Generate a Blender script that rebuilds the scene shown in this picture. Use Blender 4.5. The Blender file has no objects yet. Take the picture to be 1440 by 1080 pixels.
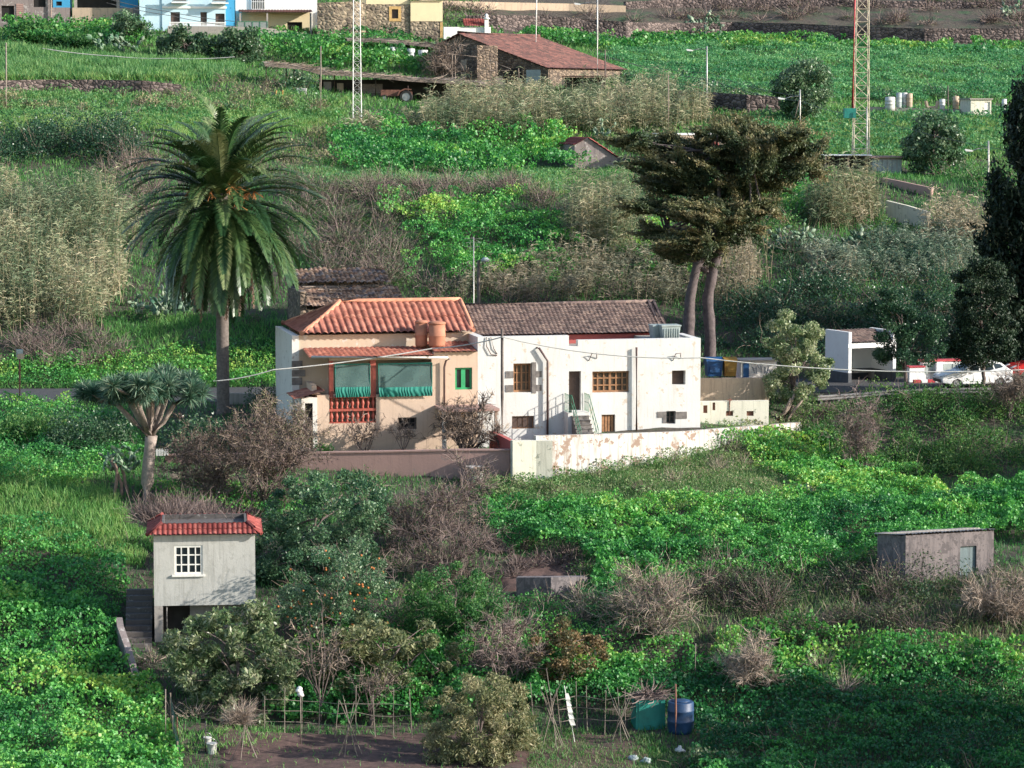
import bpy, math, random
import numpy as np
from mathutils import Vector, Matrix
random.seed(11)
rng = np.random.default_rng(11)
scene = bpy.context.scene
COL = scene.collection
R = math.radians
# ------------------------------------------------------------------ camera model (photograph is 1440 x 1080)
F = 4050.0
PIT = R(5.5)
CP, SP = math.cos(PIT), math.sin(PIT)


def ray(px, py):
    a = (px - 720) / F
    b = (540 - py) / F
    return np.array([a, CP + b * SP, -SP + b * CP])


def P(px, py, D):
    d = ray(px, py)
    return d * (D / d[1])


def proj(X, Y, Z):
    dep = Y * CP - Z * SP
    up = Y * SP + Z * CP
    return 720 + F * X / dep, 540 - F * up / dep


def zfor(py, D):
    d = ray(720, py)
    return D * d[2] / d[1]


# ------------------------------------------------------------------ value noise
def vnoise(x, y, seed=0):
    x = np.asarray(x, float); y = np.asarray(y, float)
    xi = np.floor(x).astype(np.int64); yi = np.floor(y).astype(np.int64)
    fx = x - xi; fy = y - yi
    fx = fx * fx * (3 - 2 * fx); fy = fy * fy * (3 - 2 * fy)

    def h(a, b):
        n = (a * 374761393 + b * 668265263 + seed * 1442695041) & 0x7fffffff
        n = ((n ^ (n >> 13)) * 1274126177) & 0x7fffffff
        return ((n ^ (n >> 16)) & 0xffff) / 65535.0
    return (h(xi, yi) * (1 - fx) * (1 - fy) + h(xi + 1, yi) * fx * (1 - fy)
            + h(xi, yi + 1) * (1 - fx) * fy + h(xi + 1, yi + 1) * fx * fy)


def fbm(x, y, seed=0, oct=3):
    s = 0; a = .5; t = 0
    for i in range(oct):
        s = s + a * vnoise(x * 2 ** i, y * 2 ** i, seed + i); t += a; a *= .5
    return s / t


# ------------------------------------------------------------------ terrain: (row of the photograph, distance) per column
ROADZ = {0: -16.55, 230: -16.5, 450: -16.4, 700: -16.3, 800: -16.22, 1000: -16.05, 1130: -15.95, 1250: -15.9, 1440: -15.8}
TC = {
    0:    [(1500, 72), (1080, 108), (1000, 114), (900, 121), (840, 125), (770, 131), (700, 138), (640, 147), (600, 153), 'A', 'B', (465, 177), (300, 198), (235, 212), (182, 222), (130, 245), (112, 250), (60, 278), (38, 290), (0, 305), (-200, 420)],
    230:  [(1500, 72), (1080, 108), (1010, 114), (958, 118.5), (895, 122), (800, 130), (712, 138), (665, 144), (640, 149), 'A', 'B', (440, 180), (300, 199), (240, 213), (185, 223), (130, 246), (112, 251), (62, 280), (40, 290), (0, 305), (-200, 420)],
    450:  [(1500, 72), (1080, 108), (1034, 113), (930, 119), (850, 124), (780, 131), (720, 138), (668, 144.8), (638, 149), 'A', 'B', (430, 181), (300, 199), (262, 207), (215, 228), (140, 248), (120, 258), (75, 280), (48, 292), (20, 303), (-200, 420)],
    700:  [(1500, 72), (1080, 108), (1032, 113), (950, 117.5), (850, 124), (790, 130), (735, 137), (672, 144.5), (636, 149), 'A', 'B', (430, 181), (300, 199), (262, 207), (238, 228), (185, 240), (128, 262), (70, 290), (48, 305), (22, 318), (-200, 440)],
    800:  [(1500, 72), (1080, 108), (1030, 113), (950, 117.5), (860, 123), (815, 127), (722, 137), (672, 144.5), (618, 150), 'A', 'B', (430, 181), (300, 199), (262, 207), (238, 228), (190, 240), (128, 262), (70, 296), (50, 312), (25, 322), (-200, 440)],
    1000: [(1500, 72), (1080, 108), (1020, 113), (950, 118), (860, 123), (800, 128.5), (718, 138), (652, 149), (612, 151.5), 'A', 'B', (430, 182), (310, 198), (265, 206), (225, 226), (180, 243), (135, 264), (70, 304), (50, 318), (28, 326), (-200, 440)],
    1130: [(1500, 72), (1080, 108), (1000, 114), (930, 119), (860, 123), (800, 128.5), (718, 138), (655, 151), (600, 157), 'A', 'B', (410, 182), (298, 204), (262, 213), (246, 222), (175, 246), (135, 264), (70, 304), (50, 318), (28, 326), (-200, 440)],
    1250: [(1500, 72), (1080, 108), (1000, 114), (930, 118), (865, 121.5), (810, 127), (728, 138), (668, 151), (635, 154), 'A', 'B', (410, 182), (305, 206), (252, 214.5), (247, 222), (168, 250), (150, 262), (70, 304), (50, 318), (28, 326), (-200, 440)],
    1440: [(1500, 72), (1080, 108), (1000, 114), (930, 118), (865, 121.5), (800, 127.5), (728, 138), (672, 151), (640, 154), 'A', 'B', (420, 182), (305, 206), (258, 214), (250, 222), (168, 250), (150, 262), (70, 304), (52, 318), (28, 326), (-200, 440)],
}
TPX = sorted(TC)
TUv = np.array([(p - 720) / F for p in TPX])
NR = len(TC[0])
TD = np.zeros((len(TPX), NR)); TZ = np.zeros((len(TPX), NR))
for ci, p in enumerate(TPX):
    for ri, e in enumerate(TC[p]):
        if e == 'A': TD[ci, ri], TZ[ci, ri] = 159.5, ROADZ[p]
        elif e == 'B': TD[ci, ri], TZ[ci, ri] = 169.5, ROADZ[p]
        else: TD[ci, ri], TZ[ci, ri] = e[1], zfor(*e)
U0, U1, NU = -.34, .34, 341
D0, D1, ND = 74., 430., 1425
GU = np.linspace(U0, U1, NU); GD = np.linspace(D0, D1, ND)
GZ = np.zeros((NU, ND))
rowD = np.array([np.interp(GU, TUv, TD[:, r]) for r in range(NR)])
rowZ = np.array([np.interp(GU, TUv, TZ[:, r]) for r in range(NR)])
k9 = np.hanning(15); k9 /= k9.sum()
pad = lambda a: np.convolve(np.r_[[a[0]] * 7, a, [a[-1]] * 7], k9, 'valid')
rowD = np.array([pad(r) for r in rowD]); rowZ = np.array([pad(r) for r in rowZ])
for i in range(NU):
    GZ[i] = np.interp(GD, rowD[:, i], rowZ[:, i])
k5 = np.hanning(7); k5 /= k5.sum()
for i in range(NU):
    GZ[i] = np.convolve(np.r_[[GZ[i][0]] * 3, GZ[i], [GZ[i][-1]] * 3], k5, 'valid')
_UU, _DD = np.meshgrid(GU, GD, indexing='ij')
_flat = (np.clip((np.abs(_DD - 164.5) - 5.5) / 2.5, 0, 1))
GZ += _flat * ((fbm(_UU * _DD / 3.1, _DD / 3.1, 3) - .5) * .5 + (fbm(_UU * _DD / 9, _DD / 9, 8) - .5) * .5)


def H(X, Y):
    X = np.asarray(X, float); Y = np.asarray(Y, float)
    u = np.clip((X / Y - U0) / (U1 - U0) * (NU - 1), 0, NU - 1.001)
    d = np.clip((Y - D0) / (D1 - D0) * (ND - 1), 0, ND - 1.001)
    i = u.astype(int); j = d.astype(int); fu = u - i; fd = d - j
    return (GZ[i, j] * (1 - fu) * (1 - fd) + GZ[i + 1, j] * fu * (1 - fd) + GZ[i, j + 1] * (1 - fu) * fd + GZ[i + 1, j + 1] * fu * fd)


_Ds = np.arange(80, 428, .15)


def G(px, py):
    """the ground point seen at a pixel of the photograph"""
    d = ray(px, py)
    X = d[0] / d[1] * _Ds; Z = d[2] / d[1] * _Ds
    hit = np.nonzero(H(X, _Ds) >= Z)[0]
    D = _Ds[hit[0]] if len(hit) else 425.
    return np.array([d[0] / d[1] * D, D, float(H(d[0] / d[1] * D, D))])


def GD_(px, D):
    X = (px - 720) / F * D / CP * (CP * CP + SP * SP) * .992
    # exact column: iterate once on the depth
    z = float(H(X, D)); dep = D * CP - z * SP
    X = (px - 720) / F * dep
    return np.array([X, D, float(H(X, D))])


# ------------------------------------------------------------------ objects
def tag(o, label=None, cat=None, group=None, kind=None):
    if label: o['label'] = label
    if cat: o['category'] = cat
    if group: o['group'] = group
    if kind: o['kind'] = kind
    return o


def thing(name, label, cat, loc, group=None):
    o = bpy.data.objects.new(name, None); COL.objects.link(o)
    o.empty_display_size = .2
    o.location = Vector(loc)
    return tag(o, label, cat, group)


def wloc(o):
    v = Vector((0, 0, 0))
    while o is not None:
        v = v + o.location; o = o.parent
    return v


def copy_tree(o, parent=None):
    c = o.copy(); COL.objects.link(c)
    if parent is not None: c.parent = parent
    for ch in [x for x in KIDS.get(o.name, [])]:
        k = copy_tree(ch, c)
        KIDS.setdefault(c.name, []).append(k)
    return c


KIDS = {}


def link(name, me, mats, parent=None, loc=None):
    o = bpy.data.objects.new(name, me); COL.objects.link(o)
    if not isinstance(mats, (list, tuple)): mats = [mats]
    for m in mats:
        if m: me.materials.append(m)
    if parent is not None:
        o.parent = parent; KIDS.setdefault(parent.name, []).append(o)
    elif loc is not None:
        o.location = Vector(loc)
    return o


def basis(ax):
    ax = Vector(ax).normalized()
    r = Vector((0, 0, 1)) if abs(ax.z) < .9 else Vector((1, 0, 0))
    u = ax.cross(r).normalized(); v = u.cross(ax).normalized()
    return u, v


class FR:
    """a local frame: t runs along a facade, n runs into the building"""
    def __init__(s, A, th=12.):
        s.A = Vector(A); th = R(th)
        s.t = Vector((math.cos(th), math.sin(th), 0)); s.n = Vector((-math.sin(th), math.cos(th), 0))

    def pt(s, a, d, h): return s.A + s.t * a + s.n * d + Vector((0, 0, h))

    def loc(s, px, py, d=0.):
        r = Vector(ray(px, py)); A = s.A + s.n * d
        k = A.dot(s.n) / r.dot(s.n); p = r * k - s.A
        return p.dot(s.t), p.z

    def rect(s, x0, y0, x1, y1, d=0.):
        ym = (y0 + y1) / 2; xm = (x0 + x1) / 2
        return s.loc(x0, ym, d)[0], s.loc(x1, ym, d)[0], s.loc(xm, y1, d)[1], s.loc(xm, y0, d)[1]


class MB:
    def __init__(s): s.v = []; s.f = []; s.m = []; s.sm = []

    def face(s, pts, mi=0, smooth=False):
        b = len(s.v); s.v += [tuple(p) for p in pts]; s.f.append(tuple(range(b, b + len(pts)))); s.m.append(mi); s.sm.append(smooth)

    def box(s, fr, a0, a1, d0, d1, h0, h1, mi=0):
        if a0 > a1: a0, a1 = a1, a0
        if h0 > h1: h0, h1 = h1, h0
        b = len(s.v)
        for a, d, h in ((a0, d0, h0), (a1, d0, h0), (a1, d1, h0), (a0, d1, h0), (a0, d0, h1), (a1, d0, h1), (a1, d1, h1), (a0, d1, h1)):
            s.v.append(tuple(fr.pt(a, d, h)))
        for q in ((0, 1, 5, 4), (1, 2, 6, 5), (2, 3, 7, 6), (3, 0, 4, 7), (4, 5, 6, 7), (3, 2, 1, 0)):
            s.f.append(tuple(b + i for i in q)); s.m.append(mi); s.sm.append(False)
        return s

    def prism(s, fr, prof, d0, d1, mi=0, axis='d'):
        """extrude a profile [(a,h)] from d0 to d1 (or [(d,h)] along a)"""
        n = len(prof); b = len(s.v)
        for e in (d0, d1):
            for (x, y) in prof:
                s.v.append(tuple(fr.pt(x, e, y) if axis == 'd' else fr.pt(e, x, y)))
        fs = [tuple(b + i for i in range(n)), tuple(b + n + i for i in reversed(range(n)))]
        for i in range(n):
            j = (i + 1) % n; fs.append((b + j, b + i, b + n + i, b + n + j))
        for f in fs:
            s.f.append(f if axis == 'd' else f[::-1]); s.m.append(mi); s.sm.append(False)
        return s

    def tube(s, pts, rad, n=6, mi=0, cap=True):
        pts = [Vector(p) for p in pts]
        if not isinstance(rad, (list, tuple)): rad = [rad] * len(pts)
        b = len(s.v); u = None
        for i, p in enumerate(pts):
            d = (pts[min(i + 1, len(pts) - 1)] - pts[max(i - 1, 0)])
            if d.length < 1e-6: d = Vector((0, 0, 1))
            d.normalize()
            if u is None: u, w = basis(d)
            else:
                u = (u - d * u.dot(d)).normalized(); w = d.cross(u)
            for k in range(n):
                a = 2 * math.pi * k / n
                s.v.append(tuple(p + (u * math.cos(a) + w * math.sin(a)) * rad[i]))
        for i in range(len(pts) - 1):
            for k in range(n):
                k2 = (k + 1) % n
                s.f.append((b + i * n + k, b + i * n + k2, b + (i + 1) * n + k2, b + (i + 1) * n + k)); s.m.append(mi); s.sm.append(n > 5)
        if cap:
            s.f.append(tuple(b + k for k in reversed(range(n)))); s.m.append(mi); s.sm.append(False)
            e = b + (len(pts) - 1) * n
            s.f.append(tuple(e + k for k in range(n))); s.m.append(mi); s.sm.append(False)
        return s

    def lathe(s, c, prof, n=16, mi=0):
        c = Vector(c); b = len(s.v)
        for (r, h) in prof:
            for k in range(n):
                a = 2 * math.pi * k / n
                s.v.append((c.x + r * math.cos(a), c.y + r * math.sin(a), c.z + h))
        for i in range(len(prof) - 1):
            for k in range(n):
                k2 = (k + 1) % n
                s.f.append((b + i * n + k, b + i * n + k2, b + (i + 1) * n + k2, b + (i + 1) * n + k)); s.m.append(mi); s.sm.append(True)
        s.f.append(tuple(b + k for k in reversed(range(n)))); s.m.append(mi); s.sm.append(False)
        e = b + (len(prof) - 1) * n
        s.f.append(tuple(e + k for k in range(n))); s.m.append(mi); s.sm.append(False)
        return s

    def wall(s, fr, a0, a1, d0, d1, h0, h1, holes=(), mi=0, bottom=True):
        """a wall slab with rectangular openings through it"""
        if a0 > a1: a0, a1 = a1, a0
        A = sorted({a0, a1} | {min(max(x, a0), a1) for h in holes for x in h[:2]})
        Hh = sorted({h0, h1} | {min(max(x, h0), h1) for h in holes for x in h[2:]})
        inh = lambda a, h: any(q[0] < a < q[1] and q[2] < h < q[3] for q in holes)
        solid = {}
        for i in range(len(A) - 1):
            for j in range(len(Hh) - 1):
                solid[i, j] = not inh((A[i] + A[i + 1]) / 2, (Hh[j] + Hh[j + 1]) / 2)
        pt = fr.pt
        for (i, j), ok in solid.items():
            if not ok: continue
            x0, x1, y0, y1 = A[i], A[i + 1], Hh[j], Hh[j + 1]
            s.face([pt(x0, d0, y0), pt(x1, d0, y0), pt(x1, d0, y1), pt(x0, d0, y1)], mi)
            s.face([pt(x1, d1, y0), pt(x0, d1, y0), pt(x0, d1, y1), pt(x1, d1, y1)], mi)
            if not solid.get((i - 1, j)): s.face([pt(x0, d1, y0), pt(x0, d0, y0), pt(x0, d0, y1), pt(x0, d1, y1)], mi)
            if not solid.get((i + 1, j)): s.face([pt(x1, d0, y0), pt(x1, d1, y0), pt(x1, d1, y1), pt(x1, d0, y1)], mi)
            if not solid.get((i, j - 1)): s.face([pt(x0, d0, y0), pt(x0, d1, y0), pt(x1, d1, y0), pt(x1, d0, y0)], mi)
            if not solid.get((i, j + 1)): s.face([pt(x0, d0, y1), pt(x1, d0, y1), pt(x1, d1, y1), pt(x0, d1, y1)], mi)
        return s

    def build(s, name, mats, parent=None, loc=None, bevel=0):
        off = wloc(parent) if parent is not None else Vector(loc if loc is not None else (0, 0, 0))
        me = bpy.data.meshes.new(name)
        o3 = np.array(s.v, float) - np.array(off)
        me.from_pydata(o3.tolist(), [], s.f)
        me.polygons.foreach_set('material_index', s.m)
        me.polygons.foreach_set('use_smooth', s.sm)
        me.update()
        return link(name, me, mats, parent, off if parent is None else None)


def tiles(mb, p_eave0, e, w, poly_top, length, per=.36, amp=.06, row=.45, ns=6, mi=0, lo=None, jit=.012):
    """real corrugated tile rows: eave from p_eave0 along e (unit); w (unit) runs up the slope; poly_top(s) -> slope length"""
    e = Vector(e); w = Vector(w); nn = e.cross(w).normalized()
    if nn.z < 0: nn = -nn
    p0 = Vector(p_eave0)
    nc = max(2, int(round(length / per))); ds = length / nc / ns
    S = nc * ns + 1
    vmax = [max(0.001, poly_top(i * ds)) for i in range(S)]
    vmin = [(lo(i * ds) if lo else 0.) for i in range(S)]
    rows = int(math.ceil(max(vmax) / row))
    rj = random.Random(int(length * 1000))
    cj = [[rj.uniform(-jit, jit) for _ in range(rows + 1)] for _ in range(nc + 1)]
    base = len(mb.v)
    for j in range(rows):
        for q in (0, 1):
            for i in range(S):
                v = min(max((j + q) * row, vmin[i]), vmax[i])
                c = i // ns
                prof = amp * abs(math.sin(math.pi * i / ns)) ** .8
                hh = prof + (.035 if q == 0 else .0) + cj[min(c, nc)][j]
                mb.v.append(tuple(p0 + e * (i * ds) + w * v + nn * hh))
    for j in range(rows):
        r0 = base + (2 * j) * S; r1 = base + (2 * j + 1) * S
        for i in range(S - 1):
            if min(vmax[i], vmax[i + 1]) <= j * row and max(vmax[i], vmax[i + 1]) <= j * row: continue
            mb.f.append((r0 + i, r0 + i + 1, r1 + i + 1, r1 + i)); mb.m.append(mi); mb.sm.append(True)
            if j + 1 < rows:
                r2 = base + (2 * j + 2) * S
                mb.f.append((r1 + i, r1 + i + 1, r2 + i + 1, r2 + i)); mb.m.append(mi); mb.sm.append(False)


# ------------------------------------------------------------------ materials
def nmat(name):
    m = bpy.data.materials.new(name); m.use_nodes = True
    nt = m.node_tree; b = nt.nodes['Principled BSDF']
    return m, nt, b


def ND_(nt, t, **kw):
    n = nt.nodes.new(t)
    for k, v in kw.items():
        if k.startswith('i_'): n.inputs[k[2:]].default_value = v
        else: setattr(n, k, v)
    return n


def c4(c): return (c[0], c[1], c[2], 1)


def ramp(nt, fac, stops):
    r = nt.nodes.new('ShaderNodeValToRGB'); el = r.color_ramp.elements
    while len(el) < len(stops): el.new(.5)
    for e, (p, c) in zip(el, stops): e.position = p; e.color = c4(c)
    nt.links.new(fac, r.inputs[0]); return r.outputs[0]


def coords(nt, scale=1., stretch=None):
    tc = nt.nodes.new('ShaderNodeNewGeometry')
    mp = nt.nodes.new('ShaderNodeMapping')
    mp.inputs['Scale'].default_value = stretch or (scale,) * 3
    nt.links.new(tc.outputs['Position'], mp.inputs[0]); return mp.outputs[0]


def noise(nt, vec, scale, detail=4, rough=.6):
    n = ND_(nt, 'ShaderNodeTexNoise', i_Scale=scale, i_Detail=detail, i_Roughness=rough)
    nt.links.new(vec, n.inputs['Vector']); return n.outputs['Fac']


def mixc(nt, fac, a, b, mode='MIX'):
    n = nt.nodes.new('ShaderNodeMix'); n.data_type = 'RGBA'; n.blend_type = mode
    for s, v in ((n.inputs[0], fac), (n.inputs[6], a), (n.inputs[7], b)):
        if hasattr(v, 'is_output'): nt.links.new(v, s)
        elif isinstance(v, (int, float)): s.default_value = v
        else: s.default_value = c4(v)
    return n.outputs[2]


def bump(nt, b, h, st=.4, dist=.05):
    n = ND_(nt, 'ShaderNodeBump', i_Strength=st, i_Distance=dist)
    nt.links.new(h, n.inputs['Height']); nt.links.new(n.outputs[0], b.inputs['Normal'])


def simple(name, c, rough=.7, var=.25, scale=3., metal=0., bmp=.15):
    m, nt, b = nmat(name)
    v = coords(nt)
    f = noise(nt, v, scale, 5)
    lo = tuple(x * (1 - var) for x in c); hi = tuple(min(1, x * (1 + var)) for x in c)
    col = ramp(nt, f, [(.3, lo), (.7, hi)])
    nt.links.new(col, b.inputs['Base Color'])
    b.inputs['Roughness'].default_value = rough; b.inputs['Metallic'].default_value = metal
    if bmp: bump(nt, b, noise(nt, v, scale * 6, 4), bmp, .02)
    return m


def plaster(name, c, stain, amount=.5, streak=.5, patch=None, rough=.9, sc=1.):
    """painted render with blotches, rain streaks and flaked patches"""
    m, nt, b = nmat(name)
    v = coords(nt)
    big = noise(nt, v, .9 * sc, 6, .65)
    f1 = ramp(nt, big, [(.42 - .1 * amount, (0, 0, 0)), (.85, (1, 1, 1))])
    col = mixc(nt, f1, c, tuple(x * .86 for x in c))
    st = coords(nt, stretch=(5, 5, .35))
    sk = noise(nt, st, 1.2, 5, .7)
    f2 = ramp(nt, sk, [(.58 - .08 * streak, (0, 0, 0)), (.82, (streak,) * 3)])
    col = mixc(nt, f2, col, stain)
    fl = noise(nt, v, 2.3 * sc, 8, .7)
    f3 = ramp(nt, fl, [(.64 - .05 * amount, (0, 0, 0)), (.67 - .05 * amount, (1, 1, 1))])
    col = mixc(nt, f3, col, patch or tuple(x * .6 for x in c))
    nt.links.new(col, b.inputs['Base Color'])
    b.inputs['Roughness'].default_value = rough
    bump(nt, b, noise(nt, v, 9, 6, .7), .35, .03)
    return m


def stone(name, c1, c2, mortar, scale=2.4, squash=1.4, rough=.95):
    m, nt, b = nmat(name)
    v = coords(nt, stretch=(scale, scale, scale * squash))
    vo = ND_(nt, 'ShaderNodeTexVoronoi'); vo.inputs['Scale'].default_value = 1
    wp = noise(nt, v, 1.5, 3)
    add = nt.nodes.new('ShaderNodeVectorMath'); add.operation = 'ADD'
    sc = nt.nodes.new('ShaderNodeVectorMath'); sc.operation = 'SCALE'; sc.inputs['Scale'].default_value = .35
    nt.links.new(wp, sc.inputs[0]); nt.links.new(v, add.inputs[0]); nt.links.new(sc.outputs[0], add.inputs[1])
    nt.links.new(add.outputs[0], vo.inputs['Vector'])
    ve = ND_(nt, 'ShaderNodeTexVoronoi', feature='DISTANCE_TO_EDGE'); ve.inputs['Scale'].default_value = 1
    nt.links.new(add.outputs[0], ve.inputs['Vector'])
    sep = nt.nodes.new('ShaderNodeSeparateColor'); nt.links.new(vo.outputs['Color'], sep.inputs[0])
    col = ramp(nt, sep.outputs[0], [(0, c1), (.6, c2), (1, tuple(x * 1.35 for x in c2))])
    f = ramp(nt, ve.outputs['Distance'], [(.02, (1, 1, 1)), (.09, (0, 0, 0))])
    col = mixc(nt, f, col, mortar)
    nt.links.new(col, b.inputs['Base Color']); b.inputs['Roughness'].default_value = rough
    bump(nt, b, ve.outputs['Distance'], .9, .25)
    return m


def tilemat(name, c1, c2, c3, sc=3.2, moss=None):
    m, nt, b = nmat(name)
    v = coords(nt)
    vo = ND_(nt, 'ShaderNodeTexVoronoi'); vo.inputs['Scale'].default_value = sc
    nt.links.new(v, vo.inputs['Vector'])
    sep = nt.nodes.new('ShaderNodeSeparateColor'); nt.links.new(vo.outputs['Color'], sep.inputs[0])
    col = ramp(nt, sep.outputs[0], [(0, c1), (.55, c2), (1, c3)])
    n1 = noise(nt, v, 1.1, 6, .7)
    f = ramp(nt, n1, [(.5, (0, 0, 0)), (.75, (.7, .7, .7))])
    col = mixc(nt, f, col, moss or c1)
    nt.links.new(col, b.inputs['Base Color']); b.inputs['Roughness'].default_value = .85
    bump(nt, b, noise(nt, v, 14, 4), .3, .03)
    return m


def leafmat(name, cols, transl=.3, rough=.55, objvar=.18, spec=.35, patch=None):
    """foliage: each leaf takes its own colour from 'rnd'"""
    m, nt, b = nmat(name)
    at = ND_(nt, 'ShaderNodeAttribute', attribute_name='rnd')
    n = len(cols)
    col = ramp(nt, at.outputs['Fac'], [(i / max(1, n - 1), c) for i, c in enumerate(cols)])
    if patch:
        v = coords(nt)
        f = ramp(nt, noise(nt, v, patch[1], 4, .6), [(.45, (0, 0, 0)), (.62, (1, 1, 1))])
        col = mixc(nt, f, col, mixc(nt, .75, col, patch[0]))
    oi = nt.nodes.new('ShaderNodeObjectInfo')
    hv = nt.nodes.new('ShaderNodeHueSaturation')
    mr = ND_(nt, 'ShaderNodeMapRange'); mr.inputs[3].default_value = 1 - objvar; mr.inputs[4].default_value = 1 + objvar
    nt.links.new(oi.outputs['Random'], mr.inputs[0]); nt.links.new(mr.outputs[0], hv.inputs['Value'])
    nt.links.new(col, hv.inputs['Color']); col = hv.outputs[0]
    nt.links.new(col, b.inputs['Base Color']); b.inputs['Roughness'].default_value = rough
    b.inputs['Specular IOR Level'].default_value = spec
    if transl:
        tr = nt.nodes.new('ShaderNodeBsdfTranslucent'); mx = nt.nodes.new('ShaderNodeMixShader')
        mx.inputs[0].default_value = transl
        hs = ND_(nt, 'ShaderNodeHueSaturation', i_Value=1.5, i_Saturation=1.1)
        nt.links.new(col, hs.inputs['Color']); nt.links.new(hs.outputs[0], tr.inputs[0])
        nt.links.new(b.outputs[0], mx.inputs[1]); nt.links.new(tr.outputs[0], mx.inputs[2])
        nt.links.new(mx.outputs[0], nt.nodes['Material Output'].inputs[0])
    return m


def glassmat(name, c=(.02, .03, .035)):
    m, nt, b = nmat(name)
    v = coords(nt)
    col = ramp(nt, noise(nt, v, 2.5, 3), [(.3, tuple(x * .6 for x in c)), (.7, tuple(x * 1.6 for x in c))])
    nt.links.new(col, b.inputs['Base Color']); b.inputs['Roughness'].default_value = .12
    return m


M = {}
M['white_plaster'] = plaster('white_plaster', (.62, .615, .59), (.34, .29, .24), .9, .6, (.50, .43, .35))
M['white_wall'] = plaster('white_boundary_plaster', (.52, .515, .49), (.22, .175, .14), 1.95, 1.5, (.25, .18, .14), sc=.8)
M['yellow_plaster'] = plaster('yellow_plaster', (.56, .42, .315), (.32, .22, .16), .8, .6, (.46, .33, .24))
M['ochre_plaster'] = plaster('ochre_plaster', (.54, .43, .32), (.4, .32, .24), .9, .6, (.55, .5, .44))
M['side_plaster'] = plaster('aged_white_side_plaster', (.66, .63, .58), (.33, .30, .27), .7, .5, (.4, .36, .32))
M['pink_plaster'] = plaster('pink_plaster', (.36, .23, .20), (.17, .12, .11), .7, .7, (.26, .20, .18))
M['red_plaster'] = plaster('red_plaster', (.42, .10, .09), (.25, .10, .09), .4, .5, (.4, .18, .14))
M['hut_plaster'] = plaster('rough_grey_hut_plaster', (.46, .455, .42), (.25, .245, .22), 1.7, 1.2, (.375, .37, .335), sc=1.4)
M['mossy_plaster'] = plaster('mossy_pier_plaster', (.62, .60, .50), (.25, .25, .19), 1.0, .8, (.30, .31, .25))
M['concrete'] = plaster('weathered_concrete', (.33, .30, .27), (.16, .14, .13), .8, .9, (.24, .22, .2))
M['tan_concrete'] = plaster('tan_concrete', (.46, .36, .26), (.2, .16, .13), .8, .9, (.32, .26, .2))
M['grey_brown_concrete'] = plaster('grey_brown_concrete', (.24, .20, .19), (.07, .06, .06), 1.6, 1.0, (.36, .33, .31))
M['shed_concrete'] = plaster('blotched_shed_concrete', (.19, .165, .165), (.06, .055, .06), 2.6, 1.4, (.10, .088, .09), sc=1.5)
M['dark_roof'] = plaster('dark_stained_roof_screed', (.10, .09, .085), (.04, .04, .04), 1, .8, (.2, .19, .18))
M['blue_paint'] = plaster('pale_blue_paint', (.50, .68, .76), (.4, .5, .55), .3, .2, (.5, .58, .62))
M['strong_blue'] = plaster('bright_blue_paint_and_shade', (.05, .30, .52), (.05, .2, .34), .3, .2)
M['cream'] = plaster('cream_paint', (.72, .60, .38), (.5, .42, .3), .4, .4, (.6, .5, .34))
M['ochre_trim'] = simple('ochre_trim', (.48, .31, .12), .8)
M['far_white'] = plaster('far_white_paint', (.78, .78, .75), (.5, .48, .45), .3, .3, (.6, .6, .58))
M['stone'] = stone('dry_stone', (.055, .043, .042), (.16, .125, .115), (.025, .02, .02), 2.2, 1.5)
M['barn_stone'] = stone('barn_stone', (.08, .06, .05), (.20, .15, .11), (.06, .05, .04), 2.6, 1.5)
M['light_stone'] = stone('cream_rubble_stone', (.10, .08, .065), (.26, .21, .15), (.22, .18, .13), 2.2, 1.5)
M['grey_stone'] = simple('grey_dressed_stone', (.16, .145, .135), .9, .35, 4, bmp=.4)
M['red_tile'] = tilemat('orange_red_roof_tile', (.21, .068, .045), (.33, .118, .08), (.41, .17, .115), 2.6, (.20, .085, .065))
M['red_ridge'] = simple('orange_ridge_mortar', (.56, .25, .15), .85, .25, 3)
M['brown_tile'] = tilemat('old_brown_roof_tile', (.055, .038, .036), (.12, .08, .072), (.21, .15, .125), 4.5, (.085, .068, .062))
M['barn_tile'] = tilemat('rusty_barn_tile', (.05, .026, .024), (.105, .042, .037), (.16, .07, .058), 2.2, (.07, .045, .04))
M['ruin_tile'] = tilemat('mossy_ruin_tile', (.09, .06, .05), (.24, .15, .11), (.38, .27, .2), 3.5, (.07, .065, .045))
M['hut_tile'] = tilemat('red_hut_tile', (.13, .022, .02), (.21, .038, .033), (.28, .085, .07), 3, (.25, .06, .05))
M['brown_wood'] = simple('brown_window_wood', (.28, .14, .065), .6, .3, 5)
M['dark_door'] = simple('dark_brown_door', (.075, .045, .035), .6, .3, 4)
M['red_wood'] = simple('red_painted_wood', (.34, .075, .05), .6, .25, 4)
M['green_paint'] = simple('green_painted_wood', (.03, .30, .12), .5, .2, 4)
M['green_rail'] = simple('green_iron_rail', (.05, .17, .10), .5, .2, 6)
M['teal_cloth'] = simple('teal_canvas', (.012, .17, .13), .8, .2, 4)
M['white_wood'] = simple('white_window_wood', (.70, .69, .64), .6, .15, 5)
M['grey_plank'] = simple('grey_weathered_wood', (.24, .19, .155), .9, .35, 6)
M['pale_wood'] = simple('pale_dry_cane', (.20, .17, .14), .8, .3, 6)
M['pole_wood'] = simple('dark_pole_wood', (.10, .08, .07), .9, .3, 5)
M['thatch'] = simple('dry_cane_thatch', (.25, .20, .165), .95, .5, 7, bmp=.6)
M['dark'] = simple('interior_shade_black', (.012, .011, .011), .9, .3, 2, bmp=0)  # near-black colour stands in for the shade inside openings
M['void'] = simple('shade_toned_wall', (.05, .045, .04), .9, .3, 2, bmp=0)  # darkened wall colour carries the shade of rooms and open sheds
M['glass'] = glassmat('dark_window_glass')
M['glass_warm'] = glassmat('warm_brown_window_pane', (.10, .075, .055))
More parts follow.
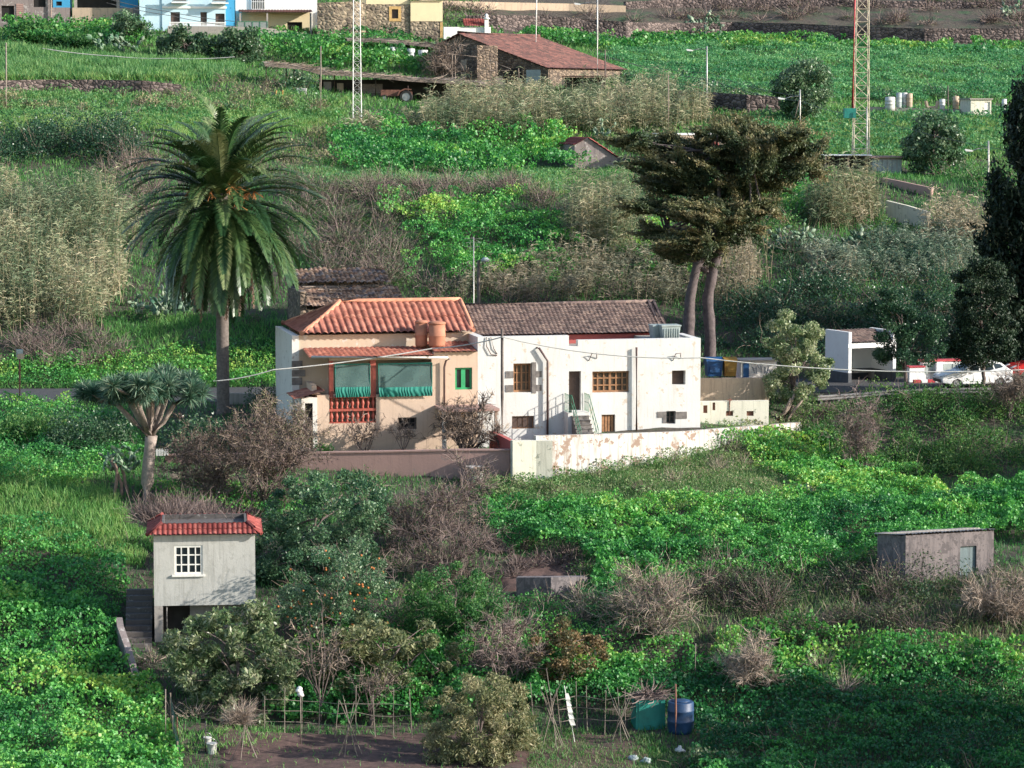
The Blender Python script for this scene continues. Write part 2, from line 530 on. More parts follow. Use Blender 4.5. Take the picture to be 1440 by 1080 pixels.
M['metal'] = simple('galvanised_steel', (.42, .41, .39), .45, .2, 6, .6)
M['cream_metal'] = simple('cream_painted_steel', (.52, .47, .36), .5, .25, 3)
M['red_metal'] = simple('red_painted_steel', (.42, .05, .06), .5, .25, 3)
M['lamp_white'] = simple('white_lamp_housing', (.75, .75, .73), .4, .1, 3, bmp=0)
M['pipe'] = simple('dark_drainpipe', (.10, .06, .055), .5, .25, 4)
M['cable'] = simple('cable_sheath', (.10, .10, .10), .6, .2, 4, bmp=0)
M['pale_cable'] = simple('pale_cable_sheath', (.42, .42, .40), .6, .2, 4, bmp=0)
M['terracotta'] = simple('terracotta_tank', (.40, .17, .10), .75, .2, 2)
M['tank_grey'] = simple('grey_green_plastic', (.30, .35, .34), .5, .2, 2)
M['shed_door'] = plaster('shade_toned_grey_blue_door', (.15, .20, .21), (.07, .08, .08), 1, 1)  # tone lowered so the colour carries the shade on the door
M['blue_plastic'] = simple('blue_plastic', (.012, .07, .19), .45, .2, 3)  # darkened: the cypress shade on the bins is put into the colour
M['yellow_plastic'] = simple('yellow_plastic', (.28, .17, .03), .5, .2, 3)  # toned down for the same bin shade as the blue
M['teal_plastic'] = simple('teal_plastic', (.015, .20, .16), .5, .3, 2)
M['navy_plastic'] = simple('navy_plastic', (.014, .045, .11), .5, .3, 3)
M['white_plastic'] = simple('white_plastic', (.55, .55, .52), .5, .2, 4)
M['shelter_white'] = plaster('bus_shelter_paint', (.74, .76, .76), (.5, .52, .52), .3, .2, (.6, .62, .62))
M['shelter_grey'] = simple('dark_grey_plinth_paint', (.07, .075, .085), .8, .25, 3)
M['asphalt'] = simple('asphalt', (.045, .045, .048), .9, .3, 2.5, bmp=.4)
M['paint'] = simple('white_road_paint', (.6, .6, .58), .8, .25, 6)
M['guard'] = simple('galvanised_guard_rail', (.30, .28, .27), .5, .25, 4, .4)
M['car_white'] = simple('white_car_paint', (.78, .79, .80), .25, .04, 1, bmp=0)
M['car_red'] = simple('red_car_paint', (.55, .03, .03), .25, .05, 1, bmp=0)
M['tyre'] = simple('black_rubber', (.015, .015, .015), .8, .2, 5)
M['rim'] = simple('alloy_rim', (.4, .4, .4), .35, .1, 5, .7)
M['headlight'] = simple('clear_headlamp', (.6, .62, .64), .15, .1, 5, bmp=0)
M['tail'] = simple('red_tail_lamp', (.4, .02, .02), .2, .1, 5, bmp=0)
M['rust'] = simple('rusty_iron', (.17, .075, .05), .85, .4, 5)
M['mesh_net'] = simple('translucent_grey_net', (.20, .23, .22), .7, .2, 8)
# ------------------------------------------------------------------ ground
def soilmat():
    m, nt, b = nmat('soil_and_low_weeds')
    v = coords(nt)
    n1 = noise(nt, v, .35, 6, .65); n2 = noise(nt, v, 2.2, 6, .7)
    soil = ramp(nt, n2, [(.3, (.04, .03, .025)), (.7, (.10, .075, .06))])  # soil and weed tones kept dark: shade between plants is put into them
    weed = ramp(nt, n2, [(.3, (.012, .04, .016)), (.7, (.035, .095, .03))])
    col = mixc(nt, ramp(nt, n1, [(.34, (1, 1, 1)), (.5, (0.1, .1, .1))]), soil, weed)
    nt.links.new(col, b.inputs['Base Color']); b.inputs['Roughness'].default_value = 1
    bump(nt, b, n2, .8, .2)
    return m


M['soil'] = soilmat()
M['tilled'] = simple('tilled_dark_soil', (.085, .05, .042), 1., .5, 3, bmp=.9)
ui = np.arange(0, NU, 2); di = np.arange(0, ND, 2)
_g = GZ[np.ix_(ui, di)]
_D = np.broadcast_to(GD[di], _g.shape); _X = GU[ui][:, None] * _D
_v = np.stack([_X, _D, _g], -1).reshape(-1, 3)
nu, nd = _g.shape
_i, _j = np.meshgrid(np.arange(nu - 1), np.arange(nd - 1), indexing='ij')
_a = (_i * nd + _j).ravel()
_f = np.stack([_a, _a + nd, _a + nd + 1, _a + 1], 1)


def npmesh(name, v, f, mi=None, rnd=None, smooth=False):
    me = bpy.data.meshes.new(name)
    v = np.ascontiguousarray(v, np.float32); f = np.ascontiguousarray(f, np.int32)
    me.vertices.add(len(v)); me.vertices.foreach_set('co', v.ravel())
    me.loops.add(f.size); me.loops.foreach_set('vertex_index', f.ravel())
    me.polygons.add(len(f))
    me.polygons.foreach_set('loop_start', np.arange(0, f.size, f.shape[1], dtype=np.int32))
    if mi is not None: me.polygons.foreach_set('material_index', np.ascontiguousarray(mi, np.int32))
    if smooth: me.polygons.foreach_set('use_smooth', np.ones(len(f), bool))
    if rnd is not None:
        at = me.attributes.new('rnd', 'FLOAT', 'POINT'); at.data.foreach_set('value', np.ascontiguousarray(rnd, np.float32))
    me.update(calc_edges=True)
    return me


tag(link('hillside', npmesh('hillside', _v, _f, smooth=True), M['soil']), 'brown and green terraced hillside ground', kind='structure')


def sheet(name, label, mat, u0, u1, d0, d1, lift, nu=120, nd=8, kind='structure', ragged=0.):
    us = np.linspace(u0, u1, nu); ds = np.linspace(d0, d1, nd)
    U, D = np.meshgrid(us, ds, indexing='ij')
    if ragged:          # the patch dips under the turf along an irregular edge
        e = np.minimum(np.minimum(U - u0, u1 - U) * 120, np.minimum(D - d0, d1 - D))
        lift = np.clip(e / ragged - 1.3 * fbm(U * D / .9, D / .7, 17), -.4, .35) * .25
    v = np.stack([U * D, D, H(U * D, D) + lift], -1).reshape(-1, 3)
    i, j = np.meshgrid(np.arange(nu - 1), np.arange(nd - 1), indexing='ij'); a = (i * nd + j).ravel()
    o = link(name, npmesh(name, v, np.stack([a, a + nd, a + nd + 1, a + 1], 1), smooth=True), mat)
    return tag(o, label, kind=kind)


sheet('road', 'dark asphalt road running behind the houses', M['asphalt'], -.26, .26, 160.3, 168.6, .03, 240, 12)
sheet('garden_soil', 'dark tilled soil of the vegetable plot', M['tilled'], -.109, .052, 104, 113.6, .05, 220, 60, ragged=1.1)


# ------------------------------------------------------------------ numpy plant pieces
class NB:
    def __init__(s): s.q = []; s.r = []; s.m = []

    def add(s, quads, rnd, mi=0):
        if len(quads) == 0: return s
        s.q.append(quads.astype(np.float32)); s.r.append(np.broadcast_to(np.asarray(rnd, np.float32), (len(quads),)))
        s.m.append(np.full(len(quads), mi, np.int32)); return s

    def build(s, name, mats, parent=None, loc=None):
        q = np.concatenate(s.q); r = np.concatenate(s.r); m = np.concatenate(s.m)
        off = np.array(wloc(parent) if parent is not None else (loc if loc is not None else (0, 0, 0)), float)
        v = q.reshape(-1, 3) - off
        f = np.arange(len(v), dtype=np.int32).reshape(-1, 4)
        me = npmesh(name, v, f, m, np.repeat(np.clip(r, 0, 1), 4))
        return link(name, me, mats, parent, off if parent is None else None)


def nz(a): return a / np.maximum(np.linalg.norm(a, axis=-1, keepdims=True), 1e-9)


def leafq(c, L, W, up=.4, dirs=None, jit=.5, var=.3):
    N = len(c)
    n = nz(nz(rng.normal(size=(N, 3))) + np.array([0, 0, up]))
    a = rng.normal(size=(N, 3)) if dirs is None else dirs + jit * rng.normal(size=(N, 3))
    a = nz(a - n * (a * n).sum(1, keepdims=True)); b = np.cross(n, a)
    s = rng.uniform(1 - var, 1 + var, (N, 1))
    L = np.reshape(L, (-1, 1)) * s; W = np.reshape(W, (-1, 1)) * s
    return np.stack([c - a * L / 2, c + b * W / 2, c + a * L / 2, c - b * W / 2], 1)


def ribbons(p, w):
    """p (N,S,3) paths, w (N,S) or (S,) widths -> quads"""
    N, S, _ = p.shape
    w = np.broadcast_to(w, (N, S))
    d = np.gradient(p, axis=1)
    side = np.cross(d, rng.normal(size=(N, 1, 3))); side = nz(side) * (w[..., None] / 2)
    l = p - side; r = p + side
    return np.stack([l[:, :-1], r[:, :-1], r[:, 1:], l[:, 1:]], 2).reshape(-1, 4, 3)


def twigpaths(base, dirs, L, S=4, curl=.35, grav=0.):
    N = len(base); p = np.zeros((N, S, 3)); p[:, 0] = base
    d = nz(dirs); L = np.broadcast_to(L, (N,))
    for k in range(1, S):
        d = nz(d + rng.normal(size=(N, 3)) * curl + np.array([0, 0, -grav]))
        p[:, k] = p[:, k - 1] + d * (L / (S - 1))[:, None]
    return p


def inpoly(x, y, poly):
    ins = np.zeros(len(x), bool); n = len(poly)
    for i in range(n):
        x0, y0 = poly[i]; x1, y1 = poly[(i + 1) % n]
        c = ((y0 > y) != (y1 > y)) & (x < (x1 - x0) * (y - y0) / ((y1 - y0) if y1 != y0 else 1e-9) + x0)
        ins ^= c
    return ins


EXCL = []          # (frame, a0, a1, d0, d1) footprints kept clear


def clear(X, Y, roads=True):
    ok = ~((Y > 159.6) & (Y < 168.9)) if roads else np.ones(len(X), bool)
    for fr, a0, a1, d0, d1 in EXCL:
        rx = X - fr.A.x; ry = Y - fr.A.y
        a = rx * fr.t.x + ry * fr.t.y; d = rx * fr.n.x + ry * fr.n.y
        ok &= ~((a > a0) & (a < a1) & (d > d0) & (d < d1))
    return ok


def zone(poly, dens, jit=7, roads=True):
    g = np.array([G(min(max(x, -400), 1840), y) for x, y in poly])
    d0 = g[:, 1].min() - 1; d1 = g[:, 1].max() + 1
    u = np.array([(x - 720) / F for x, _ in poly]); u0 = u.min() - .004; u1 = u.max() + .004
    N = int(.5 * (d1 * d1 - d0 * d0) * (u1 - u0) * dens)
    D = np.sqrt(rng.uniform(d0 * d0, d1 * d1, N)); X = rng.uniform(u0, u1, N) * D
    Z = H(X, D); px, py = proj(X, D, Z)
    w = jit * D / 150 * 0 + jit
    px = px + (fbm(X / 1.7, D / 1.7, 21) - .5) * 6 * w; py = py + (fbm(X / 1.7, D / 1.7, 37) - .5) * 3 * w
    ok = inpoly(px, py, poly) & clear(X, D, roads)
    return np.stack([X, D, Z], 1)[ok]


def mound(X, Y, sc=1.6, seed=5):
    return np.clip(1.6 * (1 - np.abs(2 * fbm(X / sc, Y / sc, seed, 3) - 1)) - .5, 0, 1.2)


def cover(nb, poly, dens, L, amp, h0=.12, sc=1.7, seed=5, W=None, mi=0, shift=0., thick=.3, jit=7, up=.3):
    """leafy ground cover rolling over mounds"""
    f_ = .72 if L < .22 else .62
    L = L * f_; W = W * f_ if W else None; dens = dens * (1.7 if L < .16 else 2.2)
    p = zone(poly, dens, jit)
    n = len(p)
    z = h0 + 1.25 * amp * mound(p[:, 0], p[:, 1], sc, seed) - thick * rng.random(n) ** 2
    p[:, 2] += np.maximum(z, .03)
    drift = fbm(p[:, 0] / 5.5, p[:, 1] / 3.5, seed + 31)
    keep = rng.random(n) < .35 + 1.3 * fbm(p[:, 0] / 2.3, p[:, 1] / 1.9, seed + 40)
    r = np.clip(.4 * rng.random(n) + .45 * fbm(p[:, 0] / .9, p[:, 1] / .9, seed + 9) + .9 * (drift - .5) + .05 + shift, 0, 1)
    sz = (.7 + .75 * fbm(p[:, 0] / 3, p[:, 1] / 2.2, seed + 50))[:, None]
    q = leafq(p, L, (W or L) * np.ones(n), up); m_ = q.mean(1, keepdims=True); q = m_ + (q - m_) * sz[:, None]
    nb.add(q[keep], r[keep], mi)
    return nb


def blades(nb, poly, dens, h, w=.03, lean=.35, mi=0, shift=0., jit=7, patch=1.3, seed=3, amp=0.):
    p = zone(poly, dens, jit); n = len(p)
    hh = h * rng.uniform(.45, 1.25, n) * (.45 + 1.1 * fbm(p[:, 0] / patch, p[:, 1] / patch, seed))
    p[:, 2] += amp * mound(p[:, 0], p[:, 1], 1.7, seed)
    d = rng.normal(size=(n, 3)) * lean; d[:, 2] = 1; d = nz(d)
    s = nz(np.cross(d, rng.normal(size=(n, 3)))) * w / 2
    mid = p + d * hh[:, None] * .55
    d2 = d + rng.normal(size=(n, 3)) * .45
    tip = mid + nz(d2) * hh[:, None] * .45
    r = np.clip(.5 * rng.random(n) + .5 * fbm(p[:, 0] / 1.1, p[:, 1] / 1.1, seed + 4) + shift, 0, 1)
    nb.add(np.stack([p - s, p + s, mid + s, mid - s], 1), r, mi)
    nb.add(np.stack([mid - s, mid + s, tip + s * .15, tip - s * .15], 1), r, mi)
    return nb


def reeds(nb, poly, dens, h, nleaf=7, mi=0, leafL=.55, shift=0., w=.035, jit=8, lean=.12, clump=.9, thr=.0):
    p = zone(poly, dens, jit)
    f = fbm(p[:, 0] / 1.6, p[:, 1] / 1.6, 55)
    p = p[f + rng.random(len(p)) * .5 > thr + .25]
    n = len(p)
    hh = h * rng.uniform(.5, 1.15, n) * (.45 + 1.05 * fbm(p[:, 0] / 2.2, p[:, 1] / 2.2, 66))
    ld = (fbm(p[:, 0] / 2, p[:, 1] / 2, 91)[:, None] - .5) * np.array([1.8, .6, 0]) * lean * 5
    d = nz(rng.normal(size=(n, 3)) * np.array([lean, lean, 0]) + ld + np.array([0, 0, 1.]))
    path = p[:, None] + d[:, None] * (hh[:, None] * np.array([0, .4, .75, 1.])[None])[..., None]
    path[:, 2:, :2] += (rng.normal(size=(n, 1, 2)) * .1 * np.array([.5, 1])[None, :, None]) * hh[:, None, None] / 3
    r = np.clip(.6 * rng.random(n) + .4 * fbm(p[:, 0] / 1.5, p[:, 1] / 1.5, 77) + 1.1 * (fbm(p[:, 0] / 5, p[:, 1] / 5, 78) - .5) + shift, 0, 1)
    nb.add(ribbons(path, np.array([1, .9, .7, .3]) * w * .6), np.repeat(r, 3), mi + 1)
    t = rng.uniform(.22, 1., (n, nleaf)).ravel(); k = np.repeat(np.arange(n), nleaf)
    base = p[k] + d[k] * (hh[k] * t)[:, None]
    ang = rng.uniform(0, 6.283, n * nleaf)
    od = np.stack([np.cos(ang), np.sin(ang), rng.uniform(.4, 2.0, n * nleaf)], 1)
    tp = twigpaths(base, od, leafL * rng.uniform(.6, 1.2, n * nleaf), 3, .15, .55)
    nb.add(ribbons(tp, np.array([.7, 1, .15]) * w * 1.25), np.repeat(np.clip(r[k] + rng.normal(size=len(k)) * .12, 0, 1), 2), mi)
    return nb


def bushes(nb, centers, rad, hgt, nleaf, L, W=None, ntwig=0, twL=.7, mi=0, mit=1, up=.35, shift=0., tw=.028, shell=.55, dirs_out=False, lumps=2.4):
    """many rounded, lumpy bushes in one mass"""
    n = len(centers)
    rad = np.broadcast_to(rad, (n,)); hgt = np.broadcast_to(hgt, (n,))
    cnt = np.maximum(3, (nleaf * rng.uniform(.7, 1.3, n)).astype(int)); k = np.repeat(np.arange(n), cnt); N = len(k)
    d = nz(rng.normal(size=(N, 3))); d[:, 2] = np.abs(d[:, 2]) * 1.1 - .1
    lump = .55 + .9 * fbm(d[:, 0] * lumps + k * 7.3, d[:, 1] * lumps + d[:, 2] * 1.7 + k * 3.1, 13, 2)
    rr = (shell + (1 - shell) * rng.random(N) ** .6) * lump
    c = centers[k] + d * np.stack([rad[k] * rr, rad[k] * rr, hgt[k] * rr], 1)
    r = np.clip(.55 * rng.random(N) + .45 * np.repeat(rng.random(n), cnt) + shift, 0, 1)
    if nleaf > 3: nb.add(leafq(c, L, (W or L * .6) * np.ones(N), up, dirs=d if dirs_out else None), r, mi)
    if ntwig:
        kt = np.repeat(np.arange(n), ntwig); T = len(kt)
        d = nz(rng.normal(size=(T, 3))); d[:, 2] = np.abs(d[:, 2]) + .15; d = nz(d)
        q = rng.random(T) ** .5 * .55
        b = centers[kt] + d * np.stack([rad[kt] * q, rad[kt] * q, hgt[kt] * q], 1)
        tp = twigpaths(b, d, twL * rad[kt] * rng.uniform(.6, 1.3, T), 4, .3)
        nb.add(ribbons(tp, np.array([1, .8, .6, .3]) * tw), np.repeat(rng.random(T), 3), mit)
    return nb


def scatter(poly, per100, jit=6):
    return zone(poly, per100 / 100., jit)


# ------------------------------------------------------------------ foliage colours
LM = {}
LM['nast'] = leafmat('nasturtium_leaf', [(.014, .08, .032), (.045, .19, .05), (.11, .33, .07), (.34, .44, .10)], .25, .45)
LM['grass'] = leafmat('green_grass_blade', [(.03, .12, .04), (.065, .20, .055), (.14, .30, .08), (.28, .36, .13)], .38)
LM['drygrass'] = leafmat('mixed_dry_grass_blade', [(.04, .13, .04), (.08, .20, .055), (.16, .23, .09), (.25, .21, .14)], .3)
LM['crop'] = leafmat('field_crop_leaf', [(.03, .13, .055), (.06, .20, .08), (.12, .29, .11), (.22, .34, .11)], .33)
LM['cropdull'] = leafmat('dull_field_leaf', [(.035, .12, .045), (.07, .18, .06), (.13, .24, .08), (.25, .29, .10)], .33)
LM['dark'] = leafmat('dark_evergreen_leaf', [(.018, .055, .03), (.038, .095, .048), (.075, .15, .07), (.17, .23, .14)], .22, .36)
LM['bramble'] = leafmat('bramble_leaf', [(.03, .075, .03), (.065, .115, .045), (.13, .13, .075), (.18, .13, .10)], .25)
LM['green'] = leafmat('mid_green_leaf', [(.02, .08, .025), (.04, .14, .04), (.09, .21, .055), (.18, .26, .08)], .33)
LM['loquat'] = leafmat('pale_broad_leaf', [(.04, .085, .035), (.09, .15, .06), (.22, .26, .14), (.40, .40, .27)], .25, .35)
LM['olive'] = leafmat('olive_long_leaf', [(.045, .07, .03), (.10, .125, .055), (.20, .205, .10), (.34, .30, .18)], .25)
LM['rust'] = leafmat('rusty_leaf', [(.05, .07, .03), (.11, .11, .05), (.24, .16, .08), (.34, .24, .13)], .25)
LM['purple'] = leafmat('purple_brown_bud', [(.045, .04, .03), (.10, .07, .065), (.15, .10, .10), (.19, .16, .09)], .2)
LM['reed'] = leafmat('reed_leaf', [(.07, .12, .06), (.145, .19, .105), (.26, .27, .16), (.40, .35, .23)], .3)
LM['reeddry'] = leafmat('dry_reed_leaf', [(.11, .14, .09), (.20, .205, .14), (.33, .29, .20), (.42, .35, .26)], .3)
LM['cypress'] = leafmat('cypress_spray', [(.024, .046, .022), (.06, .085, .036), (.14, .14, .065), (.28, .22, .12)], .18)
LM['cypdark'] = leafmat('dark_cypress_spray', [(.006, .016, .009), (.012, .03, .015), (.022, .045, .02)], .1)
LM['palm'] = leafmat('palm_leaflet', [(.010, .034, .014), (.028, .07, .024), (.075, .125, .042), (.22, .25, .12)], .12, .35)
LM['palmdry'] = leafmat('dry_palm_frond', [(.09, .055, .045), (.17, .11, .08), (.26, .17, .12)], .15, .7)
LM['dragon'] = leafmat('dragon_tree_blade', [(.02, .07, .04), (.05, .13, .08), (.12, .21, .14), (.28, .33, .22)], .15, .4)
LM['cactus'] = leafmat('prickly_pear_pad', [(.045, .115, .065), (.09, .17, .10), (.16, .23, .15), (.27, .32, .23)], .05, .5)
LM['wood'] = leafmat('grey_twig', [(.085, .065, .052), (.17, .13, .105), (.28, .225, .185)], 0, .9)
LM['paletwig'] = leafmat('pale_dry_twig', [(.16, .125, .10), (.29, .23, .185), (.42, .35, .29)], 0, .9)
LM['purptwig'] = leafmat('purple_grey_twig', [(.085, .06, .055), (.155, .115, .105), (.26, .205, .185)], 0, .9)
LM['silver'] = leafmat('silvery_shrub_leaf', [(.045, .10, .06), (.10, .165, .11), (.17, .225, .155), (.28, .31, .235)], .25)
LM['reedstem'] = leafmat('reed_cane', [(.10, .09, .05), (.20, .17, .10), (.34, .27, .18)], 0, .7)
M['bark'] = simple('grey_bark', (.13, .10, .09), .95, .35, 5, bmp=.7)
M['palm_bark'] = simple('ringed_palm_trunk', (.14, .115, .10), .95, .35, 7, bmp=.7)
M['dragon_bark'] = simple('pale_dragon_tree_bark', (.27, .22, .19), .9, .3, 4, bmp=.5)
M['cyp_bark'] = simple('cypress_bark', (.10, .08, .08), .95, .35, 4, bmp=.7)
M['cactus_wood'] = simple('old_cactus_stem', (.22, .15, .12), .95, .3, 4)
M['orange_fruit'] = simple('orange_fruit', (.36, .12, .025), .5, .1, 4, bmp=0)
M['fruit_stalk'] = simple('orange_palm_stalk', (.48, .20, .06), .6, .25, 4, bmp=0)


# ------------------------------------------------------------------ trees and shrubs
def limb(mb, a, b, r0, r1, sag=.12, n=6, S=6):
    a = Vector(a); b = Vector(b); L = (b - a).length
    pts = []
    off = Vector((random.gauss(0, 1), random.gauss(0, 1), random.uniform(.2, 1))) * L * sag
    for i in range(S):
        t = i / (S - 1)
        pts.append(a.lerp(b, t) + off * math.sin(math.pi * t) * .6 + Vector((random.gauss(0, 1), random.gauss(0, 1), 0)) * L * .012)
    mb.tube(pts, [r0 + (r1 - r0) * i / (S - 1) for i in range(S)], n)
    return pts


def tree(name, label, cat, base, crown, ncl=40, per=160, rcl=.55, L=.16, W=None, leaf='green', bark='bark', tr=.12, thick=.8,
         up=.35, fork=.35, limbs=14, group=None, D=None, dirs_out=False, gap=.0, twig=None, shift=0., flat=.8, fruit=0, lean=None, low=.35, cdist=0.):
    """crown: outline in the photograph (box or polygon) at the tree's own distance"""
    g = G(*base) if D is None else GD_(base[0], D)
    Dd = g[1]
    if len(crown) == 4 and not isinstance(crown[0], tuple):
        x0, y0, x1, y1 = crown
        poly = [((x0 + x1) / 2 + (x1 - x0) / 2 * math.cos(t) * (.94 + .1 * math.sin(3 * t + base[0])), (y0 + y1) / 2 - (y1 - y0) / 2 * math.sin(t) * (.93 + .1 * math.cos(2 * t + base[1]))) for t in np.linspace(0, 6.1, 22)]
    else: poly = crown
    xs = [p[0] for p in poly]; ys = [p[1] for p in poly]
    cx = (min(xs) + max(xs)) / 2; hw = (max(xs) - min(xs)) / 2
    root = thing(name, label, cat, g, group)
    C = []
    guard_ = 0
    while len(C) < ncl and guard_ < 20000:
        guard_ += 1
        x = random.uniform(min(xs), max(xs)); y = random.uniform(min(ys), max(ys))
        if not inpoly(np.array([x]), np.array([y]), poly)[0]: continue
        q = 1 - min(1, abs(x - cx) / hw) ** 2
        dep = thick * hw / F * Dd * math.sqrt(max(q, .05))
        dd = random.uniform(-1, 1); dd = math.copysign(abs(dd) ** .6, dd) * dep
        c = P(x, y, Dd + cdist); c = c + np.array([0, dd, 0])
        hg = float(H(c[0], c[1]))
        if c[2] < hg + .15: c[2] = hg + .15 + random.random() * .3
        C.append(c)
    C = np.array(C)
    mb = MB()
    cc = C.mean(0); zlo = C[:, 2].min()
    fk = Vector(g).lerp(Vector(cc), fork) if lean is None else Vector(P(lean[0], lean[1], Dd))
    tp = limb(mb, Vector(g) - Vector((0, 0, .3)), fk, tr, tr * .75, .05, 8, 6)
    top = Vector((cc[0], cc[1], cc[2] + (C[:, 2].max() - cc[2]) * .5))
    t2 = limb(mb, fk, top, tr * .75, tr * .2, .06, 7, 6)
    order = np.random.RandomState(len(C)).permutation(len(C))[:limbs]
    for i in order:
        s = random.choice(t2[:5]) if random.random() < .65 else fk
        limb(mb, s, C[i], tr * random.uniform(.25, .45), tr * .07, .12, 5, 5)
    mb.build('trunk', M[bark], root)
    nb = NB()
    n = len(C); cnt = rng.poisson(per, n); k = np.repeat(np.arange(n), cnt); N = len(k)
    rc = rcl * rng.uniform(.6, 1.3, n)
    d = nz(rng.normal(size=(N, 3)))
    pos = C[k] + d * (rc[k] * (rng.random(N) ** .45))[:, None] * np.array([1, 1, flat])
    r = np.clip(.6 * rng.random(N) + .4 * rng.random(n)[k] + shift, 0, 1)
    outd = nz(pos - np.array([cc[0], cc[1], zlo])) if dirs_out else None
    nb.add(leafq(pos, L, (W or L * .55) * np.ones(N), up, dirs=outd), r)
    cr = nb.build('crown', LM[leaf], root)
    if twig:
        tb = NB(); kt = np.repeat(np.arange(n), twig[0]); T = len(kt)
        dv = nz(C[kt] - np.array(fk)) + rng.normal(size=(T, 3)) * .5
        st = C[kt] + rng.normal(size=(T, 3)) * rc[kt][:, None] * .5
        tb.add(ribbons(twigpaths(st, dv, twig[1] * rng.uniform(.5, 1.4, T), 4, .3), np.array([1, .8, .6, .3]) * twig[2]), np.repeat(rng.random(T), 3))
        tb.build('twigs', LM[twig[3]], root)
    if fruit:
        fb = MB().lathe((0, 0, 0), [(.02, -.05), (.05, -.025), (.055, 0), (.045, .03), (.015, .05)], 6)
        f0 = fb.build('fruit', M['orange_fruit'], root, None); f0.data.transform(Matrix.Translation(root.location))
        for i in range(fruit):
            fo = f0 if i == 0 else f0.copy()
            if i: COL.objects.link(fo)
            fo.location = Vector(C[random.randrange(n)] + rng.normal(size=3) * rcl * .6 + np.array([.1, -.5, 0])) - root.location
    return root


def baretree(name, label, cat, base, crown, leaf='purptwig', bark='bark', tr=.10, nl=10, sub=6, tw=14, twL=.7, tww=.022, group=None, D=None, buds=0, budmat='purple', budL=.07, thick=.8, stems=1, fork=.3):
    """leafless tree: limbs, branches and a haze of fine twigs"""
    g = G(*base) if D is None else GD_(base[0], D)
    Dd = g[1]; x0, y0, x1, y1 = crown
    root = thing(name, label, cat, g, group)
    mb = MB(); ends = []; C0 = np.array(P((x0 + x1) / 2, y1, Dd)); rx = (x1 - x0) / 2 / F * Dd; rz = (y1 - y0) / F * Dd
    fks = []
    for s in range(stems):
        b0 = Vector(g) + Vector((random.gauss(0, .12) * (stems > 1), random.gauss(0, .12) * (stems > 1), -.2))
        f = Vector(g).lerp(Vector(C0 + np.array([0, 0, rz * .35])), fork) + Vector((random.gauss(0, .2), random.gauss(0, .2), 0)) * (stems > 1)
        limb(mb, b0, f, tr, tr * .8, .06, 7, 5); fks.append(f)
    for i in range(nl):
        a = 6.283 * (i + random.random() * .6) / nl; q = random.uniform(.35, .95)
        e = Vector(C0) + Vector((math.cos(a) * rx * q, math.sin(a) * rx * thick * q, rz * random.uniform(.15, 1.15) * (1.15 - .5 * q)))
        pts = limb(mb, random.choice(fks), e, tr * .5, tr * .12, .16, 5, 6)
        for j in range(sub):
            s = pts[random.randint(2, 5)]
            d = (e - s) * random.uniform(.2, .5) + Vector((random.gauss(0, 1), random.gauss(0, 1), random.gauss(.5, .7))) * rz * .2
            pp = limb(mb, s, s + d, tr * .16, tr * .06, .12, 4, 4); ends += [(q_, d) for q_ in pp[1:]]
    mb.build('trunk', M[bark], root)
    st = np.array([tuple(e[0]) for e in ends]); dv = nz(np.array([tuple(e[1]) for e in ends]))
    k = np.repeat(np.arange(len(st)), tw); T = len(k)
    tp = twigpaths(st[k], dv[k] + rng.normal(size=(T, 3)) * .65 + np.array([0, 0, .25]), twL * rng.uniform(.3, 1.0, T) * rng.uniform(.6, 1.6, T), 4, .38)
    nb = NB().add(ribbons(tp, np.array([1, .8, .6, .35]) * tww), np.repeat(rng.random(T), 3))
    nb.build('twigs', LM[leaf], root)
    if buds:
        kk = rng.integers(0, T, buds); s_ = rng.integers(1, 4, buds)
        pos = tp[kk, s_] + rng.normal(size=(buds, 3)) * .05
        NB().add(leafq(pos, budL, budL * .6 * np.ones(buds), .2), rng.random(buds)).build('leaves', LM[budmat], root)
    return root


def shrub(name, label, cat, base, rad, hgt, nleaf=1500, L=.12, W=None, leaf='green', ntwig=0, twigm='wood', group=None, D=None, clumps=9, twL=.8, tw=.025, shift=0., up=.35, dirs_out=False):
    """one shrub: several lobes of leaves over twigs"""
    g = G(*base) if D is None else GD_(base[0], D)
    cs = np.array([[random.gauss(0, .42) * rad, random.gauss(0, .4) * rad, random.uniform(0, .35) * hgt] for _ in range(clumps)]) + g
    nb = NB()
    bushes(nb, cs, rad * rng.uniform(.4, .7, clumps), hgt * rng.uniform(.45, .75, clumps), nleaf / clumps, L, W, max(1, ntwig // clumps) if ntwig else 0, twL, shift=shift, tw=tw, up=up, dirs_out=dirs_out, shell=.4)
    o = nb.build(name, [LM[leaf], LM[twigm]], loc=g)
    return tag(o, label, cat, group)


def padmesh(mb, c, d, nrm, h, w, t=.05):
    """one flattened egg-shaped cactus pad standing on its narrow end"""
    d = Vector(d).normalized(); nrm = Vector(nrm); nrm = (nrm - d * nrm.dot(d)).normalized(); s = d.cross(nrm)
    c = Vector(c); rows = 6; cols = 8; b = len(mb.v)
    for i in range(rows + 1):
        u = i / rows; r = math.sin(math.pi * min(.985, max(.03, u ** .85)))
        for k in range(cols):
            a = 6.283 * k / cols
            mb.v.append(tuple(c + d * (h * u) + s * (w / 2 * r * math.cos(a)) + nrm * (t * (r ** .5) * math.sin(a))))
    for i in range(rows):
        for k in range(cols):
            k2 = (k + 1) % cols
            mb.f.append((b + i * cols + k, b + i * cols + k2, b + (i + 1) * cols + k2, b + (i + 1) * cols + k)); mb.m.append(0); mb.sm.append(True)
    return c + d * h


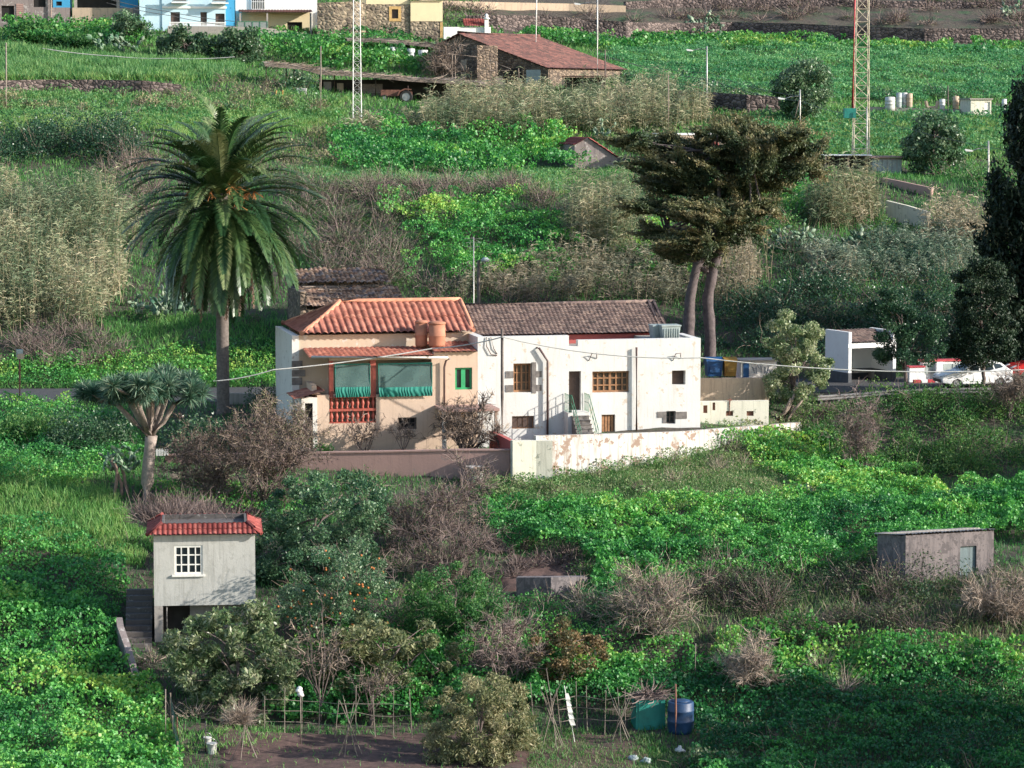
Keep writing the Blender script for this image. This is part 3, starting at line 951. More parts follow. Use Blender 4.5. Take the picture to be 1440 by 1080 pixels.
def cactus(label, base, wpx, hpx, n=60, pad=.36, group=None, D=None, stem=None):
    g = G(*base) if D is None else GD_(base[0], D)
    Dd = g[1]; w = wpx / F * Dd / 2; h = hpx / F * Dd
    mbs = {}; tips = []; rns = {}
    for i in range(max(3, n // 12)):
        p = Vector(g) + Vector((random.uniform(-.7, .7) * w, random.uniform(-.6, .6) * w, -.05 if stem is None else h * .35))
        tips.append((p, Vector((random.gauss(0, .3), random.gauss(0, .3), 1)), i))
    made = 0; guard_ = 0
    while made < n and guard_ < n * 30:
        guard_ += 1
        p, d, gi = random.choice(tips[-max(12, n // 2):])
        dd = (d + Vector((random.gauss(0, .55), random.gauss(0, .55), random.gauss(.1, .35)))).normalized()
        hh = pad * random.uniform(.7, 1.15)
        e = p + dd * hh
        if e.z - g[2] > h or abs(e.x - g[0]) > w or abs(e.y - g[1]) > w or e.z < g[2]: continue
        mb = mbs.setdefault(gi, MB()); rn = rns.setdefault(gi, []); b0 = len(mb.v)
        tip = padmesh(mb, p, dd, Vector((random.gauss(0, .8), random.gauss(-1, .6), random.gauss(.1, .3))), hh, hh * random.uniform(.55, .75))
        rn.extend([random.random()] * (len(mb.v) - b0))
        tips.append((tip - dd * .04, dd, gi)); made += 1
    root = thing('prickly_pear', label, 'cactus', g, group)
    for gi in mbs:
        o = mbs[gi].build('pads', LM['cactus'], root)
        at = o.data.attributes.new('rnd', 'FLOAT', 'POINT'); at.data.foreach_set('value', rns[gi])
    if stem:
        sb = MB()
        for s in range(stem):
            limb(sb, Vector(g) + Vector((random.gauss(0, .25) * w, random.gauss(0, .2), -.2)), Vector(g) + Vector((random.gauss(0, .4) * w, random.gauss(0, .2), h * .5)), .09, .07, .1, 7, 6)
        sb.build('stem', M['cactus_wood'], root)
    return root
# ------------------------------------------------------------------ the two houses in the middle
def netmat():
    m, nt, b = nmat('grey_shade_net')
    b.inputs['Base Color'].default_value = (.085, .16, .15, 1); b.inputs['Roughness'].default_value = .8
    t = nt.nodes.new('ShaderNodeBsdfTransparent'); x = nt.nodes.new('ShaderNodeMixShader')
    v = coords(nt); f = ramp(nt, noise(nt, v, 1.5, 3), [(.3, (.22, .22, .22)), (.7, (.45, .45, .45))])
    nt.links.new(f, x.inputs[0]); nt.links.new(b.outputs[0], x.inputs[1]); nt.links.new(t.outputs[0], x.inputs[2])
    nt.links.new(x.outputs[0], nt.nodes['Material Output'].inputs[0]); return m


M['net'] = netmat()
HF = FR(P(672, 606, 150), 12)
HB = -2.2


def holepx(fr, rects, d=0.): return [fr.rect(*r, d) for r in rects]


def window(fr, root, r, d, nx=2, ny=2, frame='white_wood', glass='glass', fw=.07, name='window', depth=.07, mw=.035):
    a0, a1, h0, h1 = r
    a0 += .004; a1 -= .004; h0 += .004; h1 -= .004
    mb = MB()
    mb.box(fr, a0, a0 + fw, d, d + depth, h0, h1); mb.box(fr, a1 - fw, a1, d, d + depth, h0, h1)
    mb.box(fr, a0 + fw, a1 - fw, d, d + depth, h0, h0 + fw); mb.box(fr, a0 + fw, a1 - fw, d, d + depth, h1 - fw, h1)
    for i in range(1, nx):
        x = a0 + (a1 - a0) * i / nx; w = mw * (1.7 if nx % 2 == 0 and i == nx // 2 else 1)
        mb.box(fr, x - w / 2, x + w / 2, d + .006, d + depth - .01, h0 + fw, h1 - fw)
    for j in range(1, ny):
        y = h0 + (h1 - h0) * j / ny
        mb.box(fr, a0 + fw, a1 - fw, d + .012, d + depth - .016, y - mw / 2, y + mw / 2)
    w = mb.build(name, M[frame], root)
    MB().box(fr, a0 + .01, a1 - .01, d + depth + .004, d + depth + .02, h0 + .01, h1 - .01).build('pane', M[glass], w)
    return w


def slab(fr, root, r, d, thick, mat, name):
    a0, a1, h0, h1 = r
    return MB().box(fr, a0 + .004, a1 - .004, d, d + thick, h0 + .004, h1 - .004).build(name, M[mat], root)


# ---- white house
wh = thing('white_house', 'white flat roofed house with brown shutters, green stair railing and old brown tiled back wing', 'house', HF.pt(5.5, 0, -1.0))
a_end = HF.loc(985, 540)[0]
hT = HF.loc(735, 473)[1]; hT2 = HF.loc(900, 477)[1]; hN = HF.loc(806, 487)[1]
aN0, aN1 = HF.loc(800, 480)[0], HF.loc(813, 480)[0]
R_w1 = HF.rect(722, 511, 748, 552); R_door = HF.rect(800, 522, 817, 577); R_w2 = HF.rect(833, 522, 885, 552)
R_w3 = HF.rect(945, 521, 964, 541); R_l1 = HF.rect(720, 585, 751, 603); R_ld = HF.rect(846, 583, 865, 612); R_l2 = HF.rect(937, 578, 950, 596)
mb = MB()
mb.wall(HF, 0, a_end, 0, .5, HB, hT, [R_w1, R_door, R_w2, R_w3, R_l1, R_ld, R_l2, (aN0, aN1, hN, hT + 1), (aN1, a_end + 1, hT2, hT + 1)])
mb.box(HF, a_end - .4, a_end, .5, 3.6, HB, hT2)
mb.box(HF, 0, .4, .5, 3.6, HB, hT)
mb.build('wall', M['white_plaster'], wh)
MB().box(HF, .4, a_end - .4, .5, 3.6, hN - .35, hN - .15).build('terrace_floor', M['concrete'], wh)
he = HF.loc(800, 470, 3.2)[1]; hr = HF.loc(800, 427, 6.4)[1]
s0 = HF.loc(646, 470, 3.2)[0]; s1 = HF.loc(941, 470, 3.2)[0]
mb = MB(); mb.wall(HF, s0 + .3, s1 - .25, 3.6, 9.2, HB, he - .06)
mb.prism(HF, [(3.6, he - .06), (9.2, he - .06), (6.4, hr - .12)], s1 - .45, s1 - .25, axis='a')
mb.build('wing_wall', M['red_plaster'], wh)
mb = MB(); sl = Vector(HF.n * 3.2 + Vector((0, 0, hr - he))); Ls = sl.length
tiles(mb, HF.pt(s0, 3.2, he), HF.t, sl.normalized(), lambda s: Ls, s1 - s0, .23, .05, .30, 6)
slb = -HF.n * 3.2 + Vector((0, 0, hr - he))
tiles(mb, HF.pt(s1, 9.6, he), -HF.t, slb.normalized(), lambda s: Ls, s1 - s0, .23, .05, .30, 6)
rf = mb.build('roof', M['brown_tile'], wh)
mb = MB(); mb.tube([HF.pt(s0, 6.4, hr + .05), HF.pt((s0 + s1) / 2, 6.4, hr + .02), HF.pt(s1, 6.4, hr + .07)], .10, 8)
for q in (.04, .34): mb.tube([HF.pt(s1 - q, 3.15, he + .06), HF.pt(s1 - q, 6.4, hr + .1)], .085, 8)
mb.build('ridge', M['brown_tile'], rf)
# openings
window(HF, wh, R_w1, .30, 4, 3, 'brown_wood', 'glass_warm', fw=.11, mw=.05)
window(HF, wh, R_w2, .22, 6, 3, 'brown_wood', 'glass_warm', fw=.10, mw=.07)
slab(HF, wh, R_w3, .38, .05, 'dark_door', 'shutter')
dr = slab(HF, wh, R_door, .30, .06, 'dark_door', 'door')
mb = MB(); a0, a1, h0, h1 = R_door
for i in range(2):
    for j in range(3):
        x = a0 + .1 + i * (a1 - a0 - .1) / 2; y = h0 + .12 + j * (h1 - h0 - .1) / 3
        mb.box(HF, x, x + (a1 - a0) / 2 - .16, .285, .31, y, y + (h1 - h0) / 3 - .2)
mb.build('panel', M['dark_door'], dr)
for r, nm in ((R_l1, 'shutter'), (R_ld, 'lower_door')):
    o = slab(HF, wh, r, .16, .05, 'brown_wood' if nm == 'shutter' else 'dark_door', nm)
    mb = MB(); a0, a1, h0, h1 = r
    for i in range(4):
        x = a0 + .05 + i * (a1 - a0 - .08) / 4; mb.box(HF, x, x + (a1 - a0) / 4 - .06, .135, .17, h0 + .06, h1 - .06)
    mb.build('board', M['dark_door' if nm == 'shutter' else 'brown_wood'], o)
window(HF, wh, R_l2, .25, 2, 2, 'pole_wood')
# grey stone surrounds, stone by stone
def sstone(*a): MB().box(HF, *a).build('surround_stone', M['grey_stone'], wh)
a0, a1, h0, h1 = R_w1
sstone(a1 - .002, a1 + .22, -.025, .2, h0 - .05, h1 + .05)
for hh in (h0 + .05, h0 + .78):
    sstone(a0 - .42, a0, -.03, .2, hh, hh + .36); sstone(a1 + .223, a1 + .52, -.03, .2, hh + .02, hh + .34)
a0, a1, h0, h1 = R_l2
sstone(a0 - .5, a0, -.03, .2, h1 - .34, h1 - .02); sstone(a1, a1 + .62, -.03, .2, h1 - .42, h1 - .05)
sstone(a0 - .2, a0, -.028, .2, h0 + .05, h1 - .343)
# drainpipes
def dpipe(pts, d=-.17, r=.06, root=wh, mat='pipe', nm='drainpipe'):
    MB().tube([HF.pt(*(lambda q: (q[0], d if len(p) < 3 else p[2], q[1]))(HF.loc(p[0], p[1]))) for p in pts], r, 8).build(nm, M[mat], root)
dpipe([(755, 489, .02), (757, 489, -.16), (769, 507), (769, 612)])
dpipe([(894, 488), (894, 612)])
for (x, y) in ((834, 496), (952, 496)):
    dpipe([(x - 6, y + 11, -.02), (x - 3, y + 1, -.2), (x + 4, y, -.2), (x + 5, y + 8, -.02)], r=.025, nm='conduit')
dpipe([(684, 474, -.05), (684, 487, -.08), (690, 498, -.08), (699, 500, -.02)], r=.025, nm='conduit')
dpipe([(690, 474, -.05), (694, 490, -.06), (699, 498, -.02)], r=.02, nm='conduit')
# stairs
aA = HF.loc(798, 560)[0]; aB = HF.loc(821, 560)[0]; hL = R_door[2]
MB().box(HF, aA - .2, aB + .06, -1.0, 0, HB, hL - .02).build('landing', M['white_plaster'], wh)
mb = MB()
for k in range(9):
    mb.box(HF, aA, aB, -1.0 - (k + 1) * .25, -1.0 - k * .25 - .002, HB, hL - .02 - (k + 1) * .19)
    mb.box(HF, aA - .03, aB + .03, -1.03 - (k + 1) * .25, -1.0 - k * .25 - .004, hL - .019 - (k + 1) * .19, hL + .02 - (k + 1) * .19)
mb.build('stair', M['grey_stone'], wh)
mb = MB()
def rail(pts, post, n):
    pts = [Vector(p) for p in pts]
    for dz in (0, -.45): mb.tube([p + Vector((0, 0, dz)) for p in pts], .02, 5)
    for i in range(len(pts) - 1):
        for j in range(n + 1):
            q = pts[i].lerp(pts[i + 1], j / n); mb.tube([q, q - Vector((0, 0, post))], .015, 5)
hh = hL + .92
rail([HF.pt(aA - .15, -.05, hh), HF.pt(aA - .15, -1.0, hh), HF.pt(aA - .02, -1.05, hh), HF.pt(aA - .02, -3.2, hh - 1.64)], .92, 5)
rail([HF.pt(aB + .03, -.05, hh), HF.pt(aB + .03, -1.05, hh), HF.pt(aB + .03, -3.2, hh - 1.64)], .92, 6)
mb.build('railing', M['green_rail'], wh)

# ---- yellow house with red roof
yh = thing('tiled_house', 'ochre two storey house with orange red hipped tile roof and green blinds on its verandah', 'house', HF.pt(-3.5, 0, -1.2))
eF, eB = 2.2, 9.7; rD = 5.95
he = HF.loc(545, 469, eF)[1]; hr = HF.loc(560, 425, rD)[1]
sl_ = HF.loc(424, 469, eF)[0]; sr_ = HF.loc(478, 425, rD)[0]; se_ = HF.loc(666, 469, eF)[0]
mb = MB(); up = Vector((0, 0, hr - he))
wv = HF.n * (rD - eF) + up; L1 = wv.length; dx = sr_ - sl_
tiles(mb, HF.pt(sl_, eF, he), HF.t, wv.normalized(), lambda s: L1 * min(1, s / dx), se_ - sl_, .35, .115, 1.9, 8, jit=.006)
wv2 = HF.t * dx + up; L2 = wv2.length; hd = (eB - eF) / 2
tiles(mb, HF.pt(sl_, eB, he), -HF.n, wv2.normalized(), lambda s: L2 * min(s, 2 * hd - s) / hd, eB - eF, .35, .115, 1.9, 8, jit=.006)
wv3 = -HF.n * (rD - eF) + up
tiles(mb, HF.pt(se_, eB, he), -HF.t, wv3.normalized(), lambda s: L1 * min(1, (se_ - sl_ - s) / dx), se_ - sl_, .35, .115, 1.9, 8, jit=.006)
rf = mb.build('roof', M['red_tile'], yh)
mb = MB()
def sagline(a, b, n=7, sag=.0): return [Vector(a).lerp(Vector(b), i / n) + Vector((0, 0, .09 - sag * math.sin(math.pi * i / n))) for i in range(n + 1)]
mb.tube(sagline(HF.pt(sl_, eF, he), HF.pt(sr_, rD, hr), sag=.1), .14, 8)
mb.tube(sagline(HF.pt(sl_, eB, he), HF.pt(sr_, rD, hr), sag=.1), .14, 8)
mb.tube(sagline(HF.pt(sr_, rD, hr), HF.pt(se_, rD, hr)), .14, 8)
mb.tube(sagline(HF.pt(se_, eF, he), HF.pt(se_, rD, hr)), .12, 8)
mb.build('ridge', M['red_ridge'], rf)
aL = HF.loc(420, 520, 2.6)[0]; aR = HF.loc(664, 480, 2.6)[0]
mb = MB(); mb.wall(HF, aL + .02, aR, 2.6, 3.0, HB, he - .05, holepx(HF, [(470, 515, 520, 560), (535, 515, 590, 560)], 2.6))
mb.wall(HF, aL + .4, aR, 8.9, 9.3, HB, he - .05); mb.box(HF, aR - .4, aR, 3.0, 8.9, HB, he - .05)
mb.build('upper_wall', M['ochre_plaster'], yh)
MB().box(HF, aL - .35, aL + .02, 2.55, 9.35, HB, he - .06).build('side_wall', M['side_plaster'], yh)
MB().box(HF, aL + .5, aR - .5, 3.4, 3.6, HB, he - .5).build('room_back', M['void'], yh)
mb = MB()
rr = random.Random(4); z = HB
while z < he - .4:
    hq = rr.uniform(.25, .45)
    if rr.random() < .55: MB().box(HF, aL - .37, aL + .02 + rr.uniform(.12, .34), 2.535, 2.6, z, z + hq).build('quoin', M['grey_stone'], yh)
    z += hq + .06
# front block
R_v = HF.rect(463, 506, 607, 557); R_lat = HF.rect(463, 558, 529, 595); R_gw = HF.rect(640, 517, 664, 548); R_yl = HF.rect(560, 587, 586, 604)
aF0 = HF.loc(446, 560)[0]; hW = HF.loc(560, 501)[1]; hW2 = HF.loc(640, 495)[1]; aM = HF.loc(610, 500)[0]
h_ledge = HF.loc(455, 556)[1]
mb = MB()
mb.wall(HF, aF0, -.003, 0, .4, HB, hW2, [R_v, R_lat, R_gw, R_yl, (aF0 - 1, HF.loc(463, 500)[0] + .001, h_ledge, 99), (aF0 - 1, aM, hW, 99)])
mb.box(HF, aF0, aF0 + .3, .4, 2.5, HB, h_ledge)
mb.box(HF, R_v[0] - .25 - .6, R_v[0] - .6, 0.45, 2.5, h_ledge + .003, h_ledge + .5)
mb.build('wall', M['yellow_plaster'], yh)
MB().box(HF, aF0 + .3, -.1, .4, 2.55, R_v[2] - .2, R_v[2] - .05).build('verandah_floor', M['concrete'], yh)
MB().box(HF, R_lat[0] - .4, R_lat[1] + .5, 1.2, 1.3, HB, R_v[2] - .22).build('porch_back_wall', M['yellow_plaster'], yh)
# lean-to tiles
h0_ = HF.loc(520, 503, -.35)[1]; h1_ = HF.loc(520, 489, 2.58)[1]
q0 = HF.loc(436, 503, -.35)[0]; q1 = HF.loc(612, 500, -.35)[0]
mb = MB(); w_ = HF.n * 2.93 + Vector((0, 0, h1_ - h0_)); Lw = w_.length
tiles(mb, HF.pt(q0, -.35, h0_), HF.t, w_.normalized(), lambda s: Lw, q1 - q0, .27, .06, .4, 6)
h2_ = HF.loc(640, 496, -.25)[1]
w_ = HF.n * 2.8 + Vector((0, 0, max(.15, h1_ - h2_ + .2))); Lw2 = w_.length
tiles(mb, HF.pt(q1 + .02, -.25, h2_), HF.t, w_.normalized(), lambda s: Lw2, -q1 - .05, .27, .065, .4, 6)
mb.build('lean_to_roof', M['red_tile'], yh)
MB().tube([HF.pt(HF.loc(438, 502, -.5)[0], -.5, HF.loc(438, 502, -.5)[1]), HF.pt(HF.loc(630, 502, -.5)[0], -.5, HF.loc(630, 503, -.5)[1])], .065, 8).build('gutter', M['white_wood'], yh)
dpipe([(630, 503, -.5), (626, 507, -.2), (624, 516, -.16), (624, 570, -.16)], root=yh, r=.055)
# red verandah posts, blinds
for x0, x1 in ((463, 469), (521, 529)):
    r = HF.rect(x0, 505, x1, 558)
    MB().box(HF, r[0], r[1], .05, .25, r[2], r[3]).build('post', M['red_wood'], yh)
def blind(x0, x1, y0, y1, yh_):
    r = HF.rect(x0, y0, x1, y1); hm = HF.loc((x0 + x1) / 2, yh_)[1]
    def grid(ha, hb, nx, ny, f):
        mb = MB(); base = 0
        for j in range(ny + 1):
            for i in range(nx + 1):
                a = r[0] + (r[1] - r[0]) * i / nx; h = ha + (hb - ha) * j / ny
                mb.v.append(tuple(HF.pt(a, f(i / nx, j / ny), h)))
        for j in range(ny):
            for i in range(nx):
                b = j * (nx + 1) + i; mb.f.append((b, b + 1, b + nx + 2, b + nx + 1)); mb.m.append(0); mb.sm.append(True)
        return mb
    o = grid(r[3], hm, 24, 8, lambda u, v: -.06 - .10 * v - .03 * math.sin(u * 9 + v * 3)).build('blind', M['net'], yh)
    k = grid(hm + .01, r[2], 140, 6, lambda u, v: -.17 - .018 * math.sin(u * 90 + math.sin(v * 5) * 2 + 3 * math.sin(u * 13)) - .07 * math.sin(math.pi * v)).build('blind_hem', M['teal_cloth'], o)
    mb = MB()
    for a in (r[0], r[1]): mb.box(HF, a - .018, a + .018, -.13, -.10, hm, r[3])
    mb.box(HF, r[0], r[1], -.1, -.07, r[3] - .03, r[3] + .03)
    mb.build('blind_border', M['teal_cloth'], o)
blind(471, 520, 512, 558, 544); blind(532, 607, 511, 557, 544)
# balustrade of red urn shapes in two rows
mb = MB(); a0, a1, h0, h1 = R_lat
mid = (h0 + h1) / 2
for (b, t) in ((h0, mid), (mid, h1)):
    mb.box(HF, a0, a1, .02, .3, b, b + .06); mb.box(HF, a0, a1, .02, .3, t - .06, t - .003)
    n = 9
    for i in range(n):
        x = a0 + (a1 - a0) * (i + .5) / n; L = t - b - .12
        mb.lathe(HF.pt(x, .16, b + .06), [(.06, 0), (.07, .1 * L), (.045, .2 * L), (.10, .45 * L), (.085, .6 * L), (.045, .8 * L), (.075, .93 * L), (.07, L)], 8)
mb.build('balustrade', M['red_wood'], yh)
window(HF, yh, R_gw, .12, 2, 1, 'green_paint', fw=.1, mw=.13)
window(HF, yh, R_yl, .2, 3, 2, 'pole_wood', 'dark')
# porch
pq = HF.loc(424, 560)[0]
R_pd = HF.rect(429, 567, 440, 640)
mb = MB(); mb.wall(HF, pq, aF0 - .004, -.02, .3, HB, h_ledge - .1, [R_pd]); mb.box(HF, pq, pq + .25, .3, 2.5, HB, h_ledge - .1)
mb.build('porch_wall', M['side_plaster'], yh)
slab(HF, yh, R_pd, .15, .05, 'dark', 'porch_door')
mb = MB(); top = HF.pt(HF.loc(455, 549)[0], 0, HF.loc(455, 549)[1])
elow = HF.loc(412, 561, 0); wv = (HF.t * (elow[0] - HF.loc(455, 549)[0]) + Vector((0, 0, elow[1] - HF.loc(455, 549)[1])))
tiles(mb, HF.pt(elow[0], 2.5, elow[1]), -HF.n, (-wv).normalized(), lambda s: wv.length, 2.9, .26, .06, .4, 6)
mb.build('porch_roof', M['red_tile'], yh)
# garden pergola slab by the wall
hp = HF.loc(650, 569)[1]; x0 = HF.loc(611, 570)[0]; x1 = HF.loc(690, 570)[0]
pg = thing('pergola', 'low flat slab pergola against the ochre wall behind the leafless bush', 'pergola', HF.pt((x0 + x1) / 2, -1, -1.2))
MB().box(HF, x0, x1, -2.3, -.012, hp - .13, hp).build('slab', M['pink_plaster'], pg)
for x in (x0 + .12, x1 - .12): MB().box(HF, x - .1, x + .1, -2.2, -2.0, HB, hp - .13).build('post', M['white_wall'], pg)
EXCL.append((HF, HF.loc(425, 560)[0] - 1.2, a_end + .3, -.2, 10))
EXCL.append((HF, 0.5, a_end, -2.0, 0))

# ---- tanks on the roofs
def barrel(name, label, cat, c, prof, mat, lid=None, group=None, n=20):
    t = thing(name, label, cat, c, group)
    MB().lathe(c, prof, n).build('body', M[mat], t)
    if lid: MB().lathe(Vector(c), lid, n).build('lid', M[mat], t)
    return t
def seat(px, py, d): a, h = HF.loc(px, py, d); return HF.pt(a, d, h)
G_T = 'terracotta water tanks on the lean-to roof'
def tank(px, pb, d, r, hh, label):
    p = seat(px, pb, d)
    barrel('water_tank', label, 'water tank', p, [(r * .93, 0), (r, .1), (r, hh * .45), (r * 1.03, hh * .47), (r * 1.03, hh * .5), (r, hh * .52), (r, hh)], 'terracotta', [(r * 1.06, hh), (r * 1.06, hh + .07), (r * .9, hh + .12), (r * .4, hh + .16)], G_T)
tank(592.5, 487, 1.9, .32, 1.24, 'narrower terracotta water tank standing behind the wider one')
tank(614.5, 487, 1.3, .44, 1.18, 'wider terracotta water tank in front of the narrower one')
def tub(px, d, w, hh, label, group):
    a = HF.loc(px, 470, d)[0]; hb = hN - .12
    hb = HF.loc(px, 475.5, d)[1]
    t = thing('plastic_tub', label, 'water tub', HF.pt(a, d, hb), group)
    mb = MB(); b = 0
    for (q, z) in ((.40, 0), (.44, hh * .3), (.47, hh * .6), (.5, hh)):
        for sx, sy in ((-1, -1), (1, -1), (1, 1), (-1, 1)): mb.v.append(tuple(HF.pt(a + sx * w * q, d + sy * .9 * q, hb + z)))
    for k in range(3):
        for i in range(4): mb.f.append((k * 4 + i, k * 4 + (i + 1) % 4, k * 4 + 4 + (i + 1) % 4, k * 4 + 4 + i)); mb.m.append(0); mb.sm.append(False)
    for i in range(7):
        x = a - w * .38 + i * w * .127; mb.box(HF, x, x + .04, d - .48, d - .35, hb + .05, hb + hh - .1)
    mb.build('body', M['tank_grey'], t)
    MB().box(HF, a - w * .53, a + w * .53, d - .5, d + .5, hb + hh + .003, hb + hh + .07).build('rim', M['tank_grey'], t)
G_B = 'grey plastic tubs on the white roof corner'
tub(923, 1.9, .62, .66, 'smaller grey plastic tub at the left, on the white parapet roof', G_B)
tub(941, 1.2, 1.02, .66, 'larger ribbed grey plastic tub on the right corner of the white roof', G_B)
MB().box(HF, HF.loc(905, 470, 1.5)[0], a_end - .4, .5, 3.58, hT2 - .5, HF.loc(940, 475.6, 1.2)[1]).build('roof_deck', M['concrete'], wh)


# ---- walls of the yards
def polywall(name, label, cat, pts, mat, thick=.3, depth=1.2, cap=None, group=None, part='wall', sub=6):
    """pts: (px, py of the top, distance) -> one continuous wall following them"""
    pts = [(x, y, d if d > 0 else float(G(x, -d)[1]) - .2) for x, y, d in pts]      # a negative third value: row of the wall foot
    W = [Vector(P(*p)) for p in pts]
    root = thing(name, label, cat, W[0] - Vector((0, 0, depth)), group)
    mb = MB(); n = len(W); off = []
    for i in range(n):
        d = (W[min(i + 1, n - 1)] - W[max(i - 1, 0)]); d.z = 0; d.normalize(); off.append(Vector((-d.y, d.x, 0)) * thick)
    for i in range(n - 1):
        a, b = W[i], W[i + 1]; a2, b2 = a + off[i], b + off[i + 1]
        zb = min(a.z, b.z) - depth
        fl = lambda v: Vector((v.x, v.y, min(float(H(v.x, v.y)) - .4, v.z - depth)))
        mb.face([fl(a), fl(b), b, a]); mb.face([fl(b2), fl(a2), a2, b2]); mb.face([a, b, b2, a2])
        if i == 0: mb.face([fl(a2), fl(a), a, a2])
        if i == n - 2: mb.face([fl(b), fl(b2), b2, b])
    mb.build(part, M[mat], root)
    if cap:
        cb = MB()
        for i in range(n - 1):
            a, b = W[i] + Vector((0, 0, .003)), W[i + 1] + Vector((0, 0, .003)); z = Vector((0, 0, cap[0])); e = .06
            u = off[i].normalized() * e; a_, b_ = a - u, b - u; a2, b2 = a + off[i] + u, b + off[i] + u
            cb.face([a_, b_, b_ + z, a_ + z]); cb.face([b2, a2, a2 + z, b2 + z]); cb.face([a_ + z, b_ + z, b2 + z, a2 + z]); cb.face([a2, a_, a_ + z, a2 + z]); cb.face([b_, b2, b2 + z, b_ + z])
        cb.build('coping', M[cap[1]], root)
    return root


polywall('boundary_wall', 'long low whitewashed boundary wall with flaking paint in front of the white house', 'wall',
         [(754, 613, 143.9), (830, 611, 145.4), (900, 609, 147), (960, 607, 148.8), (1010, 603, 150.6), (1060, 599, 152.8), (1100, 596, 154.8), (1127, 594, 156.4)], 'white_wall', .3, 2.2)
polywall('gate_pier', 'short grey mossy wall block at the corner of the white boundary wall', 'wall',
         [(721, 620, 143.3), (754, 620, 143.6), (777, 620, 143.6)], 'mossy_plaster', .45, 2.2)
polywall('dark_red_wall', 'dark red sloping yard wall running back from the mossy corner block', 'wall',
         [(688, 606, 148.4), (704, 613, 146.4), (721, 622, 144.2)], 'red_plaster', .25, 2)
polywall('garden_wall', 'long low pinkish brown garden wall below the ochre house', 'wall',
         [(232, 641, 146.0), (330, 640, 145.6), (440, 638, 145.2), (560, 636, 144.8), (640, 634, 144.5), (717, 634, 144.3)], 'pink_plaster', .3, 1.8, (.07, 'pink_plaster'))
# annex walls right of the house
aw = FR(P(985, 585, 154), 8)
ax = thing('annex_wall', 'cream yard wall with dark round openings right of the white house', 'wall', aw.pt(1.8, 0, -1))
r0 = aw.rect(986, 564, 1081, 602)
hs = holepx(aw, [(989, 570, 995, 581), (1002, 566, 1006, 577), (1021, 578, 1031, 585), (1050, 578, 1060, 585)])
MB().wall(aw, 0, r0[1], 0, .35, -2.5, r0[3], hs).build('wall', M['mossy_plaster'], ax)
mb = MB()
for h_ in hs: mb.box(aw, h_[0] - .03, h_[1] + .03, .12, .3, h_[2] - .03, h_[3] + .03)
mb.build('grating', M['rust'], ax)
mb = MB(); q = aw.loc(1026, 560); mb.tube([aw.pt(q[0], -.03, q[1] - .9), aw.pt(q[0], -.03, q[1] - .3), aw.pt(q[0] + .02, -.03, q[1])], .03, 5); mb.box(aw, q[0] - .12, q[0] + .14, -.05, -.005, q[1] - .13, q[1] - .06)
mb.build('iron_bracket', M['rust'], ax)
polywall('retaining_wall', 'tan streaked retaining wall below the blue and yellow bins', 'wall',
         [(984, 532, 157.6), (1030, 532, 157.9), (1082, 531, 158.3)], 'tan_concrete', .35, 1.5)
gb = FR(P(1042, 527, 160.9), 8)
gw = thing('block_shed', 'small pale block shed with scrawled graffiti beyond the bins', 'shed', gb.pt(.9, 0, 0))
r0 = gb.rect(1042, 508, 1092, 533)
MB().box(gb, 0, r0[1], 0, 1.4, r0[2] - .4, r0[3]).build('wall', M['side_plaster'], gw)
MB().box(gb, -.08, r0[1] + .08, -.08, 1.5, r0[3] + .003, r0[3] + .08).build('roof', M['concrete'], gw)
MB().box(gb, .12, .45, -.03, -.004, r0[2], r0[3] - .1).build('door', M['blue_plastic'], gw)
mb = MB(); rr = random.Random(2)
for k in range(7):
    x = .7 + k * .16; pts = [gb.pt(x + rr.uniform(-.1, .1), -.012, r0[3] - .2 - rr.uniform(0, .5)) for _ in range(4)]
    mb.tube(pts, .012, 4)
mb.build('graffiti', M['navy_plastic'], gw)


# ---- bins
def wheelie(px, pb, D, mat, label, w=.85, hh=.95):
    f = FR(P(px, pb, D), 8); t = thing('recycling_bin', label, 'bin', f.pt(0, 0, 0), 'large wheeled bins by the road')
    mb = MB(); b = 0
    for (q, z) in ((.42, .12), (.46, .5), (.5, hh)):
        for sx, sy in ((-1, -1), (1, -1), (1, 1), (-1, 1)): mb.v.append(tuple(f.pt(sx * w * q, .45 + sy * .8 * q, z)))
    for k in range(2):
        for i in range(4): mb.f.append((k * 4 + i, k * 4 + (i + 1) % 4, k * 4 + 4 + (i + 1) % 4, k * 4 + 4 + i)); mb.m.append(0); mb.sm.append(False)
    mb.box(f, -w * .3, w * .3, .0, .06, .35, .7)
    mb.build('body', M[mat], t)
    MB().prism(f, [(.0, hh + .005), (.9, hh + .005), (.86, hh + .16), (.45, hh + .24), (.04, hh + .1)], -w * .53, w * .53, axis='a').build('lid', M[mat], t)
    for sx in (-1, 1): MB().tube([f.pt(sx * w * .33, .1, .07), f.pt(sx * w * .33 + .05, .1, .07)], .07, 10).build('wheel', M['tyre'], t)
wheelie(1005.5, 532.5, 160.2, 'blue_plastic', 'blue recycling bin beside the yellow one', .92)
wheelie(1028, 532.5, 160.2, 'yellow_plastic', 'yellow recycling bin beside the blue one', .72)

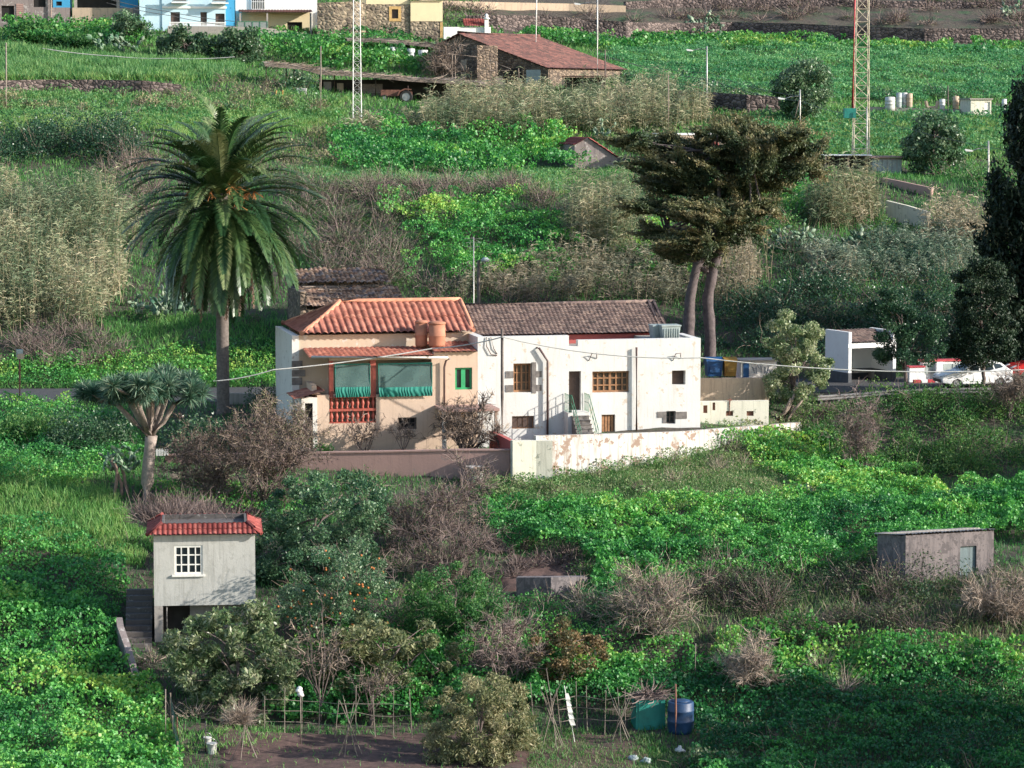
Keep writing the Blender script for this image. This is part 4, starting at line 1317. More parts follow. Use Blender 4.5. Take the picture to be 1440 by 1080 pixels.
# ---- stuff on the facade: dark pole, mast, cables
def pole(name, label, cat, px, ytop, ybase=None, D=None, r=.09, mat='pole_wood', lean=0, group=None, r2=None):
    g = G(px, ybase) if D is None else GD_(px, D)
    top = P(px + lean, ytop, g[1])
    t = thing(name, label, cat, g, group)
    MB().tube([g - np.array([0, 0, .4]), (g + top) / 2 + np.array([.01, 0, 0]), top], [r, r * .92, r2 or r * .8], 8).build('shaft', M[mat], t)
    return t, Vector(top)
t, top1 = pole('utility_pole', 'dark thin wooden pole standing in front of the white house facade', 'pole', 706, 462, D=147.2, r=.085)
def cable(label, pts, r=.018, mat='cable', sag=.0):
    W = [Vector(P(*p)) for p in pts]; path = []
    for i in range(len(W) - 1):
        n = 12
        for k in range(n + (i == len(W) - 2)):
            u = k / n; q = W[i].lerp(W[i + 1], u); q.z -= sag * 4 * u * (1 - u); path.append(q)
    mid = path[len(path) // 2]
    o = MB().tube(path, r, 5).build('cable', M[mat], loc=mid)
    return tag(o, label, 'cable')
cable('pale overhead cable crossing the verandah from the palm to the lean-to corner', [(300, 536, 147), (384, 520, 147), (608, 490, 149.2), (706, 474, 147.1)], .03, 'pale_cable', .1)
cable('pale overhead cable from the dark pole past the white house towards the car', [(706, 474, 147.1), (985, 503, 147.5), (1440, 520, 149)], .03, 'pale_cable', .35)
mast, mt = pole('antenna_mast', 'tall thin pale antenna mast rising above the tiled roofs', 'mast', 666, 333, D=157.0, r=.035, mat='metal')
mb = MB()
for k, L in enumerate((.5, .42, .34)):
    z = mt.z - .1 - k * .22; mb.tube([(mt.x - L, mt.y, z), (mt.x + L, mt.y, z)], .014, 5)
mb.tube([(mt.x - .1, mt.y, mt.z - .05), (mt.x + .35, mt.y, mt.z - .3)], .014, 5)
mb.build('aerial', M['metal'], mast)
t, tp_ = pole('street_lamp', 'dark lamp post with a blue grey lantern behind the tiled houses', 'street lamp', 673, 366, D=171, r=.10, mat='pole_wood')
MB().tube([tp_, tp_ + Vector((.35, -.1, .1))], .04, 6).build('arm', M['pole_wood'], t)
MB().lathe(tp_ + Vector((.4, -.1, -.12)), [(.05, 0), (.24, .05), (.26, .16), (.12, .3)], 10).build('lantern', M['tank_grey'], t)
t, _ = pole('vent_pipe', 'short terracotta coloured pipe standing at the edge of the red tiled roof', 'pipe', 643, 443, D=153.8, r=.06, mat='red_ridge')


# ---- garden hut on the left slope
SF = FR(P(217, 850, 121.4), 6)
sh = thing('garden_hut', 'small grey rendered hut on stilts with red tile edging and white window', 'hut', SF.pt(2.1, 0, -2.2))
aE = SF.loc(359, 800)[0]; hTp = SF.loc(288, 752)[1]; hBt = SF.loc(288, 851)[1]; dp = 3.4
R_sw = SF.rect(245, 767, 285, 808)
mb = MB(); mb.wall(SF, 0, aE, 0, .2, hBt, hTp, [R_sw])
mb.box(SF, 0, .2, .2, dp, hBt, hTp); mb.box(SF, aE - .2, aE, .2, dp, hBt, hTp); mb.wall(SF, .2, aE - .2, dp - .2, dp, hBt, hTp); mb.box(SF, .2, aE - .2, .2, dp - .2, hBt, hBt + .15)
mb.build('wall', M['hut_plaster'], sh)
window(SF, sh, R_sw, .03, 4, 3, 'white_wood', fw=.09, mw=.05)
MB().box(SF, R_sw[0] - .1, R_sw[1] + .1, -.09, .1, R_sw[2] - .08, R_sw[2] - .002).build('sill', M['white_wood'], sh)
# base below: stilt, recessed wall
mb = MB(); mb.box(SF, -.0, .36, .0, .4, hBt - 3.2, hBt - .003)
mb.box(SF, 1.5, aE, .9, 1.1, hBt - 3.2, hBt - .003); mb.box(SF, 0.0, .22, .4, dp, hBt - 3.2, hBt - .003)
mb.build('base_wall', M['concrete'], sh)
MB().tube([SF.pt(.52, .1, hBt), SF.pt(.52, .1, hBt - 2.5)], .035, 6).build('pipe', M['metal'], sh)
MB().box(SF, .36, 1.5, 1.5, 1.6, hBt - 3.2, hBt - .003).build('recess_shade_panel', M['void'], sh)
# tiled skirt roof around a sunk flat roof
mb = MB(); o_ = .28; sk = .62; rise = .40
def skirt(a, b, inward, hgt=hTp + .02):
    e = (Vector(b) - Vector(a)); L = e.length; e.normalize(); w = (Vector(inward) * sk + Vector((0, 0, rise))); LL = w.length
    tiles(mb, a, e, w.normalized(), lambda s: LL * min(1, s / sk, (L - s) / sk), L, .215, .06, .36, 6)
z_ = hTp + .02
c00, c10, c11, c01 = SF.pt(-o_, -o_, z_), SF.pt(aE + o_, -o_, z_), SF.pt(aE + o_, dp + o_, z_), SF.pt(-o_, dp + o_, z_)
skirt(c00, c10, SF.n); skirt(c10, c11, -SF.t); skirt(c11, c01, -SF.n); skirt(c01, c00, SF.t)
rf = mb.build('tile_edging', M['hut_tile'], sh)
mb = MB()
for a, b in ((c00, SF.pt(sk - o_, sk - o_, z_ + rise)), (c10, SF.pt(aE + o_ - sk, sk - o_, z_ + rise)), (c11, SF.pt(aE + o_ - sk, dp + o_ - sk, z_ + rise)), (c01, SF.pt(sk - o_, dp + o_ - sk, z_ + rise))):
    MB().tube([Vector(a) + Vector((0, 0, .05)), Vector(b) + Vector((0, 0, .07))], .09, 8).build('hip_tile', M['hut_tile'], rf)
mb = MB(); i0 = sk - o_; i1 = aE + o_ - sk; j1 = dp + o_ - sk
mb.wall(SF, i0, i1, i0, i0 + .1, z_, z_ + rise + .05); mb.wall(SF, i0, i1, j1 - .1, j1, z_, z_ + rise + .05)
mb.box(SF, i0, i0 + .1, i0 + .1, j1 - .1, z_, z_ + rise + .05); mb.box(SF, i1 - .1, i1, i0 + .1, j1 - .1, z_, z_ + rise + .05)
mb.box(SF, i0 + .1, i1 - .1, i0 + .1, j1 - .1, z_, z_ + .25)
mb.build('flat_roof', M['dark_roof'], sh)
EXCL.append((SF, -.4, aE + .3, -.3, dp + .4))
# stone steps and low wall left of the hut
st = thing('garden_steps', 'stone steps, shade put into their dark tone, along the left wall of the grey hut', 'steps', SF.pt(-.7, .5, -2.8))
mb = MB()
for k in range(11): mb.box(SF, -1.25, -.12, -.9 + k * .36, -.9 + (k + 1) * .36 + .01, hBt - 3.4, hBt - 1.75 + k * .20)
mb.build('flight', M['dark_roof'], st)  # dark material stands in for the unlit hollow at the steps
polywall('step_wall', 'low sloping grey wall beside the steps below the hut', 'wall', [(196, 950, 117.6), (184, 908, 119.0), (174, 880, 120.4), (172, 868, 121.8)], 'grey_brown_concrete', .28, 1)

# ---- concrete shed on the right terrace
CF = FR(P(1273, 815, 125.2), 20)
cs = thing('concrete_shed', 'small dark weathered concrete shed with grey door on the right terrace', 'shed', CF.pt(2, 0, -.4))
aC = CF.loc(1397, 790)[0]; hC = CF.loc(1330, 750)[1]; hC2 = hC
R_cd = CF.rect(1350, 768, 1373, 822)
mb = MB(); mb.wall(CF, 0, aC, 0, .22, -1.2, hC, [R_cd])
for x in (0, aC - .22): mb.prism(CF, [(.22, -1.2), (2.7, -1.2), (2.7, hC - .30), (.22, hC - .05)], x, x + .22, axis='a')
mb.box(CF, .22, aC - .22, 2.5, 2.7, -1.2, hC - .34)
mb.build('wall', M['shed_concrete'], cs)
slab(CF, cs, R_cd, .1, .05, 'shed_door', 'door')
mb = MB(); tiles(mb, CF.pt(-.1, -.12, hC + .03), CF.t, (CF.n * 2.9 - Vector((0, 0, .33))).normalized(), lambda s: 3.0, aC + .2, .18, .045, 1.5, 4); mb.build('roof', M['concrete'], cs)
EXCL.append((CF, -.3, aC + .2, -.3, 3.8))
polywall('rubble_bank_wall', 'short grey terrace wall holding the soil patch in mid slope', 'wall', [(726, 812, 125.0), (775, 812, 124.6), (826, 811, 125.4)], 'shed_concrete', .4, 1.5)
EXCL.append((FR(P(757, 800, 128), 0), -1.6, 1.7, -3.2, 1.8))
sheet('bare_soil', 'bare dark soil patch above the short terrace wall', M['tilled'], (688 - 720) / F, (826 - 720) / F, 125.2, 131.2, .05, 70, 60, ragged=1.1)
# ------------------------------------------------------------------ buildings and structures up the slope
def fbox(fr, r, d0, d1, mat, name, root): return MB().box(fr, r[0], r[1], d0, d1, r[2], r[3]).build(name, M[mat], root)


# ---- blue house
BF = FR(P(228, 38, 289), 7)
bh = thing('blue_house', 'pale blue house with dark balconies and a white balustrade at the top of the slope', 'house', BF.pt(3, 0, -2))
r = BF.rect(228, -40, 317, 40)
ho = holepx(BF, [(240, 17, 253, 36), (282, 17, 291, 36), (303, 19, 316, 36), (244, -16, 262, 1), (300, -16, 318, 1)])
MB().wall(BF, 0, r[1], 0, .35, r[2] - 1.5, r[3], ho).build('wall', M['blue_paint'], bh)
for q in ho[:3]: slab(BF, bh, q, .25, .06, 'dark_door', 'door')
for q in ho[3:]: window(BF, bh, q, .2, 2, 1, 'pole_wood')
for q in ((241, -10, 264, 3), (297, -10, 321, 4)):
    q = BF.rect(*q); mb = MB().box(BF, q[0], q[1], -1.0, -.002, q[2] - .12, q[2]); mb.build('balcony_slab', M['far_white'], bh)
    mb = MB(); mb.box(BF, q[0] + .04, q[1] - .04, -.95, -.9, q[2] + .78, q[2] + .86)
    n = 16
    for i in range(n): x = q[0] + .06 + (q[1] - q[0] - .16) * i / (n - 1); mb.box(BF, x, x + .045, -.94, -.9, q[2] + .002, q[2] + .78)
    mb.build('balcony_railing', M['dark_door'], bh)
q = BF.rect(316, -40, 330, 40, .8); fbox(BF, (q[0], q[1], q[2] - 1.5, q[3]), .8, 8, 'strong_blue', 'recessed_wall', bh)  # strong blue stands in for the shade on this set-back wall
q = BF.rect(196, -40, 228, 48, .0); fbox(BF, (q[0], q[1] - .003, q[2] - 1.5, q[3]), .1, 8, 'blue_paint', 'blank_wall', bh)
MB().box(BF, 0.01, r[1] - .01, .36, 8, r[2] - 1.5, r[3]).build('rear_block', M['blue_paint'], bh)
q = BF.rect(228, 9, 319, 12); fbox(BF, q, -.1, -.002, 'far_white', 'cornice', bh)
mb = MB(); q = BF.rect(238, 31, 318, 37, -2.2); mb.box(BF, q[0], q[1], -2.3, -2.1, q[3] - .08, q[3])
n = 44
for i in range(n):
    x = q[0] + (q[1] - q[0]) * (i + .5) / n; mb.box(BF, x - .035, x + .035, -2.25, -2.15, q[2], q[3] - .081)
mb.build('balustrade', M['far_white'], bh)
polywall('terrace_wall', 'long brown grey terrace wall under the blue and white houses', 'wall', [(236, 36.5, 286.4), (320, 37, 287), (375, 39, 287.5), (432, 47, 288.4)], 'concrete', .4, 2.2)

# ---- houses at the far left
LF = FR(P(0, 34, 289), 7)
g1 = thing('grey_house', 'shabby grey house with a roller shutter at the top left corner', 'house', LF.pt(1.5, 0, 0))
q = LF.rect(-40, -40, 72, 34); ho = holepx(LF, [(2, 8, 20, 30), (47, -12, 64, 10)])
MB().wall(LF, q[0], q[1], 0, .3, q[2] - 1.5, q[3], ho).build('wall', M['grey_brown_concrete'], g1)
for k in ho: slab(LF, g1, k, .2, .05, 'dark', 'opening_shade_panel')
mb = MB(); k = LF.rect(23, 5, 33, 30)
for i in range(9): z0 = k[2] + (k[3] - k[2]) * i / 9; mb.box(LF, k[0], k[1], -.05, -.003, z0, z0 + (k[3] - k[2]) / 9 - .03)
mb.build('roller_shutter', M['pink_plaster'], g1)
MB().box(LF, q[0], q[1], .31, 7, q[2] - 1.5, q[3] + .1).build('rear_block', M['grey_brown_concrete'], g1)
q = LF.rect(72, -40, 98, 34); g2 = thing('small_blue_house', 'narrow bright blue house with one small square window beside the grey house', 'house', LF.pt(q[0] + 1, 0, 0))
ho = holepx(LF, [(79, 2, 87, 8)])
q2 = LF.rect(74, -40, 98, 10.5); MB().wall(LF, q2[0], q2[1], .05, .35, q2[2], q2[3], ho).build('wall', M['strong_blue'], g2)
MB().box(LF, q2[0], q2[1], .36, 6, q2[2], q2[3]).build('rear_block', M['strong_blue'], g2)
fbox(LF, (q[0] + .004, q[1], q[2] - 1.5, q2[2] - .003), .02, 6, 'grey_brown_concrete', 'plinth', g2)
slab(LF, g2, ho[0], .2, .05, 'dark', 'window')
q = LF.rect(102, 11, 191, 55); g3 = thing('block_wall_house', 'unfinished tan blockwork house with an open shaded upper floor', 'house', LF.pt(q[0] + 2, 0, 0))
MB().box(LF, q[0], q[1], 0, 6, q[2] - 1.5, q[3]).build('wall', M['tan_concrete'], g3)
q3 = LF.rect(104, -14, 168, 11); mb = MB()
mb.box(LF, q3[0], q3[1], 2.2, 2.4, q3[2] + .005, q3[3]); mb.build('back_wall', M['void'], g3)
mb = MB()
for x in (q3[0], q3[1] - .3): mb.box(LF, x, x + .3, .05, .35, q3[2] + .004, q3[3])
mb.box(LF, q3[0] - .1, q3[1] + .1, -.02, 5, q3[3] + .003, q3[3] + .3); mb.build('upper_frame', M['concrete'], g3)
q4 = LF.rect(168, -30, 194, 12); MB().box(LF, q4[0] + .01, q4[1], .4, 5, q4[2] + .01, q4[3]).build('blue_wall', M['strong_blue'], g3)
q5 = LF.rect(187, 10, 194, 45); MB().box(LF, q5[0] + .003, q5[1] + .1, -.1, .38, q5[2] - 1, q5[3]).build('dark_pier', M['grey_brown_concrete'], g3)

# ---- white house with carport
WF = FR(P(332, 44, 291), 7)
g4 = thing('far_white_house', 'white house with a barred window above a red tiled carport', 'house', WF.pt(4, 0, 0))
q = WF.rect(331, -60, 446, 44, 2.5); ho = holepx(WF, [(354, -8, 372, 13)], 2.5)
MB().wall(WF, q[0], q[1], 2.5, 2.9, q[2] - 1, q[3], ho).build('wall', M['far_white'], g4)
MB().box(WF, q[0], q[1], 2.91, 9, q[2] - 1, q[3]).build('rear_block', M['far_white'], g4)
w_ = slab(WF, g4, ho[0], 2.75, .05, 'glass', 'window')
mb = MB(); k = ho[0]
for i in range(8): x = k[0] + (k[1] - k[0]) * i / 7; mb.box(WF, x - .025, x + .025, 2.3, 2.35, k[2] - .1, k[3])
for z0 in (k[2], (k[2] + k[3]) / 2): mb.box(WF, k[0] - .05, k[1] + .05, 2.305, 2.345, z0 - .02, z0 + .02)
mb.build('bars', M['lamp_white'], w_)
cp_ = thing('carport', 'lean-to carport with red tile edge and dark garage mouth under the white house', 'carport', WF.pt(3.6, 0, 0))
q = WF.rect(336, 14, 440, 19, 0.); mb = MB(); e = WF.t; wv = WF.n * 2.4 + Vector((0, 0, .35))
z0 = WF.loc(390, 18)[1]
tiles(mb, WF.pt(q[0], 0, z0), e, wv.normalized(), lambda s: wv.length, q[1] - q[0], .3, .06, .5, 4); mb.build('roof', M['barn_tile'], cp_)
mb = MB()
for x in (338, 376, 437): k = WF.rect(x - 1.2, 19, x + 1.2, 48); mb = MB().box(WF, k[0], k[1], .1, .3, k[2] - .6, z0 - .01); mb.build('post', M['concrete'], cp_)
k = WF.rect(340, 19, 436, 46, 2.0); MB().wall(WF, k[0], k[1], 2.0, 2.2, k[2] - .6, z0 + .2, holepx(WF, [(404, 31, 425, 50)], 2.0)).build('back_wall', M['cream'], cp_)
k = WF.rect(403, 31, 426, 50, 2.3); fbox(WF, k, 2.25, 2.3, 'dark', 'garage_shade_panel', cp_)
k = WF.rect(334, 30, 376, 44, -.4); mb = MB()
for i in range(5): x = k[0] + (k[1] - k[0]) * i / 4; mb.box(WF, x - .04, x + .04, -.45, -.38, k[2], k[3])
mb.box(WF, k[0], k[1], -.44, -.39, k[3] - .06, k[3] + .001)
fen = thing('mesh_fence', 'green framed mesh fence in front of the carport', 'fence', WF.pt((k[0] + k[1]) / 2, -.4, k[2]))
mb.build('frame', M['green_rail'], fen); fbox(WF, k, -.42, -.41, 'mesh_net', 'mesh', fen)

# ---- cream and rubble stone house, dark stone wall beside it
QF = FR(P(515, 52, 293), 8)
g5 = thing('stone_house', 'cream plastered house with bare rubble base and ochre corner at the top', 'house', QF.pt(3.5, 0, 0))
q = QF.rect(515, -14, 577, 56); ho = holepx(QF, [(551, 13, 560, 26)])
k2 = QF.rect(515, 6, 577, 60)
MB().wall(QF, q[0], q[1], 0, .4, q[2] - 1.5, k2[3], ho).build('rubble_wall', M['light_stone'], g5)
slab(QF, g5, ho[0], .2, .05, 'dark_door', 'window')
mb = MB(); h_ = ho[0]; b = .28
mb.box(QF, h_[0] - b, h_[0], -.04, .12, h_[2] - b, h_[3] + b); mb.box(QF, h_[1], h_[1] + b, -.04, .12, h_[2] - b, h_[3] + b); mb.box(QF, h_[0], h_[1], -.039, .12, h_[3], h_[3] + b); mb.box(QF, h_[0], h_[1], -.039, .12, h_[2] - b, h_[2])
mb.build('window_surround', M['ochre_trim'], g5)
MB().box(QF, q[0], q[1], 0, 7, k2[3] + .003, q[3]).build('upper_wall', M['cream'], g5)
q = QF.rect(577, 1, 622, 30); MB().box(QF, q[0] + .003, q[1], -.25, 7, q[2], q[3]).build('wall', M['cream'], g5)
k2 = QF.rect(577, 30, 622, 58); MB().box(QF, q[0] + .003, q[1], -.22, 7, k2[2] - 1.5, q[2] - .003).build('stone_base', M['light_stone'], g5)
k2 = QF.rect(618.5, 30, 622.5, 56); MB().box(QF, k2[0], k2[1], -.26, .4, k2[2] - 1.5, q[2] - .1).build('corner_trim', M['ochre_trim'], g5)
mb = MB(); tiles(mb, QF.pt(q[0] - .1, -.5, q[3] + .01), QF.t, (QF.n * 2 + Vector((0, 0, .6))).normalized(), lambda s: 6, q[1] - q[0] + .3, .3, .06, .5, 4); mb.build('roof', M['barn_tile'], g5)
polywall('rubble_wall', 'tall dark rubble wall left of the cream stone house', 'wall', [(446, 4, 291), (470, 3, 291), (500, 2, 291.5), (514, 4, 292)], 'light_stone', .5, 3.5)
# white wall with little red roof
WW = FR(P(624, 54, 291), 8)
g6 = thing('white_gateway', 'white yard wall with a small red roof and a white finial pillar', 'wall', WW.pt(2, 0, 0))
q = WW.rect(624, 38, 690, 58); MB().box(WW, q[0], q[1], 0, .3, q[2] - 1, q[3]).build('wall', M['far_white'], g6)
q = WW.rect(652, 26, 683, 37); mb = MB(); wv = WW.n * 1.2 + Vector((0, 0, q[3] - q[2])); tiles(mb, WW.pt(q[0], -.2, q[2]), WW.t, wv.normalized(), lambda s: wv.length, q[1] - q[0], .25, .05, .5, 4); mb.build('roof', M['hut_tile'], g6)
q = WW.rect(681, 27, 686.5, 45); x = (q[0] + q[1]) / 2
MB().box(WW, q[0], q[1], -.35, -.003, q[2] - 1.5, q[3]).lathe(WW.pt(x, -.17, q[3] + .002), [(.32, 0), (.34, .1), (.12, .18), (.2, .32), (.16, .45), (.03, .55)], 8).build('pillar', M['far_white'], g6)

# ---- barn
KF = FR(P(771, 122, 262), -30)
bn = thing('stone_barn', 'old dark stone barn with a long rust red tiled roof', 'barn', KF.pt(-3, 2, -1))
aR_ = 0; rg = KF.loc(647, 46); ev = KF.loc(771, 95); lf = KF.loc(618, 63)
prof = [(lf[0], -2), (0, -2), (0, ev[1] - .15), (rg[0], rg[1] - .15), (lf[0], lf[1] - .15)]
MB().prism(KF, prof, 0, 14.5).build('wall', M['barn_stone'], bn)
mb = MB(); wv = KF.t * (rg[0] - .3) + Vector((0, 0, rg[1] - ev[1])); Lr = wv.length
tiles(mb, KF.pt(.3, -.35, ev[1] - .1), KF.n, wv.normalized(), lambda s: Lr, 15.2, .28, .07, .5, 5)
wv2 = KF.t * (rg[0] - lf[0] + .3) + Vector((0, 0, rg[1] - lf[1])); L2_ = wv2.length
tiles(mb, KF.pt(lf[0] - .3, 14.85, lf[1] - .1), -KF.n, wv2.normalized(), lambda s: L2_, 15.2, .28, .07, .5, 5)
rf = mb.build('roof', M['barn_tile'], bn)
MB().tube([KF.pt(rg[0], -.35, rg[1] + .05), KF.pt(rg[0], 7, rg[1]), KF.pt(rg[0], 14.8, rg[1] + .05)], .13, 7).build('ridge', M['barn_tile'], rf)
B2 = FR(P(671, 112, 261.3), 22)
q = B2.rect(671, 64, 700, 116); MB().box(B2, 0, q[1], 0, 1.2, q[2] - 1, q[3]).build('buttress', M['barn_stone'], bn)
q = B2.rect(673, 66, 700, 70)
mb = MB(); wv = B2.n * 1.5 + Vector((0, 0, .3)); 
k = KF.rect(740, 98, 760, 119, -.05); slab(KF, bn, k, -.04, .035, 'tank_grey', 'door')
k = KF.rect(648, 84, 656, 110, -.05); slab(KF, bn, k, -.04, .035, 'tan_concrete', 'door')
k = KF.rect(708, 96, 733, 122, -.05); slab(KF, bn, k, -.04, .035, 'dark', 'opening_shade_panel')
# porch frame of poles in front of the barn
pf = thing('pole_frame', 'rough frame of wooden poles leaning before the barn front', 'frame', G(700, 128))
mb = MB()
for (x0, y0, x1, y1, D0_, D1_) in ((630, 76, 670, 80, 258, 258), (636, 76, 636, 118, 258, 258), (640, 78, 640, 112, 258.5, 258.5), (689, 86, 689, 126, 257, 257), (698, 86, 698, 124, 256, 256), (689, 85, 718, 97, 257, 256), (729, 96, 731, 130, 256, 256), (727, 108, 730, 130, 255, 255), (733, 113, 734, 130, 255.5, 255.5), (689, 100, 716, 99, 256.5, 256.5)):
    MB().tube([P(x0, y0, D0_), P(x1, y1, D1_)], .055, 5).build('pole', M['grey_plank'], pf)
k = FR(P(703, 127, 256), 5); o = MB().box(k, -.35, .3, 0, .06, -.3, 1.1).build('board', M['pale_wood'], loc=k.pt(0, 0, 0)); tag(o, 'upright orange tan board propped before the barn', 'board')
# lean-to at the barn's right
k = FR(P(790, 126, 259), -8)
ln = thing('lean_to_shed', 'dark open lean-to under the right end of the barn roof', 'shed', k.pt(1.5, 0, 0))
q = k.rect(790, 107, 848, 128)
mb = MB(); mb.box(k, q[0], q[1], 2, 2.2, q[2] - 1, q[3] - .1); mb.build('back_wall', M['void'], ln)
mb = MB()
for x in (q[0] + .05, (q[0] + q[1]) / 2, q[1] - .1): MB().box(k, x, x + .1, 0, .1, q[2] - 1, q[3] - .06).build('post', M['grey_plank'], ln)
MB().box(k, q[0], q[1] + .3, -.3, 2.6, q[3] - .05, q[3] + .03).build('roof', M['barn_tile'], ln)


# ---- thatched cane shelter
def thatch_strip(name, label, pts, depth, thick, posts, ph, mat='thatch'):
    W = [Vector(P(*p)) for p in pts]
    root = thing(name, label, 'shelter', W[0] - Vector((0, 0, ph)))
    mb = MB(); nrm = Vector((-.15, 1, 0)).normalized() * depth
    for i in range(len(W) - 1):
        a, b = W[i], W[i + 1]; z = Vector((0, 0, thick)); t = nrm + Vector((0, 0, .18))
        mb.face([a, b, b + z, a + z]); mb.face([a + z, b + z, b + z + t, a + z + t]); mb.face([b, a, a + t, b + t])
    mb.build('roof', M[mat], root)
    nb = NB(); N = int(60 * sum((W[i + 1] - W[i]).length for i in range(len(W) - 1)))
    t = rng.random(N) * (len(W) - 1); i = t.astype(int); f = (t - i)[:, None]
    A = np.array([tuple(w) for w in W]); b = A[i] * (1 - f) + A[i + 1] * f
    b = b + rng.uniform(-.1, 1, (N, 1)) * np.array(nrm) + np.array([0, 0, thick]) + rng.normal(size=(N, 3)) * .06
    d = np.array([1, 0, -.05]) + rng.normal(size=(N, 3)) * np.array([.3, .7, .14])
    nb.add(ribbons(twigpaths(b, d, rng.uniform(.4, 1.6, N), 3, .08), np.array([.05, .045, .03])), np.repeat(rng.random(N), 2))
    nb.build('canes', LM['paletwig'], root)
    for (x, D_) in posts:
        g = GD_(x, D_); top = np.interp(x, [p[0] for p in pts], [p[1] for p in pts])
        zt = P(x, top, D_)[2]
        MB().tube([g - np.array([0, 0, .2]), np.array([g[0] + .04, g[1], zt])], .07, 6).build('post', M['grey_plank'], root)
    return root


thatch_strip('thatched_shelter', 'long low shelter roofed with dry canes in front of the barn', [(372, 93, 252), (425, 98, 252), (450, 105, 252), (520, 109, 252), (580, 115, 252), (640, 118, 252), (676, 121, 252)], 4.2, .3,
             [(374, 252.5), (402, 254), (413, 253), (449, 252.4), (470, 254), (528, 253), (600, 253), (655, 252.5)], 2.4)
k = FR(P(455, 137, 253.5), 2)
bk = thing('plank_pile', 'stack of long weathered planks lying under the cane shelter', 'planks', k.pt(3, 0, 0))
q = k.rect(462, 130, 565, 140)
mb = MB()
for i in range(5):
    mb = MB().box(k, q[0] + random.uniform(0, .8), q[1] - random.uniform(0, 1), -.1 + .2 * (i % 2), .5, q[2] + i * .14, q[2] + i * .14 + .11); mb.build('plank', M['grey_plank'], bk)
k = FR(P(455, 138, 255.5), 2); q = k.rect(450, 112, 680, 139)
sbk = thing('shelter_back_wall', 'board wall in painted shade tone at the back of the cane shelter', 'wall', k.pt((q[0] + q[1]) / 2, 0, q[2]))
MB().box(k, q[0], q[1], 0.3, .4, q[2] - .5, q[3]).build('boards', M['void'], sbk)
for (x0, y0, x1, y1, mt_, lb) in ((503, 118, 538, 129, 'grey_plank', 'wide grey board leaning under the cane shelter'), (474, 117, 483, 131, 'tan_concrete', 'tan sheet standing under the cane shelter'), (455, 115, 466, 128, 'concrete', 'pale panel standing at the left of the cane shelter')):
    q = k.rect(x0, y0, x1, y1, -1); f_ = k; o = MB().box(k, q[0], q[1], -1, -.93, q[2], q[3]).build('board', M[mt_], loc=k.pt(q[0], -1, q[2])); tag(o, lb, 'board')
# tractor: its rear wheel and red mudguard show
c = P(571, 136, 251.2)
tr = thing('tractor', 'rusty red tractor parked under the cane shelter with one big rear wheel showing', 'tractor', c - np.array([0, 0, .6]))
def wheel(c, r, wd, root, ax=Vector((0, 1, 0))):
    ax = ax.normalized(); u, v = basis(ax); mb = MB(); n = 20; b = 0
    prof = [(r * .62, -wd / 2), (r * .95, -wd / 2), (r, -wd * .3), (r, wd * .3), (r * .95, wd / 2), (r * .62, wd / 2)]
    for (rr_, x) in prof:
        for k in range(n):
            a = 6.2832 * k / n; mb.v.append(tuple(Vector(c) + ax * x + (u * math.cos(a) + v * math.sin(a)) * rr_))
    for i in range(len(prof)):
        i2 = (i + 1) % len(prof)
        for k in range(n): k2 = (k + 1) % n; mb.f.append((i * n + k, i * n + k2, i2 * n + k2, i2 * n + k)); mb.m.append(0); mb.sm.append(False)
    w = mb.build('wheel', M['tyre'], root)
    mb = MB(); mb.tube([Vector(c) - ax * wd * .35, Vector(c) + ax * wd * .35], r * .62, 16); mb.tube([Vector(c) - ax * wd * .45, Vector(c) + ax * wd * .45], r * .2, 10)
    mb.build('rim', M['rim'], w); return w
wheel(c, .55, .4, tr); wheel(c + np.array([0, 1.4, 0]), .55, .4, tr); wheel(c + np.array([-1.9, .2, -.18]), .36, .25, tr); wheel(c + np.array([-1.9, 1.2, -.18]), .36, .25, tr)
k = FR(Vector(c), 0)
MB().prism(k, [(-.75, .1), (-.6, .5), (-.1, .72), (.45, .66), (.45, .58), (-.08, .62), (-.5, .42), (-.62, .1)], -.25, .3).build('mudguard', M['rust'], tr)
MB().box(k, -2.2, -.6, .3, 1.1, .05, .6).box(k, -.6, .5, .35, 1.05, .1, .45).build('bonnet', M['rust'], tr)
MB().box(k, -.3, .2, .45, .95, .46, .56).box(k, .12, .2, .45, .95, .56, .95).build('seat', M['dark_door'], tr)
# junk by the shelter: green and yellow crates, white tank
k = FR(P(380, 141, 247), 0); 
o = MB().box(k, 0, .55, 0, .5, -.1, .62).box(k, .03, .52, .02, .48, .6205, .68).build('crate', M['teal_plastic'], loc=k.pt(.25, .2, 0)); tag(o, 'small dark green crate on the ground near the cane shelter', 'crate')
for x in (388, 397):
    k = FR(P(x, 141, 247), 0); o = MB().tube([k.pt(0, 0, -.2), k.pt(.03, 0, .85)], .09, 6).build('post', M['yellow_plastic'], loc=k.pt(0, 0, 0)); tag(o, 'short yellow post beside the dark green crate, ' + ('nearer the crate' if x == 388 else 'farther from the crate'), 'post', 'yellow posts')
k = FR(P(417, 133, 250), 0); t_ = thing('water_basin', 'pale square basin standing under the left end of the cane shelter', 'basin', k.pt(.4, .3, -.1)); MB().wall(k, 0, .85, 0, .05, -.2, .55).wall(k, 0, .85, .6, .65, -.2, .55).box(k, 0, .05, .05, .6, -.2, .55).box(k, .8, .85, .05, .6, -.2, .55).box(k, .05, .8, .05, .6, -.2, .1).build('body', M['white_plastic'], t_)

